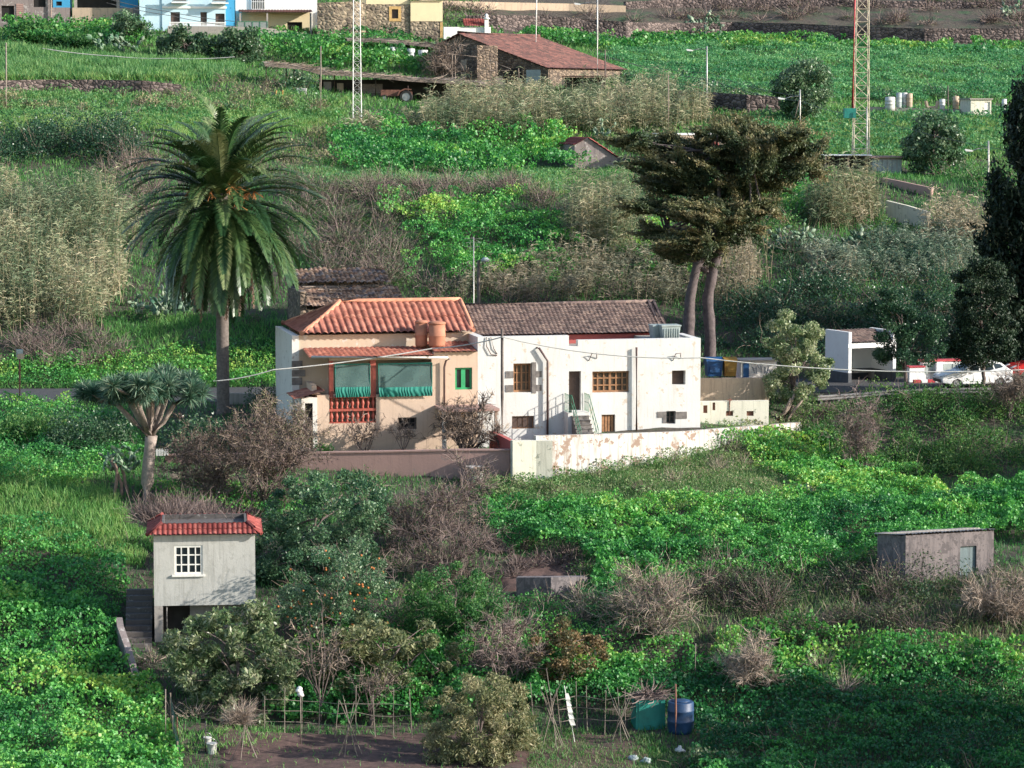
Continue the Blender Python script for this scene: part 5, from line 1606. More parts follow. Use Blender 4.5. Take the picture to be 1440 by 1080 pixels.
# ---- low shed with drums above the shelter
thatch_strip('upper_cane_shelter', 'narrow cane roof over white drums above the long shelter', [(488, 58, 275), (540, 60, 275), (600, 66, 275), (642, 73, 275)], 3.2, .25, [(490, 275.3), (545, 275.5), (600, 275.3), (640, 275.3)], 1.8)
for i, (x, w_, y0, y1, lb) in enumerate(((553, 11, 67, 82, 'squat white drum left of two under the upper cane roof'), (578, 11, 69, 84, 'white drum in the middle under the upper cane roof'), (595, 14, 71, 86, 'wide cream drum right of the white drums'))):
    D_ = 274.2; p = P(x, y1, D_); r_ = w_ / 2 / F * D_; h_ = (y1 - y0) / F * D_
    barrel('drum', lb, 'drum', p, [(r_ * .95, 0), (r_, .06), (r_, h_ * .33), (r_ * 1.04, h_ * .35), (r_, h_ * .37), (r_, h_ * .66), (r_ * 1.04, h_ * .68), (r_, h_ * .7), (r_, h_)], 'white_plastic', [(r_ * .9, h_), (r_ * .88, h_ + .03), (r_ * .2, h_ + .05)], 'drums under the upper cane roof')

# ---- lattice tower and mast
def lattice(name, label, px, ybase, D, w0, w1, ztop, mat, n, cat='tower', box=None):
    g = GD_(px, D); t = thing(name, label, cat, g); g = Vector(g)
    def cor(k, f): w = w0 + (w1 - w0) * f; return g + Vector(((-1, 1, 1, -1)[k] * w / 2, (-1, -1, 1, 1)[k] * w / 2, ztop * f))
    for k in range(4): MB().tube([cor(k, 0) - Vector((0, 0, .3)), cor(k, 1)], (.05 if w0 > 1 else .026), 5).build('leg', M[mat], t)
    mb = MB()
    for i in range(n):
        f0, f1 = i / n, (i + 1) / n
        for k in range(4):
            k2 = (k + 1) % 4
            mb.tube([cor(k, f0), cor(k2, f1)] if (i + k) % 2 else [cor(k2, f0), cor(k, f1)], .018 * max(.6, w0) * (1.5 if w0 > 1 else 1), 4, cap=False)
            mb.tube([cor(k, f1), cor(k2, f1)], .016 * max(.6, w0) * (1.4 if w0 > 1 else 1), 4, cap=False)
    mb.build('bracing', M[mat], t); return t, g
tw, g = lattice('lattice_tower', 'tall cream steel lattice tower with a red side leg at the upper right', 1210, 245, 223, 1.25, .8, 17.5, 'cream_metal', 18)
MB().tube([P(1199, 152, 222), P(1203, -40, 222)], .10, 6).build('red_conduit', M['red_metal'], tw)
k = FR(P(1187, 166, 222), 0); MB().box(k, 0, .9, -.2, .6, 0, .75).build('equipment_box', M['teal_plastic'], tw)
lattice('lattice_mast', 'slim pale lattice mast rising beside the palm above the cane shelter', 502.5, 168, 240, .72, .5, 12.5, 'lamp_white', 22, 'mast')

# ---- poles and lamps
PG = 'bare poles on the upper slope'
pole('utility_pole', 'thin pale pole at the far left edge of the upper field', 'pole', 8.5, 60, 157, r=.07, mat='pale_wood', group=PG)
pole('utility_pole', 'thin pale pole left of the cane shelter front', 'pole', 451, 65, 163, r=.06, mat='pale_wood', group=PG)
pole('utility_pole', 'tall pale pole rising behind the barn roof and out of the picture', 'pole', 753, -40, D=275, r=.07, mat='metal', lean=2, group=PG)
pole('utility_pole', 'short dark wooden pole right of the barn', 'pole', 851, 70, 133, r=.075, group=PG)
pole('utility_pole', 'thin dark pole by the drums on the right hand wall', 'pole', 1333, 120, 168, r=.06, group=PG)
pole('utility_pole', 'thin grey pole in the reeds right of the barn', 'pole', 940, 105, 190, r=.05, mat='grey_plank', group=PG)
pole('utility_pole', 'slim grey pole in front of the tower base', 'pole', 1219, 150, D=221.5, r=.05, mat='metal', group=PG)
pole('utility_pole', 'pole before the houses at the upper left', 'pole', 72, -30, 40, r=.09, mat='grey_plank', group=PG)
def lamp(px, ytop, yb, dx, dy, label, D=None, mat='metal', army=0):
    t, top = pole('street_lamp', label, 'street lamp', px, ytop, yb, D=D, r=.075, mat=mat, group='street lamps on the slope')
    D_ = top.y; a = Vector(P(px, ytop + army, D_)); b = Vector(P(px + dx, ytop + army + dy, D_))
    MB().tube([a, a.lerp(b, .6) + Vector((0, 0, .08)), b], .04, 6).build('arm', M[mat], t)
    s = -1 if dx < 0 else 1; f = FR(b, 0)
    MB().prism(f, [(0, .05), (s * .5, .14), (s * .55, .06), (s * .45, -.04), (s * .05, -.06)] if s > 0 else [(0, .05), (.02, -.06), (-.45, -.04), (-.55, .06), (-.5, .14)], -.12, .12).build('head', M['lamp_white'], t)
lamp(994, 65, 165, -20, 2, 'grey street lamp on a tall pole above the cypress crown', army=4)
lamp(1125, 126, 186, -22, 4, 'grey street lamp with a leaning stay between the cypress and the tower', army=9)
lamp(1390, 198, 270, -23, 4, 'grey street lamp at the right below the drum wall', army=10, D=212)
lamp(840, -30, 130, -24, 3, 'tall street lamp pole beside the right end of the barn', army=33)
o = MB().tube([P(1112, 190, 241), P(1124, 140, 241)], .07, 6).build('stay_pole', M['pole_wood'], loc=P(1112, 190, 241)); tag(o, 'dark leaning stay pole propped against the street lamp near the tower', 'pole')
cable('dark overhead cables running from the barn pole to the right hand lamp', [(840, 78, 268), (1000, 103, 262), (1125, 135, 241)], .022, 'cable', .3)
cable('second dark overhead cable below the first beside the barn', [(851, 78, 261), (1000, 112, 258), (1125, 142, 241)], .022, 'cable', .3)
cable('dark overhead cable from the grey lamp down past the tower', [(1125, 140, 241), (1207, 160, 223), (1440, 215, 210)], .022, 'cable', .3)
cable('dark cable crossing in front of the blue house', [(150, -2, 280), (240, 17, 280), (330, 30, 280)], .03, 'cable', .1)
cable('dark cable below another in front of the blue house', [(150, 4, 279), (240, 22, 279), (330, 37, 279)], .03, 'cable', .1)
cable('pale hose cable strung below the bushes across the upper field', [(60, 68, 262), (160, 79, 262), (240, 82, 262), (330, 80, 262)], .04, 'pale_cable', .1)

# ---- dry stone walls
polywall('dry_stone_wall', 'dark dry stone wall between the two left hand fields', 'wall', [(-60, 113, -131), (0, 113, -131), (60, 112, -130), (130, 112, -131), (200, 113, -132), (255, 119, -133)], 'stone', .5, 1.4)
polywall('dry_stone_wall', 'dry stone wall below the carport and dark rubble wall', 'wall', [(338, 53, -64), (400, 54, -65), (470, 56, -66)], 'stone', .5, 1.2)
polywall('dry_stone_wall', 'long dark dry stone wall along the top of the right hand green field', 'wall', [(655, 22, -38), (700, 21, -42), (760, 22, -45), (820, 26, -50), (880, 31, -53), (960, 32, -50), (1030, 31, -50), (1120, 33, -55), (1200, 37, -58), (1300, 40, -60), (1440, 40, -60), (1500, 40, -60)], 'stone', .6, 1.6)
polywall('dry_stone_wall', 'upper dry stone wall at the top right edge of the picture', 'wall', [(880, 2, -12), (960, -1, -10), (1100, -3, -10), (1200, 0, -10), (1300, 2, -12), (1500, 3, -14)], 'stone', .6, 1.6)
polywall('dry_stone_wall', 'dark dry stone wall below the big field left of the round tree', 'wall', [(945, 128, -150), (1000, 130, -154), (1050, 133, -158), (1098, 136, -160)], 'stone', .6, 2)
polywall('road_parapet', 'long pale parapet of the upper road at the top edge', 'wall', [(590, 0, -10), (700, 3, -13), (800, 5, -15), (880, 8, -17)], 'tan_concrete', .5, 1.4)
polywall('drum_wall', 'grey concrete terrace wall carrying the pale drums at the right', 'wall', [(1222, 150, 255), (1290, 152, 254.5), (1356, 154, 254)], 'concrete', .5, 1.4)
polywall('block_wall', 'pale tan blockwork wall right of the cypress crown', 'wall', [(1100, 250, 214), (1130, 249, 214), (1163, 251, 214)], 'tan_concrete', .25, 1.4)
polywall('rusty_wall', 'brown streaked retaining wall below the grey shed at the right', 'wall', [(1240, 250, 213), (1262, 254, 212), (1285, 259, 211), (1310, 264, 210)], 'pink_plaster', .3, 2.4)
polywall('ramp_wall', 'narrow pale sloping ramp edge among the reeds at the right', 'wall', [(1246, 282, 204), (1275, 289, 203), (1306, 298, 202)], 'mossy_plaster', .3, .9)

# ---- drums on the wall
DG = 'drums standing on the right hand wall'
for i, (x, w_, y0, y1, D_, mt_, lb) in enumerate(((1251.5, 14, 137, 151, 254.8, 'white_plastic', 'widest white drum, first from the left on the grey wall'), (1264, 8, 131, 150, 255.6, 'tank_grey', 'slim grey drum between white drums on the wall'), (1272, 8, 131, 150, 256, 'white_plastic', 'slim white drum right of the slim grey drum'), (1279, 8, 132, 150, 255.6, 'tan_concrete', 'slim rusty tan drum at the right of four drums'),
                                                   (1325, 8, 140, 152, 255, 'white_plastic', 'short white drum just left of the thin dark pole'), (1344, 9, 136, 153, 255, 'tan_concrete', 'tan drum left of the small block hut'), (1412, 7, 140, 158, 255, 'white_plastic', 'white drum right of the small block hut'))):
    p = P(x, y1, D_); r_ = w_ / 2 / F * D_; h_ = (y1 - y0) / F * D_
    barrel('drum', lb, 'drum', p, [(r_ * .95, -.3), (r_, .06), (r_, h_ * .33), (r_ * 1.05, h_ * .35), (r_, h_ * .37), (r_, h_ * .66), (r_ * 1.05, h_ * .68), (r_, h_ * .7), (r_, h_)], mt_, [(r_ * .9, h_), (r_ * .88, h_ + .03), (r_ * .2, h_ + .05)], DG)
k = FR(P(1302, 151, 255), 5); bt = thing('bathtub', 'low tan tub lying on the wall between the drums', 'tub', k.pt(.6, .3, 0))
MB().prism(k, [(0, .55), (.12, 0), (1.1, -.1), (1.25, .5), (1.1, .56), (.98, .12), (.25, .12), (.14, .58)], 0, .7).build('body', M['tan_concrete'], bt)
k = FR(P(1365, 162, 252), 14); hb = thing('block_hut', 'tiny pale block hut at the right end of the drum wall', 'hut', k.pt(1, 0, -.3))
q = k.rect(1365, 140, 1394, 164); R_ = (q[1] * .68, q[1] * .93, q[2] + .1, q[3] - .2)
MB().wall(k, 0, q[1], 0, .2, q[2] - .6, q[3], [R_]).box(k, 0, .2, .2, 2.4, q[2] - .6, q[3]).build('wall', M['mossy_plaster'], hb)
MB().box(k, -.15, q[1] + .1, -.15, 2.5, q[3] + .003, q[3] + .1).build('roof', M['concrete'], hb); slab(k, hb, R_, .1, .05, 'white_wood', 'door')
# grey shed and low house roofs
k = FR(P(1226, 247, 221), 10); gs = thing('grey_shed', 'bluish grey shed with a flat roof behind the tower base', 'shed', k.pt(1.2, 0, 0))
q = k.rect(1226, 222, 1268, 252); MB().wall(k, 0, q[1], 0, .15, q[2] - .8, q[3]).box(k, 0, .15, .15, 3, q[2] - .8, q[3]).build('wall', M['blue_paint'] if False else M['concrete'], gs)
MB().box(k, -.3, q[1] + .2, -.3, 3.2, q[3] + .003, q[3] + .12).build('roof', M['pink_plaster'], gs)
mb = MB()
for i in range(6): x = q[1] * (i + .1) / 6; mb.box(k, x, x + q[1] / 6 * .85, -.03, -.003, q[2] + .1, q[3] - .15)
mb.build('cladding', M['tank_grey'], gs)
k = FR(P(1158, 247, 221), 5); q = k.rect(1158, 219, 1226, 224); gl = thing('tin_shelter', 'low shelter with a thin pale tin roof at the foot of the tower', 'shelter', k.pt(1.5, 0, 0))
MB().box(k, 0, q[1], -.1, 2.4, q[3], q[3] + .08).build('roof', M['lamp_white'], gl)
for x in (.1, q[1] * .5, q[1] - .2): MB().box(k, x, x + .12, 0, .12, -1, q[3] - .003).build('post', M['grey_plank'], gl)
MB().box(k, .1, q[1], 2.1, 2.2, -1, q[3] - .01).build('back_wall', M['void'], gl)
k = FR(P(935, 230, 224), 8); oh = thing('ochre_house', 'ochre house with red tile patches half hidden behind the cypress crown', 'house', k.pt(2.5, 0, 0))
q = k.rect(935, 190, 1066, 235); MB().box(k, 0, q[1], 0, 5, q[2] - .6, q[3]).build('wall', M['ochre_plaster'], oh)
MB().box(k, -.05, q[1] + .05, -.06, 5.05, q[3] + .003, q[3] + .12).build('parapet', M['far_white'], oh)
q2 = k.rect(940, 196, 1012, 206, -.9); mb = MB(); wv = k.n * .85 + Vector((0, 0, .45)); tiles(mb, k.pt(q2[0], -.9, q2[2]), k.t, wv.normalized(), lambda s: wv.length, q2[1] - q2[0], .25, .06, .4, 5); mb.build('tiled_canopy', M['hut_tile'], oh)
k = FR(P(808, 232, 226), 10); oh = thing('gable_shed', 'grey gabled shed with an ochre and red roof edge left of the cypress', 'shed', k.pt(1.5, 0, 0))
q = k.rect(808, 193, 866, 236); pk = k.loc(826, 194); rt = k.loc(868, 222); lt = k.loc(808, 204)
MB().prism(k, [(0, -1), (rt[0], -1), (rt[0], rt[1]), (pk[0], pk[1]), (0, lt[1])], 0, 6).build('wall', M['grey_brown_concrete'], oh)
mb = MB(); wv = k.t * (pk[0] - rt[0]) + Vector((0, 0, pk[1] - rt[1])); tiles(mb, k.pt(rt[0] + .1, -.2, rt[1]), k.n, wv.normalized(), lambda s: wv.length, 6.3, .28, .07, .4, 5)
wv2 = k.t * pk[0] + Vector((0, 0, pk[1] - lt[1])); tiles(mb, k.pt(-.1, 6.1, lt[1]), -k.n, wv2.normalized(), lambda s: wv2.length, 6.3, .28, .07, .4, 5); mb.build('roof', M['hut_tile'], oh)

# ---- ruined tiled outbuilding behind the red roof
UF = FR(P(418, 500, 171.5), 12)
ru = thing('ruined_outbuilding', 'ruined outbuilding with broken mossy tile roofs behind the red roofed house', 'outbuilding', UF.pt(2, 1, -2))
e1 = UF.loc(490, 431); r1 = UF.loc(490, 402, 3.2); x0 = UF.loc(428, 431)[0]; x1 = UF.loc(572, 431)[0]
mb = MB(); wv = UF.n * 3.2 + Vector((0, 0, r1[1] - e1[1])); tiles(mb, UF.pt(x0, 0, e1[1]), UF.t, wv.normalized(), lambda s: wv.length * (1 - .16 * abs(math.sin(s * 1.7))), x1 - x0, .26, .06, .4, 5, jit=.05)
e2 = UF.loc(480, 398, 3.4); r2 = UF.loc(480, 376, 6.2); y0 = UF.loc(420, 398, 3.4)[0]; y1 = UF.loc(550, 398, 3.4)[0]
wv2 = UF.n * 2.8 + Vector((0, 0, r2[1] - e2[1])); tiles(mb, UF.pt(y0, 3.4, e2[1]), UF.t, wv2.normalized(), lambda s: wv2.length * (1 - .2 * abs(math.sin(s * 1.3 + 1))), y1 - y0, .30, .09, .5, 6, jit=.07)
mb.build('roof', M['ruin_tile'], ru)
mb = MB(); mb.box(UF, x0 + .2, x1 - .4, .3, .7, -2, e1[1] - .15); mb.box(UF, x0 - .2, x0 + .2, .3, 6, -2, e2[1] - .3); mb.box(UF, x0 + .2, x1 - .4, 3.3, 3.5, -2, e2[1] - .12); mb.box(UF, y0, y1, 6, 6.3, -2, r2[1] - .2)
mb.build('wall', M['barn_stone'], ru)
mb = MB(); rr = random.Random(5)
for i in range(16):
    a = x0 + rr.uniform(.2, 2.2); d = rr.uniform(.6, 3); f = FR(UF.pt(a, d, e1[1] + (r1[1] - e1[1]) * d / 3.2 + .1), rr.uniform(-60, 60)); MB().box(f, -.35, .35, -.05, .05, 0, .05).build('fallen_batten', M['grey_plank'], ru)

# ---- bus shelter
SB = FR(P(1193, 534, 165.8), 25)
bs = thing('bus_shelter', 'white roadside bus shelter with a small tiled roof and dark grey plinth', 'bus shelter', SB.pt(1.3, 1, 0))
aS = SB.loc(1260, 500)[0]; q = SB.rect(1193, 466, 1260, 534); zb = q[2] - .15; zt = q[3]; zp = zb + .6; zl = SB.loc(1225, 486)[1]
mb = MB(); pr = [(0, zp), (2.6, zp), (2.6, zt - .15), (1.6, zt + .1), (0.3, zl + .5), (0, zl + .5)]
for x in (0, aS - .2): mb.prism(SB, [(0, zp), (2.6, zp), (2.6, zt), (.4, zt), (.0, zt)], x, x + .2, axis='a')
mb.box(SB, .2, aS - .2, 2.4, 2.6, zp, zt - .3); mb.build('wall', M['shelter_white'], bs)
mb = MB()
for x in (-.01, aS - .21): mb.box(SB, x, x + .22, -.01, 2.61, zb - .3, zp - .003)
mb.box(SB, .21, aS - .21, 2.38, 2.6, zb - .3, zp - .003); mb.build('plinth', M['shelter_grey'], bs)
MB().box(SB, .2, aS - .2, .0, .2, zl - .12, zl + .16).box(SB, -.06, .2, -.06, -.002, zl - .10, zl + .14).build('lintel', M['shelter_white'], bs)
mb = MB(); wv = SB.n * 2.3 + Vector((0, 0, zt - .05 - zl - .18)); tiles(mb, SB.pt(.2, -.1, zl + .18), SB.t, wv.normalized(), lambda s: wv.length, aS - .4, .24, .06, .4, 5); mb.build('roof', M['brown_tile'], bs)
MB().box(SB, .25, aS - .25, 1.9, 2.35, zb + .38, zb + .46).box(SB, .25, .4, 1.9, 2.35, zb - .1, zb + .377).box(SB, aS - .4, aS - .25, 1.9, 2.35, zb - .1, zb + .377).build('bench', M['concrete'], bs)
EXCL.append((SB, -.4, aS + .4, -.5, 3))
# white and red low wall with cabinets
k = FR(P(1281, 531, 165.6), 14); uc = thing('utility_wall', 'low white roadside wall with cabinets, red coping and red kerb', 'wall', k.pt(1.5, 0, 0))
def kr(*a): return k.rect(*a)
q = kr(1302, 509, 1357, 528); z0 = kr(1280, 528, 1300, 531)[2]
MB().box(k, q[0], q[1], .4, .9, z0 - .3, q[3]).build('wall', M['shelter_white'], uc)
MB().box(k, q[0] - .1, q[1] + .05, .32, 1, q[3] + .003, q[3] + .1).build('coping', M['red_metal'], uc)
q2 = kr(1280, 517, 1301, 530); MB().box(k, q2[0], q2[1], .1, .8, z0 - .3, q2[3]).build('low_block', M['shelter_white'], uc)
MB().box(k, q2[0] - .04, q2[1] + .04, .05, .85, q2[3] + .003, q2[3] + .07).build('coping', M['red_metal'], uc)
for a, b in ((1305, 1316), (1330, 1341), (1343, 1353)):
    q3 = kr(a, 512, b, 526); MB().box(k, q3[0], q3[1], .33, .395, q3[2], q3[3]).build('cabinet_door', M['tank_grey'], uc)
q3 = kr(1318, 510, 1327, 528); MB().box(k, q3[0], q3[1], .1, .39, z0 - .3, q3[3] + .02).build('pier', M['shelter_white'], uc)
for i in range(8): q4 = kr(1281 + i * 10, 528, 1290 + i * 10, 532); MB().box(k, q4[0], q4[1], -.5, -.3, z0 - .35, z0 - .08).build('kerb_stone', M['red_metal' if i % 2 == 0 else 'shelter_white'], uc)


# ---- cars
def car(px, pb, D, th, mat, label, L=4.3):
    f = FR(P(px, pb, D), th); z = float(H(f.A.x, f.A.y)) + .035; f.A.z = z
    t = thing('parked_car', label, 'car', f.pt(L / 2, .85, 0))
    S = L / 4.3
    side = [(0.03, .30), (0.0, .5), (.06, .68), (.55, .84), (1.12, .93), (1.75, 1.34), (2.1, 1.45), (2.9, 1.48), (3.55, 1.40), (4.05, 1.02), (4.25, .92), (4.3, .55), (4.24, .3)]
    bot = [(3.75, .22), (3.66, .42), (3.45, .52), (3.2, .42), (3.1, .22), (1.2, .22), (1.1, .42), (.9, .52), (.66, .42), (.56, .22)]
    out = [(x * S, h) for x, h in side + bot]
    def wd(h): return .86 if h < .95 else .86 - (h - .95) * .36
    mb = MB(); n = len(out); b = 0
    for s in (-1, 1):
        for (x, h) in out:
            taper = .10 * max(0, 1 - x / .5) ** 2 + .07 * max(0, 1 - (L - x) / .4) ** 2
            mb.v.append(tuple(f.pt(x, .85 + s * (wd(h) - taper), h)))
    mb.f.append(tuple(range(n))); mb.f.append(tuple(range(2 * n - 1, n - 1, -1))); mb.m += [0, 0]; mb.sm += [False, False]
    for i in range(n):
        j = (i + 1) % n; mb.f.append((i, n + i, n + j, j)); mb.m.append(0); mb.sm.append(False)
    body = mb.build('body', M[mat], t)
    bv = body.modifiers.new('round', 'BEVEL'); bv.width = .05; bv.segments = 2; bv.limit_method = 'ANGLE'; bv.angle_limit = R(25)
    def glass(pts, nm='side_window'):
        mb = MB(); mb.face(pts); return mb.build(nm, M['glass'], t)
    for s in (-1, 1):
        for q in ([(1.42, .97), (1.86, 1.30), (2.2, 1.37), (2.2, .97)], [(2.27, .97), (2.27, 1.37), (3.0, 1.40), (3.1, .97)], [(3.17, .97), (3.08, 1.38), (3.5, 1.32), (3.8, 1.0)]):
            glass([f.pt(x * S, .85 + s * (wd(h) + .012), h) for x, h in (q if s < 0 else q[::-1])])
    ws = [(1.2, .98), (1.72, 1.325)]; glass([f.pt(ws[0][0] * S, .10, ws[0][1] + .01), f.pt(ws[0][0] * S, 1.6, ws[0][1] + .01), f.pt(ws[1][0] * S, 1.46, ws[1][1] + .02), f.pt(ws[1][0] * S, .24, ws[1][1] + .02)], 'windscreen')
    glass([f.pt(4.07 * S, 1.5, 1.03), f.pt(4.07 * S, .2, 1.03), f.pt(3.62 * S, .27, 1.38), f.pt(3.62 * S, 1.43, 1.38)], 'rear_window')
    for x in (.88, 3.42):
        for d in (.1, 1.6): wheel(f.pt(x * S, d, .31), .31, .2, t, f.n)
    for d in (.2, 1.28): MB().prism(f, [(.02, .62), (.0, .68), (.3, .80), (.42, .76), (.2, .62)], d, d + .22).build('headlight', M['headlight'], t)
    for d in (.05, 1.45): MB().box(f, L - .08, L + .01, d, d + .2, .75, .98).build('tail_lamp', M['tail'], t)
    MB().box(f, -.015, .05, .25, 1.45, .34, .5).build('grille', M['pole_wood'], t)
    MB().box(f, -.02, .0, .6, 1.1, .5, .58).build('number_plate', M['white_plastic'], t)
    for d in (-.12, 1.68): MB().box(f, 1.45 * S, 1.6 * S, d, d + .14, .95, 1.08).build('mirror', M[mat], t)
    return t
car(1325, 545, 161.6, 12, 'car_white', 'white estate car parked facing left beside the guard rail')
car(1424, 531, 166.5, 12, 'car_red', 'red car cut off by the right edge of the picture')

# ---- guard rail
GR = [(1150, 556.5, 158.6), (1200, 553, 159), (1250, 548.5, 159.2), (1300, 547, 159.2), (1350, 546, 159.2), (1400, 545.5, 159.3), (1500, 544.5, 159.4)]
W = [Vector(P(*p)) for p in GR]
gr = thing('guard_rail', 'low weathered metal guard rail along the outer edge of the parking bay', 'guard rail', W[0] - Vector((0, 0, .6)))
mb = MB()
for i in range(len(W) - 1):
    a, b = W[i], W[i + 1]
    pr = [(.0, .0), (.05, .05), (.05, .1), (.0, .15), (.05, .2), (.05, .25), (0, .3)]
    for j in range(len(pr) - 1):
        o0 = Vector((0, -pr[j][0], -pr[j][1])); o1 = Vector((0, -pr[j + 1][0], -pr[j + 1][1])); mb.face([a + o1, b + o1, b + o0, a + o0])
mb.build('beam', M['guard'], gr)
for i in range(len(W) - 1):
    for f_ in (.1, .6):
        q = W[i].lerp(W[i + 1], f_); k = FR(q, 0); MB().box(k, -.06, .06, .01, .11, -1.1, .03).build('post', M['guard'], gr)
polywall('road_parapet', 'low whitish roadside parapet right of the palm trunk', 'wall', [(322, 553, 159.4), (350, 553.5, 159.3), (392, 554, 159.2)], 'concrete', .25, .7)
# box on a post at the left roadside
t, tp_ = pole('post', 'brown roadside post carrying a small box at the left edge', 'post', 27.5, 497, D=159.0, r=.06, mat='rust')
k = FR(tp_ + Vector((0, -.05, -.1)), 10); MB().box(k, -.17, .2, -.14, .14, -.1, .32).build('box', M['tank_grey'], t); MB().box(k, -.12, .26, -.18, -.145, -.2, .1).build('plate', M['tan_concrete'], t)
# ------------------------------------------------------------------ ground cover, grass, reeds, thickets (stuff)
def stuff(name, nb, mats, label):
    o = nb.build(name, [LM[m] for m in mats], loc=(0, 150, -15))
    return tag(o, label, kind='stuff')


def ring(x0, y0, x1, y1): return [(x0, y0), (x1, y0), (x1, y1), (x0, y1)]


EXCL.append((FR((0, 0, 0), 0), -11.3, .6, 105.5, 112.4))
# low weeds nearly everywhere
nb = NB()
blades(nb, [(-200, 690), (1640, 690), (1640, 1130), (-200, 1130)], 30, .28, .035, shift=-.22)  # near blades toned down to hold the shade between plants
blades(nb, [(-200, 430), (1640, 430), (1640, 690), (-200, 690)], 30, .3, .035, shift=-.18)
blades(nb, [(-200, 230), (1640, 230), (1640, 430), (-200, 430)], 22, .42, .05, shift=-.12)
blades(nb, [(-200, -40), (620, -40), (700, 48), (880, 58), (1300, 66), (1640, 66), (1640, 230), (-200, 230)], 16, .45, .075, shift=.02)
stuff('weeds', nb, ['grass'], 'low green weeds and grass sprouting over the whole hillside')

# bright leafy creeper on the slopes
nb = NB()
cover(nb, [(-60, 850), (110, 850), (165, 885), (185, 960), (235, 1000), (258, 1110), (-60, 1110)], 130, .17, .75, sc=1.8, shift=.08)
cover(nb, [(-60, 740), (60, 745), (170, 790), (170, 880), (-60, 860)], 70, .16, .5, shift=-.15)  # leaf tone lowered to carry the hut's shadow
stuff('creeper', nb, ['nast'], 'bright green round leaved creeper in the lower left corner')
nb = NB()
cover(nb, [(668, 738), (830, 716), (1000, 724), (1250, 700), (1500, 690), (1500, 765), (1400, 770), (1240, 800), (1080, 825), (850, 845), (820, 790), (700, 778)], 150, .16, .8, sc=1.9, shift=.02)
cover(nb, [(1000, 632), (1130, 615), (1230, 660), (1330, 700), (1250, 712), (1120, 690), (1050, 655)], 110, .16, .6, shift=.1)
stuff('creeper', nb, ['nast'], 'bright green leafy creeper rolling over the bank above the concrete shed')
nb = NB()
cover(nb, [(1010, 905), (1130, 890), (1260, 920), (1440, 930), (1440, 960), (1250, 970), (1080, 965), (1000, 940)], 120, .17, .7, shift=.1)  # leaf tone raised for the sunlit spot
cover(nb, [(840, 965), (1000, 940), (1500, 950), (1500, 1110), (985, 1110), (970, 1010), (880, 990)], 100, .15, .5, shift=-.22)  # leaf tone lowered where the outside trees' shade falls
cover(nb, [(820, 830), (960, 850), (980, 960), (840, 960)], 80, .15, .6, shift=-.2)
stuff('creeper', nb, ['nast'], 'leafy ground cover with shade put into its green in the lower right corner')
nb = NB()
cover(nb, [(370, 955), (540, 925), (760, 925), (910, 955), (905, 1005), (640, 1022), (380, 1018)], 150, .17, .8, shift=.0)
cover(nb, [(420, 860), (760, 850), (840, 900), (760, 930), (420, 930)], 60, .16, .5, shift=-.05)
stuff('creeper', nb, ['nast'], 'leafy green growth behind the bean poles of the vegetable plot')
nb = NB()
cover(nb, [(545, 288), (700, 285), (780, 330), (805, 395), (700, 400), (605, 400), (590, 340)], 60, .20, .9, sc=2.2, shift=.1, jit=26)
cover(nb, [(880, 330), (980, 330), (960, 400), (870, 390)], 40, .2, .7, shift=.12, jit=22)
stuff('creeper', nb, ['nast'], 'bright yellow green patch of creeper on the bank above the brown tiled roof')
nb = NB()
cover(nb, [(470, 196), (795, 194), (815, 238), (700, 246), (480, 243)], 32, .30, 1.3, sc=2.6, shift=-.02, thick=.7, jit=22)
cover(nb, [(1060, 258), (1160, 255), (1170, 312), (1050, 300)], 30, .26, .9, shift=.15, jit=20)
stuff('creeper', nb, ['nast'], 'band of bright leafy plants below the tall reeds in mid slope')
nb = NB()
cover(nb, [(-60, 515), (130, 510), (420, 480), (420, 545), (200, 556), (-60, 556)], 70, .15, .45, shift=.05)
cover(nb, [(-60, 575), (170, 572), (200, 640), (120, 690), (-60, 690)], 80, .14, .6, shift=-.02)
cover(nb, [(200, 690), (470, 690), (440, 740), (370, 730), (220, 715)], 90, .14, .5, shift=.08)
stuff('creeper', nb, ['nast'], 'leafy green verge on both sides of the road at the left')
nb = NB()
cover(nb, [(845, 58), (900, 58), (1000, 55), (1100, 60), (1300, 66), (1500, 65), (1500, 75), (1300, 77), (1100, 70), (960, 68), (850, 72), (770, 60), (690, 50), (780, 52)], 14, .42, .7, sc=4, shift=.12, thick=.5)
cover(nb, [(340, 66), (480, 66), (640, 84), (640, 108), (480, 106), (380, 92)], 18, .36, 1.4, sc=3, shift=.0, thick=.5)
cover(nb, [(470, 36), (560, 45), (640, 60), (480, 60)], 14, .35, .9, sc=3, shift=-.2)
cover(nb, [(10, 40), (200, 45), (210, 70), (10, 70)], 16, .36, 1.2, shift=-.1)
stuff('creeper', nb, ['nast'], 'far band of lush green leaves along the stone walls at the top')

# fields
nb = NB()
cover(nb, [(845, 70), (1000, 66), (1500, 70), (1500, 140), (1180, 145), (1090, 130), (960, 135), (880, 120)], 16, .34, .55, sc=3.2, shift=-.02, W=.2, thick=.35, up=.3)
stuff('crop', nb, ['crop'], 'large blue green field of low crops at the upper right')
nb = NB()
blades(nb, [(-60, 60), (120, 74), (330, 92), (350, 112), (-60, 116)], 55, .75, .07, shift=-.05, patch=3)
blades(nb, [(-60, 132), (350, 132), (480, 140), (490, 185), (300, 190), (-60, 186)], 26, .42, .07, shift=.08, patch=2)
cover(nb, [(-60, 132), (480, 140), (490, 185), (-60, 186)], 9, .3, .5, shift=.0, up=.3, W=.18)
stuff('field_grass', nb, ['cropdull'], 'two green fields of tall grass left of the cane shelter')
nb = NB()
blades(nb, [(410, 244), (800, 240), (805, 262), (790, 276), (410, 274)], 70, .38, .06, shift=.42, patch=2)
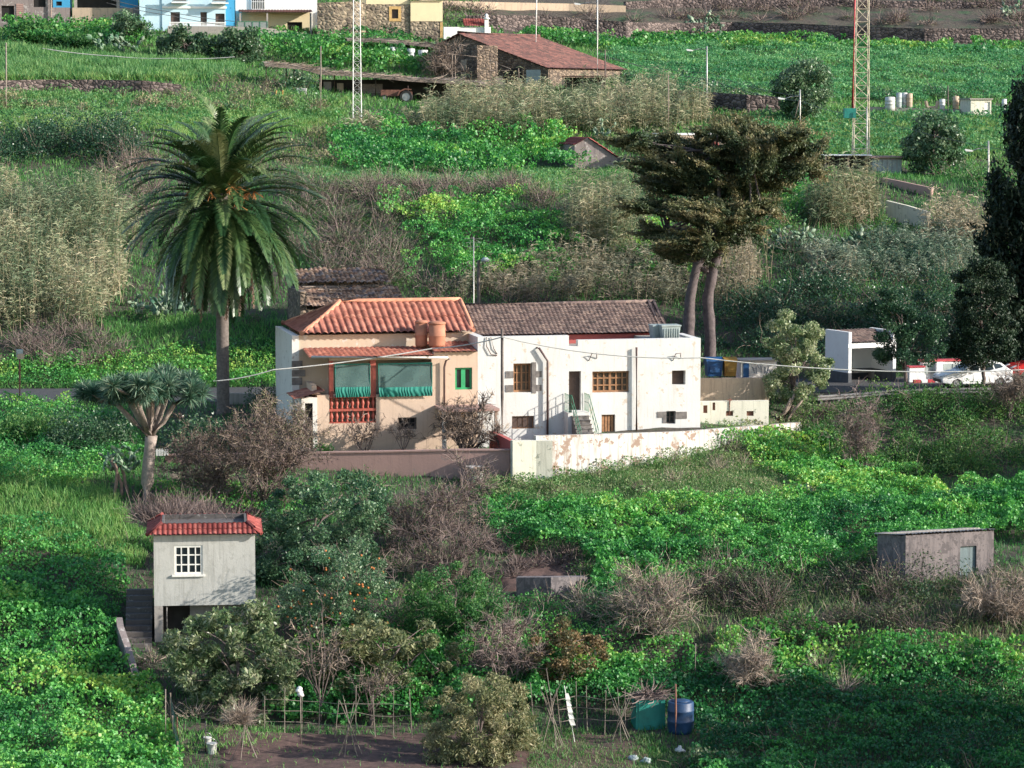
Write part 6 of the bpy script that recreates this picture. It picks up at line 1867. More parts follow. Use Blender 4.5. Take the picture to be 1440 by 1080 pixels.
cover(nb, [(410, 244), (800, 240), (790, 276), (410, 274)], 9, .24, .3, shift=.15, up=.5)
blades(nb, [(1060, 165), (1500, 160), (1500, 226), (1060, 220)], 50, .42, .07, shift=.36, patch=2.5)
cover(nb, [(1060, 165), (1500, 160), (1500, 226), (1060, 220)], 9, .3, .5, shift=.02, up=.3)
stuff('field_grass', nb, ['crop'], 'yellowish green grass terraces in mid slope')
nb = NB()
blades(nb, [(150, 440), (420, 452), (420, 556), (200, 556), (-60, 556), (-60, 520), (120, 505)], 60, .42, .04, shift=.0)
blades(nb, [(-60, 640), (60, 655), (150, 690), (215, 770), (190, 800), (60, 770), (-60, 770)], 120, .55, .035, shift=.18)
blades(nb, [(-60, 600), (200, 600), (215, 690), (60, 665), (-60, 650)], 60, .4, .035, shift=-.1)
stuff('grass', nb, ['grass'], 'long soft grass meadow on the left between the road and the hut')
nb = NB()
blades(nb, [(760, 672), (780, 640), (1130, 590), (1180, 640), (1050, 660)], 60, .45, .03, shift=.0)
cover(nb, [(760, 680), (780, 640), (1130, 590), (1150, 640), (1050, 660)], 60, .13, .5, shift=.05)
blades(nb, [(690, 668), (840, 668), (1045, 640), (1110, 690), (1310, 708), (1250, 716), (1000, 724), (830, 722), (700, 738)], 110, .36, .03, shift=.0)
blades(nb, [(760, 1028), (880, 1025), (980, 1050), (960, 1110), (720, 1110)], 140, .22, .03, shift=.1)
cover(nb, [(690, 672), (840, 668), (1045, 640), (1110, 690), (1310, 708), (1000, 724), (700, 738)], 40, .10, .35, shift=.2, up=.4)
cover(nb, [(680, 690), (790, 680), (800, 730), (690, 735)], 90, .13, .5, shift=.0)
stuff('grass', nb, ['drygrass'], 'patchy dry and green grass on the terrace below the white boundary wall')
nb = NB()
blades(nb, [(930, 800), (1240, 812), (1500, 800), (1500, 925), (1180, 915), (960, 905)], 34, .5, .03, shift=.25)
blades(nb, [(950, 960), (1500, 950), (1500, 1110), (980, 1110)], 22, .45, .03, shift=-.1)
stuff('grass', nb, ['drygrass'], 'thin grass between the dry twigs at the lower right')

# reed beds
def reedbed(label, specs, mats=('reed', 'reedstem')):
    nb = NB()
    for sp in specs: reeds(nb, *sp[0], **sp[1])
    stuff('reed_bed', nb, mats, label)


reedbed('tall grey green reed bed on the slope left of the palm', [(([(-60, 470), (140, 465), (168, 430), (180, 330), (150, 290), (-60, 285)], 7, 3.0), dict(nleaf=15, w=.045, leafL=.5))])
reedbed('broad tall reed bed in front of the barn and cane shelter', [(([(600, 196), (700, 196), (860, 194), (985, 182), (990, 166), (900, 150), (700, 156), (600, 165)], 7, 3.0), dict(nleaf=12, w=.055, leafL=.65, lean=.09)), (([(488, 196), (610, 196), (610, 176), (560, 178), (488, 182)], 7, 1.3), dict(nleaf=12, w=.055, leafL=.6, lean=.1))])
reedbed('clump of tall grey reeds left of the cypress crown', [(([(782, 312), (890, 316), (900, 350), (880, 372), (790, 350)], 12, 4.2), dict(nleaf=14, w=.045, leafL=.6))])
reedbed('dry tan reeds on the bank behind the brown tiled roof', [(([(600, 428), (960, 430), (990, 400), (960, 350), (880, 372), (790, 370), (700, 395)], 8, 1.8), dict(nleaf=12, w=.04, leafL=.42, thr=.1, shift=-.15)), (([(1000, 440), (1060, 440), (1075, 380), (1030, 350), (960, 360)], 11, 2.6), dict(nleaf=5, w=.045, leafL=.4, shift=.25))], ('reeddry', 'reedstem'))
reedbed('clump of feathery reeds below the tower', [(([(1140, 322), (1232, 322), (1236, 304), (1150, 302)], 14, 3.7), dict(nleaf=14, w=.05, leafL=.6))])
reedbed('silvery reeds and bushes on the bank above the bus shelter', [(([(1130, 405), (1330, 398), (1400, 365), (1330, 338), (1150, 350)], 7, 1.7), dict(nleaf=18, w=.05, leafL=.42, lean=.3))], ('silver', 'reedstem'))
reedbed('brown reed clump under the right hand street lamp', [(([(1300, 345), (1420, 350), (1420, 322), (1310, 322)], 9, 2.6), dict(nleaf=12, w=.05, leafL=.5, shift=.0))], ('reeddry', 'reedstem'))


# thickets
def thicket(name, label, specs, mats=('bramble', 'purptwig')):
    nb = NB()
    for poly, dens, rad, hgt, nl, L, ntw, kw in specs:
        c = scatter(poly, dens * 100)
        n = len(c); s = rng.uniform(.6, 1.25, n)
        bushes(nb, c, rad * s, hgt * s, nl, L, None, ntw, 1.0, **kw)
    stuff(name, nb, mats, label)


thicket('bramble', 'tangled brown brambles beside the left roadside reeds', [([(-60, 468), (135, 468), (172, 500), (150, 530), (-60, 528)], .5, 1.1, 1.0, 130, .10, 80, {}), ([(165, 215), (215, 225), (225, 300), (170, 310), (120, 240)], .3, 1.5, 1.5, 120, .14, 70, dict(shift=.2))])
thicket('bramble', 'broad brown and green bramble thicket on the bank above the red roof', [([(415, 275), (560, 275), (595, 335), (600, 420), (480, 415), (415, 360)], .34, 1.6, 1.5, 300, .13, 70, dict(shift=-.05)), ([(440, 262), (770, 262), (800, 300), (690, 296), (560, 292), (450, 292)], .3, 1.3, 1.1, 130, .13, 90, dict(shift=.25)),
                                                                                       ([(600, 400), (960, 405), (960, 432), (600, 432)], .3, 1.0, .9, 120, .12, 50, dict(shift=.1))])
thicket('bramble', 'dry purple brown thicket sloping across the right in front of the concrete shed', [([(960, 810), (1130, 822), (1240, 826), (1500, 812), (1500, 905), (1180, 908), (1000, 895)], .40, 1.2, 1.2, 300, .11, 75, dict(shift=.0, tw=.022)), ([(960, 800), (1500, 806), (1500, 860), (960, 870)], .3, 1.0, 1.35, 380, .11, 40, dict(shift=-.3)), ([(990, 915), (1100, 905), (1110, 965), (1010, 970)], .3, 1.0, 1.1, 60, .1, 120, {})])
thicket('bramble', 'shaded green thicket on the bank below the guard rail', [([(1135, 572), (1200, 562), (1500, 556), (1500, 668), (1290, 680), (1200, 668), (1140, 625)], .7, 1.2, 1.05, 560, .12, 8, dict(shift=.08))], ('green', 'wood'))
thicket('hedge', 'dark evergreen hedge above the left reed bed', [([(-60, 232), (225, 236), (240, 205), (180, 192), (-60, 196)], .3, 1.9, 2.6, 520, .17, 10, dict(shift=-.4))], ('dark', 'wood'))
thicket('undergrowth', 'dark green undergrowth, shade put into its leaf tone, behind the bus shelter', [([(990, 500), (1160, 520), (1400, 528), (1440, 470), (1400, 405), (1120, 405), (1010, 440)], .4, 1.6, 1.5, 480, .15, 12, dict(shift=-.28)), ([(1000, 340), (1200, 330), (1200, 400), (1050, 405), (1000, 380)], .16, 1.4, 1.2, 300, .15, 30, dict(shift=.2)), ([(420, 480), (270, 470), (270, 540), (420, 548)], .1, 1.0, .8, 200, .13, 10, {})], ('dark', 'wood'))  # leaves shifted darker to carry the bank's cast shade
thicket('undergrowth', 'leafy undergrowth between the reeds and prickly pears at the right', [([(1040, 300), (1240, 300), (1260, 340), (1040, 345)], .3, 1.2, 1.1, 240, .16, 20, {}), ([(1320, 240), (1440, 246), (1440, 290), (1330, 280)], .15, 1.3, 1.1, 240, .18, 20, dict(shift=-.1))], ('green', 'wood'))
thicket('undergrowth', 'dry brown terraces of scrub along the top right of the slope', [([(640, 22), (880, 20), (1000, 12), (1500, 10), (1500, 42), (1200, 36), (900, 34), (700, 26)], .09, 1.6, .8, 60, .24, 60, dict(shift=.3, tw=.05)), ([(560, 10), (680, 10), (690, 28), (630, 34), (560, 30)], .12, 1.8, 1.2, 120, .24, 60, dict(shift=.1, tw=.05)), ([(1300, -10), (1500, -10), (1500, 12), (1300, 12)], .08, 1.6, 1.0, 60, .24, 60, dict(tw=.05))])
thicket('undergrowth', 'tall dark weeds along the dry stone wall right of the barn', [([(860, 118), (960, 122), (1100, 140), (1100, 160), (960, 152), (880, 145)], .16, 1.5, 1.4, 240, .22, 10, {}), ([(1220, 134), (1440, 140), (1440, 152), (1220, 146)], .16, 1.3, 1.0, 200, .22, 10, {}), ([(1000, 190), (1120, 200), (1100, 240), (1000, 235)], .12, 1.5, 1.4, 200, .2, 10, {}),
                                                                                      ([(60, 150), (470, 152), (480, 180), (60, 172)], .03, 1.2, .7, 150, .2, 30, {}), ([(380, 84), (420, 100), (470, 128), (380, 130)], .2, 1.2, 1.0, 150, .22, 10, {})], ('dark', 'wood'))
thicket('scrub', 'bushy green scrub among the orchard trees below the garden wall', [([(370, 690), (700, 680), (760, 740), (840, 800), (830, 860), (520, 900), (400, 860)], .14, .9, .8, 240, .11, 40, {}), ([(830, 850), (960, 850), (1000, 900), (860, 930)], .3, 1.0, .8, 260, .12, 30, {}), ([(960, 790), (1240, 790), (1240, 830), (980, 850)], .35, .9, .8, 260, .12, 30, {})], ('green', 'wood'))

thicket('undergrowth', 'mixed leafy weeds rising out of the bright creeper on the lower slopes', [
    ([(-60, 850), (110, 850), (165, 885), (185, 960), (235, 1000), (258, 1110), (-60, 1110)], .10, .7, .55, 150, .12, 8, dict(shift=.1)),
    ([(668, 738), (830, 716), (1000, 724), (1250, 700), (1500, 690), (1500, 765), (1240, 800), (1080, 825), (850, 845), (700, 778)], .12, .7, .6, 150, .10, 14, dict(shift=.05)),
    ([(840, 940), (1500, 940), (1500, 1110), (985, 1110)], .22, .8, .6, 170, .10, 24, dict(shift=-.1)),
    ([(690, 660), (1100, 640), (1300, 708), (700, 735)], .10, .6, .4, 120, .08, 30, dict(shift=.2)),
    ([(-60, 575), (200, 600), (215, 700), (-60, 690)], .12, .8, .6, 170, .11, 10, dict(shift=-.1)),
    ([(-60, 700), (180, 720), (200, 850), (-60, 860)], .12, .7, .5, 150, .10, 14, dict(shift=-.05)),
    ([(420, 280), (800, 280), (810, 400), (600, 410), (420, 420)], .08, .9, .7, 220, .14, 20, dict(shift=.1)),
    ([(-60, 430), (420, 440), (420, 550), (-60, 550)], .06, .8, .6, 170, .11, 14, dict(shift=.1))], ('green', 'wood'))
thicket('bramble', 'tangle of dry stalks and bare twigs through the orchard and lower right bank', [
    ([(560, 800), (720, 820), (900, 860), (980, 930), (880, 960), (640, 940), (520, 900)], .16, .9, .95, 60, .10, 120, dict(tw=.02)),
    ([(860, 890), (1440, 900), (1440, 985), (1000, 990), (880, 950)], .07, .9, .8, 40, .10, 130, dict(tw=.02)),
    ([(680, 650), (1060, 640), (1040, 690), (690, 700)], .08, .7, .55, 60, .08, 90, dict(tw=.018, shift=.2)),
    ([(180, 880), (300, 960), (280, 1040), (240, 1010)], .15, .7, .6, 80, .1, 60, {}),
    ([(230, 680), (470, 690), (560, 760), (380, 740)], .12, .8, .7, 90, .1, 70, {})], ('bramble', 'paletwig'))
nb = NB()
blades(nb, [(-60, 117), (350, 112), (360, 106), (-60, 106)], 60, .6, .07, shift=.35, patch=2)
blades(nb, [(-60, 186), (300, 192), (490, 187), (490, 172), (-60, 168)], 70, .5, .07, shift=.35, patch=2)
blades(nb, [(410, 276), (790, 277), (800, 262), (410, 264)], 60, .4, .06, shift=.4, patch=1.5)
blades(nb, [(1060, 175), (1250, 172), (1500, 178), (1500, 192), (1060, 196)], 50, .4, .06, shift=.4, patch=1.5)
blades(nb, [(500, 140), (480, 165), (430, 180), (300, 186), (330, 150)], 40, .5, .07, shift=.25, patch=2)
stuff('field_grass', nb, ['grass'], 'yellow green grass rims along the edges of the terraces')
thicket('scrub', 'rows of olive tufts across the left hand field below the stone wall', [([(-60, 146), (480, 150), (480, 160), (-60, 156)], .22, 1.0, 1.1, 150, .2, 40, dict(shift=.2)), ([(-60, 136), (380, 138), (380, 143), (-60, 142)], .14, .9, .8, 60, .2, 60, dict(shift=.3)), ([(300, 118), (380, 118), (390, 140), (290, 140)], .2, 1.0, 1.0, 60, .2, 60, dict(shift=.2)), ([(60, 176), (460, 180), (480, 200), (240, 205)], .05, 1.0, .8, 150, .2, 20, {}), ([(340, 205), (480, 205), (490, 240), (400, 240)], .14, 1.3, 1.1, 170, .2, 30, dict(shift=.1)), ([(240, 235), (420, 240), (420, 285), (250, 290)], .16, 1.4, 1.2, 200, .16, 30, dict(shift=-.1))], ('olive', 'purptwig'))

# ------------------------------------------------------------------ the palm
def palm():
    g = G(314, 571); g = GD_(314, 157.2); D = g[1]
    top = Vector(P(311, 272, D))
    t = thing('palm_tree', 'tall date palm with a huge drooping crown and ringed trunk left of the houses', 'palm tree', g)
    mb = MB(); pts = []; rad = []
    n = 44; b = Vector(g) - Vector((0, 0, .4))
    for i in range(n + 1):
        f = i / n; pts.append(b.lerp(top, f)); rad.append((.35 - .04 * f + (.12 * (1 - f / .06) if f < .06 else 0) + (.16 * max(0, (f - .93) / .07))) * (1 + .05 * (i % 2)))
    mb.tube(pts, rad, 14); mb.build('trunk', M['palm_bark'], t)
    nb = NB(); dead = NB(); NF = 190
    for i in range(NF):
        f = (i + .5) / NF
        el = R(80) - R(148) * f ** .95 + random.gauss(0, .15)          # upright in the middle, hanging at the skirt
        az = i * 2.39996 + random.gauss(0, .15)
        L = random.uniform(5.2, 6.2) * (.92 if el > R(60) else 1.)
        isdead = f > .93
        if isdead: L *= .95
        S = 12; p = np.zeros((S, 3)); p[0] = np.array(top) + np.array([math.cos(az), math.sin(az), 0]) * .28 + np.array([0, 0, .3 - f * 1.7])
        e = el + .12
        bend = (1.15 if el > R(20) else .95) * random.uniform(.8, 1.25)
        for k in range(1, S):
            ek = max(e - bend * (k / (S - 1)) ** 1.4, R(-86))
            d = np.array([math.cos(az) * math.cos(ek), math.sin(az) * math.cos(ek), math.sin(ek)])
            p[k] = p[k - 1] + d * L / (S - 1)
        tgt = dead if isdead else nb
        tgt.add(ribbons(p[None], np.linspace(.09, .02, S)), .25 if not isdead else .6)
        NLf = 78; ts = np.linspace(.10, .995, NLf); ip = ts * (S - 1); i0 = np.minimum(ip.astype(int), S - 2); fr_ = (ip - i0)[:, None]
        c = p[i0] * (1 - fr_) + p[i0 + 1] * fr_; tan = nz(p[i0 + 1] - p[i0])
        side = nz(np.cross(tan, np.array([0, 0, 1.0]) + .001)); upv = np.cross(side, tan)
        ll = (.66 * np.sin(math.pi * np.clip(ts * .86 + .12, 0, 1)) ** .7 + .06)[:, None] * (.6 if isdead else 1)
        base_r = random.random() ** 1.5 * .75
        for s in (-1, 1):
            d = nz(side * s * .75 + tan * .75 + upv * .28 + rng.normal(size=(NLf, 3)) * (.35 if isdead else .08)); w = np.cross(d, upv) * .030
            m = c + d * ll * .55; e2 = m + nz(d + np.array([0, 0, -.35])) * ll * .45
            r = np.clip(base_r + .25 * rng.random(NLf) + .2 * (f < .3), 0, 1)  # highlights painted as tone: wide range by frond, upper ones paler
            tgt.add(np.stack([c - w, c + w, m + w, m - w], 1), r); tgt.add(np.stack([m - w, m + w, e2 + w * .2, e2 - w * .2], 1), r)
    nb.build('crown', LM['palm'], t); dead.build('dead_fronds', LM['palmdry'], t)
    mb = MB()
    for i in range(30):
        az = random.uniform(0, 6.28); s = top + Vector((math.cos(az) * .3, math.sin(az) * .3, random.uniform(-.5, .3))); d = Vector((math.cos(az), math.sin(az), random.uniform(.1, 1.5)))
        L = random.uniform(1.1, 2.3); pts = [s + d.normalized() * L * f + Vector((0, 0, -.9 * L * f * f * .6)) for f in (0, .35, .7, 1)]
        mb.tube(pts, [.035, .03, .03, .02], 5)
        for k in range(10):
            q = pts[-1]; e = q + Vector((random.gauss(0, .2), random.gauss(0, .2), -random.uniform(.15, .5))); mb.tube([q, e], .022, 4)
    mb.build('fruit_stalks', M['fruit_stalk'], t)


palm()


# ------------------------------------------------------------------ dragon tree
def dragon():
    g = GD_(206, 137.5); g = G(206, 706); D = g[1]
    t = thing('dragon_tree', 'dragon tree with pale trunk, forked limbs and a flat spiky crown', 'tree', g)
    mb = MB(); fk = Vector(P(213, 612, D))
    mb.tube([Vector(g) - Vector((0, 0, .3)), Vector(P(207, 680, D)), Vector(P(209, 650, D)), Vector(P(211, 628, D)), fk], [.36, .31, .29, .27, .30], 14)
    mb.build('trunk', M['dragon_bark'], t)
    mb = MB(); tips = []
    for (x, y, dd) in ((165, 566, -.4), (178, 566, .9), (190, 560, -1.2), (204, 556, .5), (216, 556, -.7), (232, 558, 1.0), (247, 566, -.3), (222, 552, 2.), (198, 552, -2.)):
        e = Vector(P(x, y, D)) + Vector((0, dd, 0)); m = fk.lerp(e, .5) + Vector((0, 0, -.15))
        s = fk + Vector((random.gauss(0, .05), random.gauss(0, .08), -.1)); mb.tube([s, m, e], [.17, .13, .12], 9)
        for k in range(7):
            a = random.uniform(0, 6.28); q = e + Vector((math.cos(a) * random.uniform(.4, 1.0), math.sin(a) * random.uniform(.4, 1.0), random.uniform(.15, .65))); q.x += (e.x - fk.x) * .38; q.y += (e.y - fk.y) * .3
            mb.tube([e - Vector((0, 0, .05)), e.lerp(q, .6) + Vector((0, 0, -.05)), q], [.10, .085, .08], 6); tips.append(q)
    mb.build('limbs', M['dragon_bark'], t)
    T = np.array([tuple(q) for q in tips]); K = 190; k = np.repeat(np.arange(len(T)), K); N = len(k)
    d = nz(rng.normal(size=(N, 3)) + np.array([0, 0, .55])); L = rng.uniform(.5, .8, N)
    m = T[k] + d * L[:, None] * .6; e = m + nz(d + np.array([0, 0, -.35])) * L[:, None] * .4; w = nz(np.cross(d, rng.normal(size=(N, 3)))) * .02
    r = np.clip(rng.random(N) * .7 + .3 * rng.random(len(T))[k], 0, 1); b = T[k] + d * .03
    NB().add(np.stack([b - w, b + w, m + w, m - w], 1), r).add(np.stack([m - w, m + w, e + w * .2, e - w * .2], 1), r).build('crown', LM['dragon'], t)


dragon()

# ------------------------------------------------------------------ big cypress with two trunks
CYP = [(868, 192), (905, 185), (940, 200), (985, 195), (1020, 175), (1040, 168), (1075, 188), (1120, 180), (1135, 190), (1128, 215), (1150, 232), (1120, 250), (1098, 262), (1105, 290), (1075, 300), (1060, 320), (1050, 352), (1020, 350), (1000, 362), (975, 375), (955, 370), (940, 350), (908, 342), (898, 320), (905, 300), (882, 295), (880, 285), (920, 270), (895, 250), (890, 225), (870, 205)]


CLOBES = [(890, 200, 28, 9, 13), (925, 208, 34, 11, 16), (970, 202, 32, 10, 14), (1008, 195, 26, 12, 14), (1040, 180, 26, 11, 14), (1078, 196, 28, 10, 14), (1112, 194, 26, 10, 14), (1140, 212, 20, 8, 10), (1132, 238, 26, 9, 13), (1098, 225, 30, 12, 16), (1060, 222, 34, 14, 19), (1015, 226, 34, 14, 19), (965, 232, 36, 14, 19), (922, 236, 30, 11, 14),
          (945, 262, 34, 12, 18), (990, 262, 36, 16, 22), (1035, 262, 34, 16, 21), (1078, 258, 28, 11, 14), (905, 290, 26, 8, 11), (940, 292, 32, 11, 16), (980, 296, 34, 15, 21), (1020, 300, 30, 15, 18), (1070, 290, 30, 8, 10), (925, 326, 30, 9, 13), (962, 334, 30, 12, 16), (1000, 335, 28, 12, 14), (945, 358, 22, 8, 10), (985, 362, 22, 8, 10), (1048, 325, 16, 12, 8)]


def cypress(name, label, poly, base, ncl, per, rcl, leaf, trunks, D=None, L=.34, bend=(-.6, 0, .35), thick=.7, group=None, flat=.28, lobes=()):
    g = G(*base) if D is None else GD_(base[0], D); D = g[1]
    t = thing(name, label, 'tree', g, group)
    xs = [p[0] for p in poly]; ys = [p[1] for p in poly]; cx = (min(xs) + max(xs)) / 2; hw = (max(xs) - min(xs)) / 2
    C = []; gd = 0
    while len(C) < ncl and gd < 30000:
        gd += 1
        x = random.uniform(min(xs), max(xs)); y = random.uniform(min(ys), max(ys))
        if not inpoly(np.array([x]), np.array([y]), poly)[0]: continue
        dep = thick * hw / F * D * math.sqrt(max(.06, 1 - ((x - cx) / hw) ** 2)); C.append(P(x, y, D) + np.array([0, random.uniform(-1, 1) * dep, 0]))
    for (lx, ly, rx, ry, nn) in lobes:          # flat foliage tiers with gaps between them
        dy = random.uniform(-.75, .75) * thick * hw / F * D * math.sqrt(max(.1, 1 - ((lx - cx) / hw) ** 2))
        for q in range(nn):
            a = random.uniform(0, 6.283); rr_ = random.random() ** .5
            C.append(P(lx + rx * rr_ * math.cos(a), ly + ry * rr_ * math.sin(a), D) + np.array([0, dy + random.gauss(0, .9), 0]))
    C = np.array(C); cen = C.mean(0)
    mb = MB(); ends = []
    for tr in trunks:
        pts = [Vector(P(x, y, D)) + Vector((0, dd, 0)) for (x, y, r_, dd) in tr]; v0 = len(mb.v); mb.tube([p_ for a_, b_ in zip(pts, pts[1:]) for p_ in (a_, a_.lerp(b_, .25), a_.lerp(b_, .5), a_.lerp(b_, .75))] + [pts[-1]], [r_ * random.uniform(.9, 1.1) for q0, q1 in zip(tr, tr[1:]) for r_ in (q0[2], q0[2] * .75 + q1[2] * .25, q0[2] * .5 + q1[2] * .5, q0[2] * .25 + q1[2] * .75)] + [tr[-1][2]], 14); mb.v[v0:] = [(x + random.gauss(0, .014), y + random.gauss(0, .014), z) for x, y, z in mb.v[v0:]]; ends.append(pts[-1])
    mb.build('trunk', M['cyp_bark'], t)
    mb = MB()
    for i in range(0, len(C), max(1, len(C) // 46)):
        e = min(ends, key=lambda q: (q - Vector(C[i])).length); limb(mb, e + Vector((0, 0, random.uniform(-.8, .8))), C[i], .10, .025, .1, 5, 6)
    if leaf != 'cypdark': mb.build('limbs', M['cyp_bark'], t)
    k = np.repeat(np.arange(len(C)), rng.poisson(per, len(C))); N = len(k)
    out = nz(C - np.array([cen[0], cen[1], C[:, 2].min() - 1])) + np.array(bend)
    if lobes: out[:, 2] *= .35
    out = nz(out + rng.normal(size=out.shape) * .3)
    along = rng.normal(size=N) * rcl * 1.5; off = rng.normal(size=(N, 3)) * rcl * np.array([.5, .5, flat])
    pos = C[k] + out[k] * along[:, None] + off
    r = np.clip(.35 * rng.random(N) + .35 * rng.random(len(C))[k] + .25 * np.clip(along / rcl, -.5, 1.2), 0, 1)  # brown tips, plus crown shade and lit ends painted along each spray
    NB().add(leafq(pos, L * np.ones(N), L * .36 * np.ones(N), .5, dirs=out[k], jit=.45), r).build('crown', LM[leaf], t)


cypress('cypress_tree', 'big dark wind shaped cypress with two bare trunks right of the white house', CYP, (985, 535), 0, 400, .34, 'cypress',
        [[(967, 560, .42, 0), (968, 480, .36, 0), (970, 420, .31, 0), (980, 375, .27, .1), (1000, 345, .22, .1), (1012, 300, .16, 0), (1010, 230, .08, 0)], [(996, 560, .40, .6), (1000, 480, .34, .6), (996, 420, .32, .5), (1004, 375, .30, .4), (1016, 345, .24, .3), (1040, 290, .16, .2), (1060, 220, .07, 0)], [(998, 385, .2, .4), (980, 370, .17, .1), (940, 320, .1, 0)]], D=171, L=.22, bend=(-.35, 0, -.05), flat=.15, lobes=CLOBES)
cypress('cypress_tree', 'tall dark columnar cypress filling the right edge of the picture', [(1385, 500), (1378, 400), (1390, 330), (1397, 270), (1418, 230), (1424, 175), (1436, 140), (1470, 110), (1510, 160), (1530, 300), (1530, 470), (1460, 490)], (1455, 540), 330, 190, .42, 'cypdark', [[(1455, 560, .4, 0), (1456, 400, .3, 0), (1460, 160, .08, 0)]], D=172, L=.36, bend=(0, 0, .9))
tree('dense_tree', 'dark dense tree beside the road in front of the right edge cypress', 'tree', (1384, 545), [(1340, 415), (1348, 385), (1375, 362), (1405, 372), (1416, 400), (1412, 430), (1428, 455), (1420, 495), (1390, 515), (1350, 510), (1330, 490), (1345, 460)], 110, 300, .5, .15, None, 'cypdark', 'bark', .13, fork=.3, D=160.4, shift=.35)
tree('spreading_tree', 'dark leaning roadside tree right of the bus shelter', 'tree', (1275, 553), [(1212, 440), (1225, 412), (1260, 402), (1300, 410), (1322, 425), (1330, 455), (1325, 490), (1300, 505), (1268, 505), (1232, 512), (1222, 498), (1250, 485), (1225, 465)], 85, 230, .45, .14, None, 'dark', 'bark', .13, fork=.35, D=159.8, shift=-.2)
tree('roadside_tree', 'lone pale leaved tree left of the bus shelter above the boundary wall end', 'tree', (1112, 592), [(1085, 460), (1095, 443), (1120, 440), (1145, 452), (1152, 475), (1168, 500), (1165, 540), (1150, 565), (1120, 580), (1090, 570), (1078, 540), (1092, 510), (1083, 485)], 85, 210, .42, .15, .08, 'loquat', 'bark', .14, fork=.3, D=157.5, shift=.05)
mb = MB(); g = GD_(1108, 157)
for (a, b, c) in (((1098, 595), (1108, 575), (1118, 553)), ((1104, 597), (1116, 578), (1130, 560)), ((1094, 592), (1104, 580), (1112, 560))):
    mb.tube([P(*a, 156.6), P(*b, 156.4), P(*c, 156.2)], [.12, .1, .06], 7)
o = mb.build('dead_wood', M['grey_plank'], loc=g); tag(o, 'pale broken dead trunk leaning at the end of the boundary wall', 'dead wood')

# ------------------------------------------------------------------ trees on the slope behind
GT = 'round trees on the upper slope'
tree('round_tree', 'dark round tree below the big green field left of the tower', 'tree', (1130, 168), (1092, 88, 1170, 166), 60, 170, .8, .28, .16, 'dark', 'bark', .2, shift=.22, group=GT, D=247)
tree('round_tree', 'broad dark tree in front of the drum wall at the right', 'tree', (1312, 248), (1268, 165, 1362, 250), 70, 170, .7, .26, .15, 'dark', 'bark', .2, shift=.15, group=GT, D=221)
tree('round_tree', 'dark bushy tree in front of the blue house balustrade', 'tree', (262, 84), (224, 42, 298, 92), 40, 170, .8, .3, .18, 'dark', 'bark', .15, group=GT, D=270, shift=.15)
tree('round_tree', 'dark bushy tree in front of the carport fence', 'tree', (333, 88), (299, 37, 368, 96), 40, 170, .8, .3, .18, 'dark', 'bark', .15, group=GT, D=270, shift=.2)
tree('spreading_tree', 'thin grey green tree with bare stems in front of the tan blockwork house', 'tree', (178, 72), [(155, 30), (170, 17), (190, 22), (212, 40), (218, 48), (195, 52), (185, 68), (165, 62), (155, 45)], 30, 130, .6, .28, .14, 'dark', 'bark', .12, group=GT, D=277, shift=.2)
shrub('shrub', 'bright green bush at the far left below the grey house', 'bush', (40, 68), 2.4, 2.6, 2600, .3, .2, 'green', D=276)
shrub('shrub', 'low wide dark green bush below the tan blockwork house', 'bush', (92, 70), 3.2, 1.8, 2600, .3, .2, 'green', D=275, shift=-.2)
cactus('dark prickly pear patch at the top left below the grey tree', (165, 74), 80, 30, 90, .6, D=272)
cactus('broad prickly pear clump on the terrace above the big green field', (985, 34), 82, 36, 130, .6, D=318)
cactus('prickly pear at the right end of the tall reed bed', (850, 196), 34, 34, 40, .5, D=238.5)
cactus('prickly pear clump high on the terraces at the top right corner', (1425, 18), 40, 26, 60, .6, D=328)
cactus('sprawling prickly pear on the slope at the right below the tan wall', (1130, 352), 120, 58, 170, .45, D=193.5)
cactus('prickly pear with pale pads above the bus shelter bank', (1200, 352), 60, 40, 70, .42, D=193)
cactus('large prickly pear thicket behind the palm trunk', (225, 440), 150, 82, 230, .42, D=180)
cactus('pale prickly pear peeping out of the reeds left of the palm', (140, 380), 34, 24, 22, .45, D=185)
cactus('prickly pear behind the ridge of the brown tiled roof', (808, 432), 60, 34, 36, .45, D=176)
cactus('small prickly pear on the dark bank beside the cypress trunks', (1098, 420), 30, 28, 20, .4, D=180)
cactus('tall prickly pear with woody stem beside the dragon tree', (165, 700), 66, 108, 95, .34, stem=3, D=138.5)


def agave(label, px, D, r, n=26, mat='dragon'):
    g = GD_(px, D); nb = NB()
    for i in range(n):
        az = i * 2.4; el = R(78) - R(62) * i / n; d = np.array([math.cos(az) * math.cos(el), math.sin(az) * math.cos(el), math.sin(el)])
        p = np.stack([g + d * r * f + np.array([0, 0, -.12 * r * f * f]) for f in (0, .35, .7, 1)])
        w = np.array([.5, .8, .6, .05]) * r * .16; s = nz(np.cross(d, [0, 0, 1.0]) + 1e-4)
        q = np.stack([np.stack([p[k] - s * w[k], p[k] + s * w[k], p[k + 1] + s * w[k + 1], p[k + 1] - s * w[k + 1]]) for k in range(3)])
        nb.add(q, random.random())
    tag(nb.build('agave', LM[mat], loc=g), label, 'agave')


agave('pale agave rosette on the bank above the small prickly pear', 1092, 179, .9)
agave('blue green agave rosette at the edge of the lower right bank', 1130, 141.5, .9)
agave('small agave by the ochre wall below the red balustrade', 520, 148.0, .6)
agave('second small agave right of the first by the ochre wall', 536, 148.2, .55)

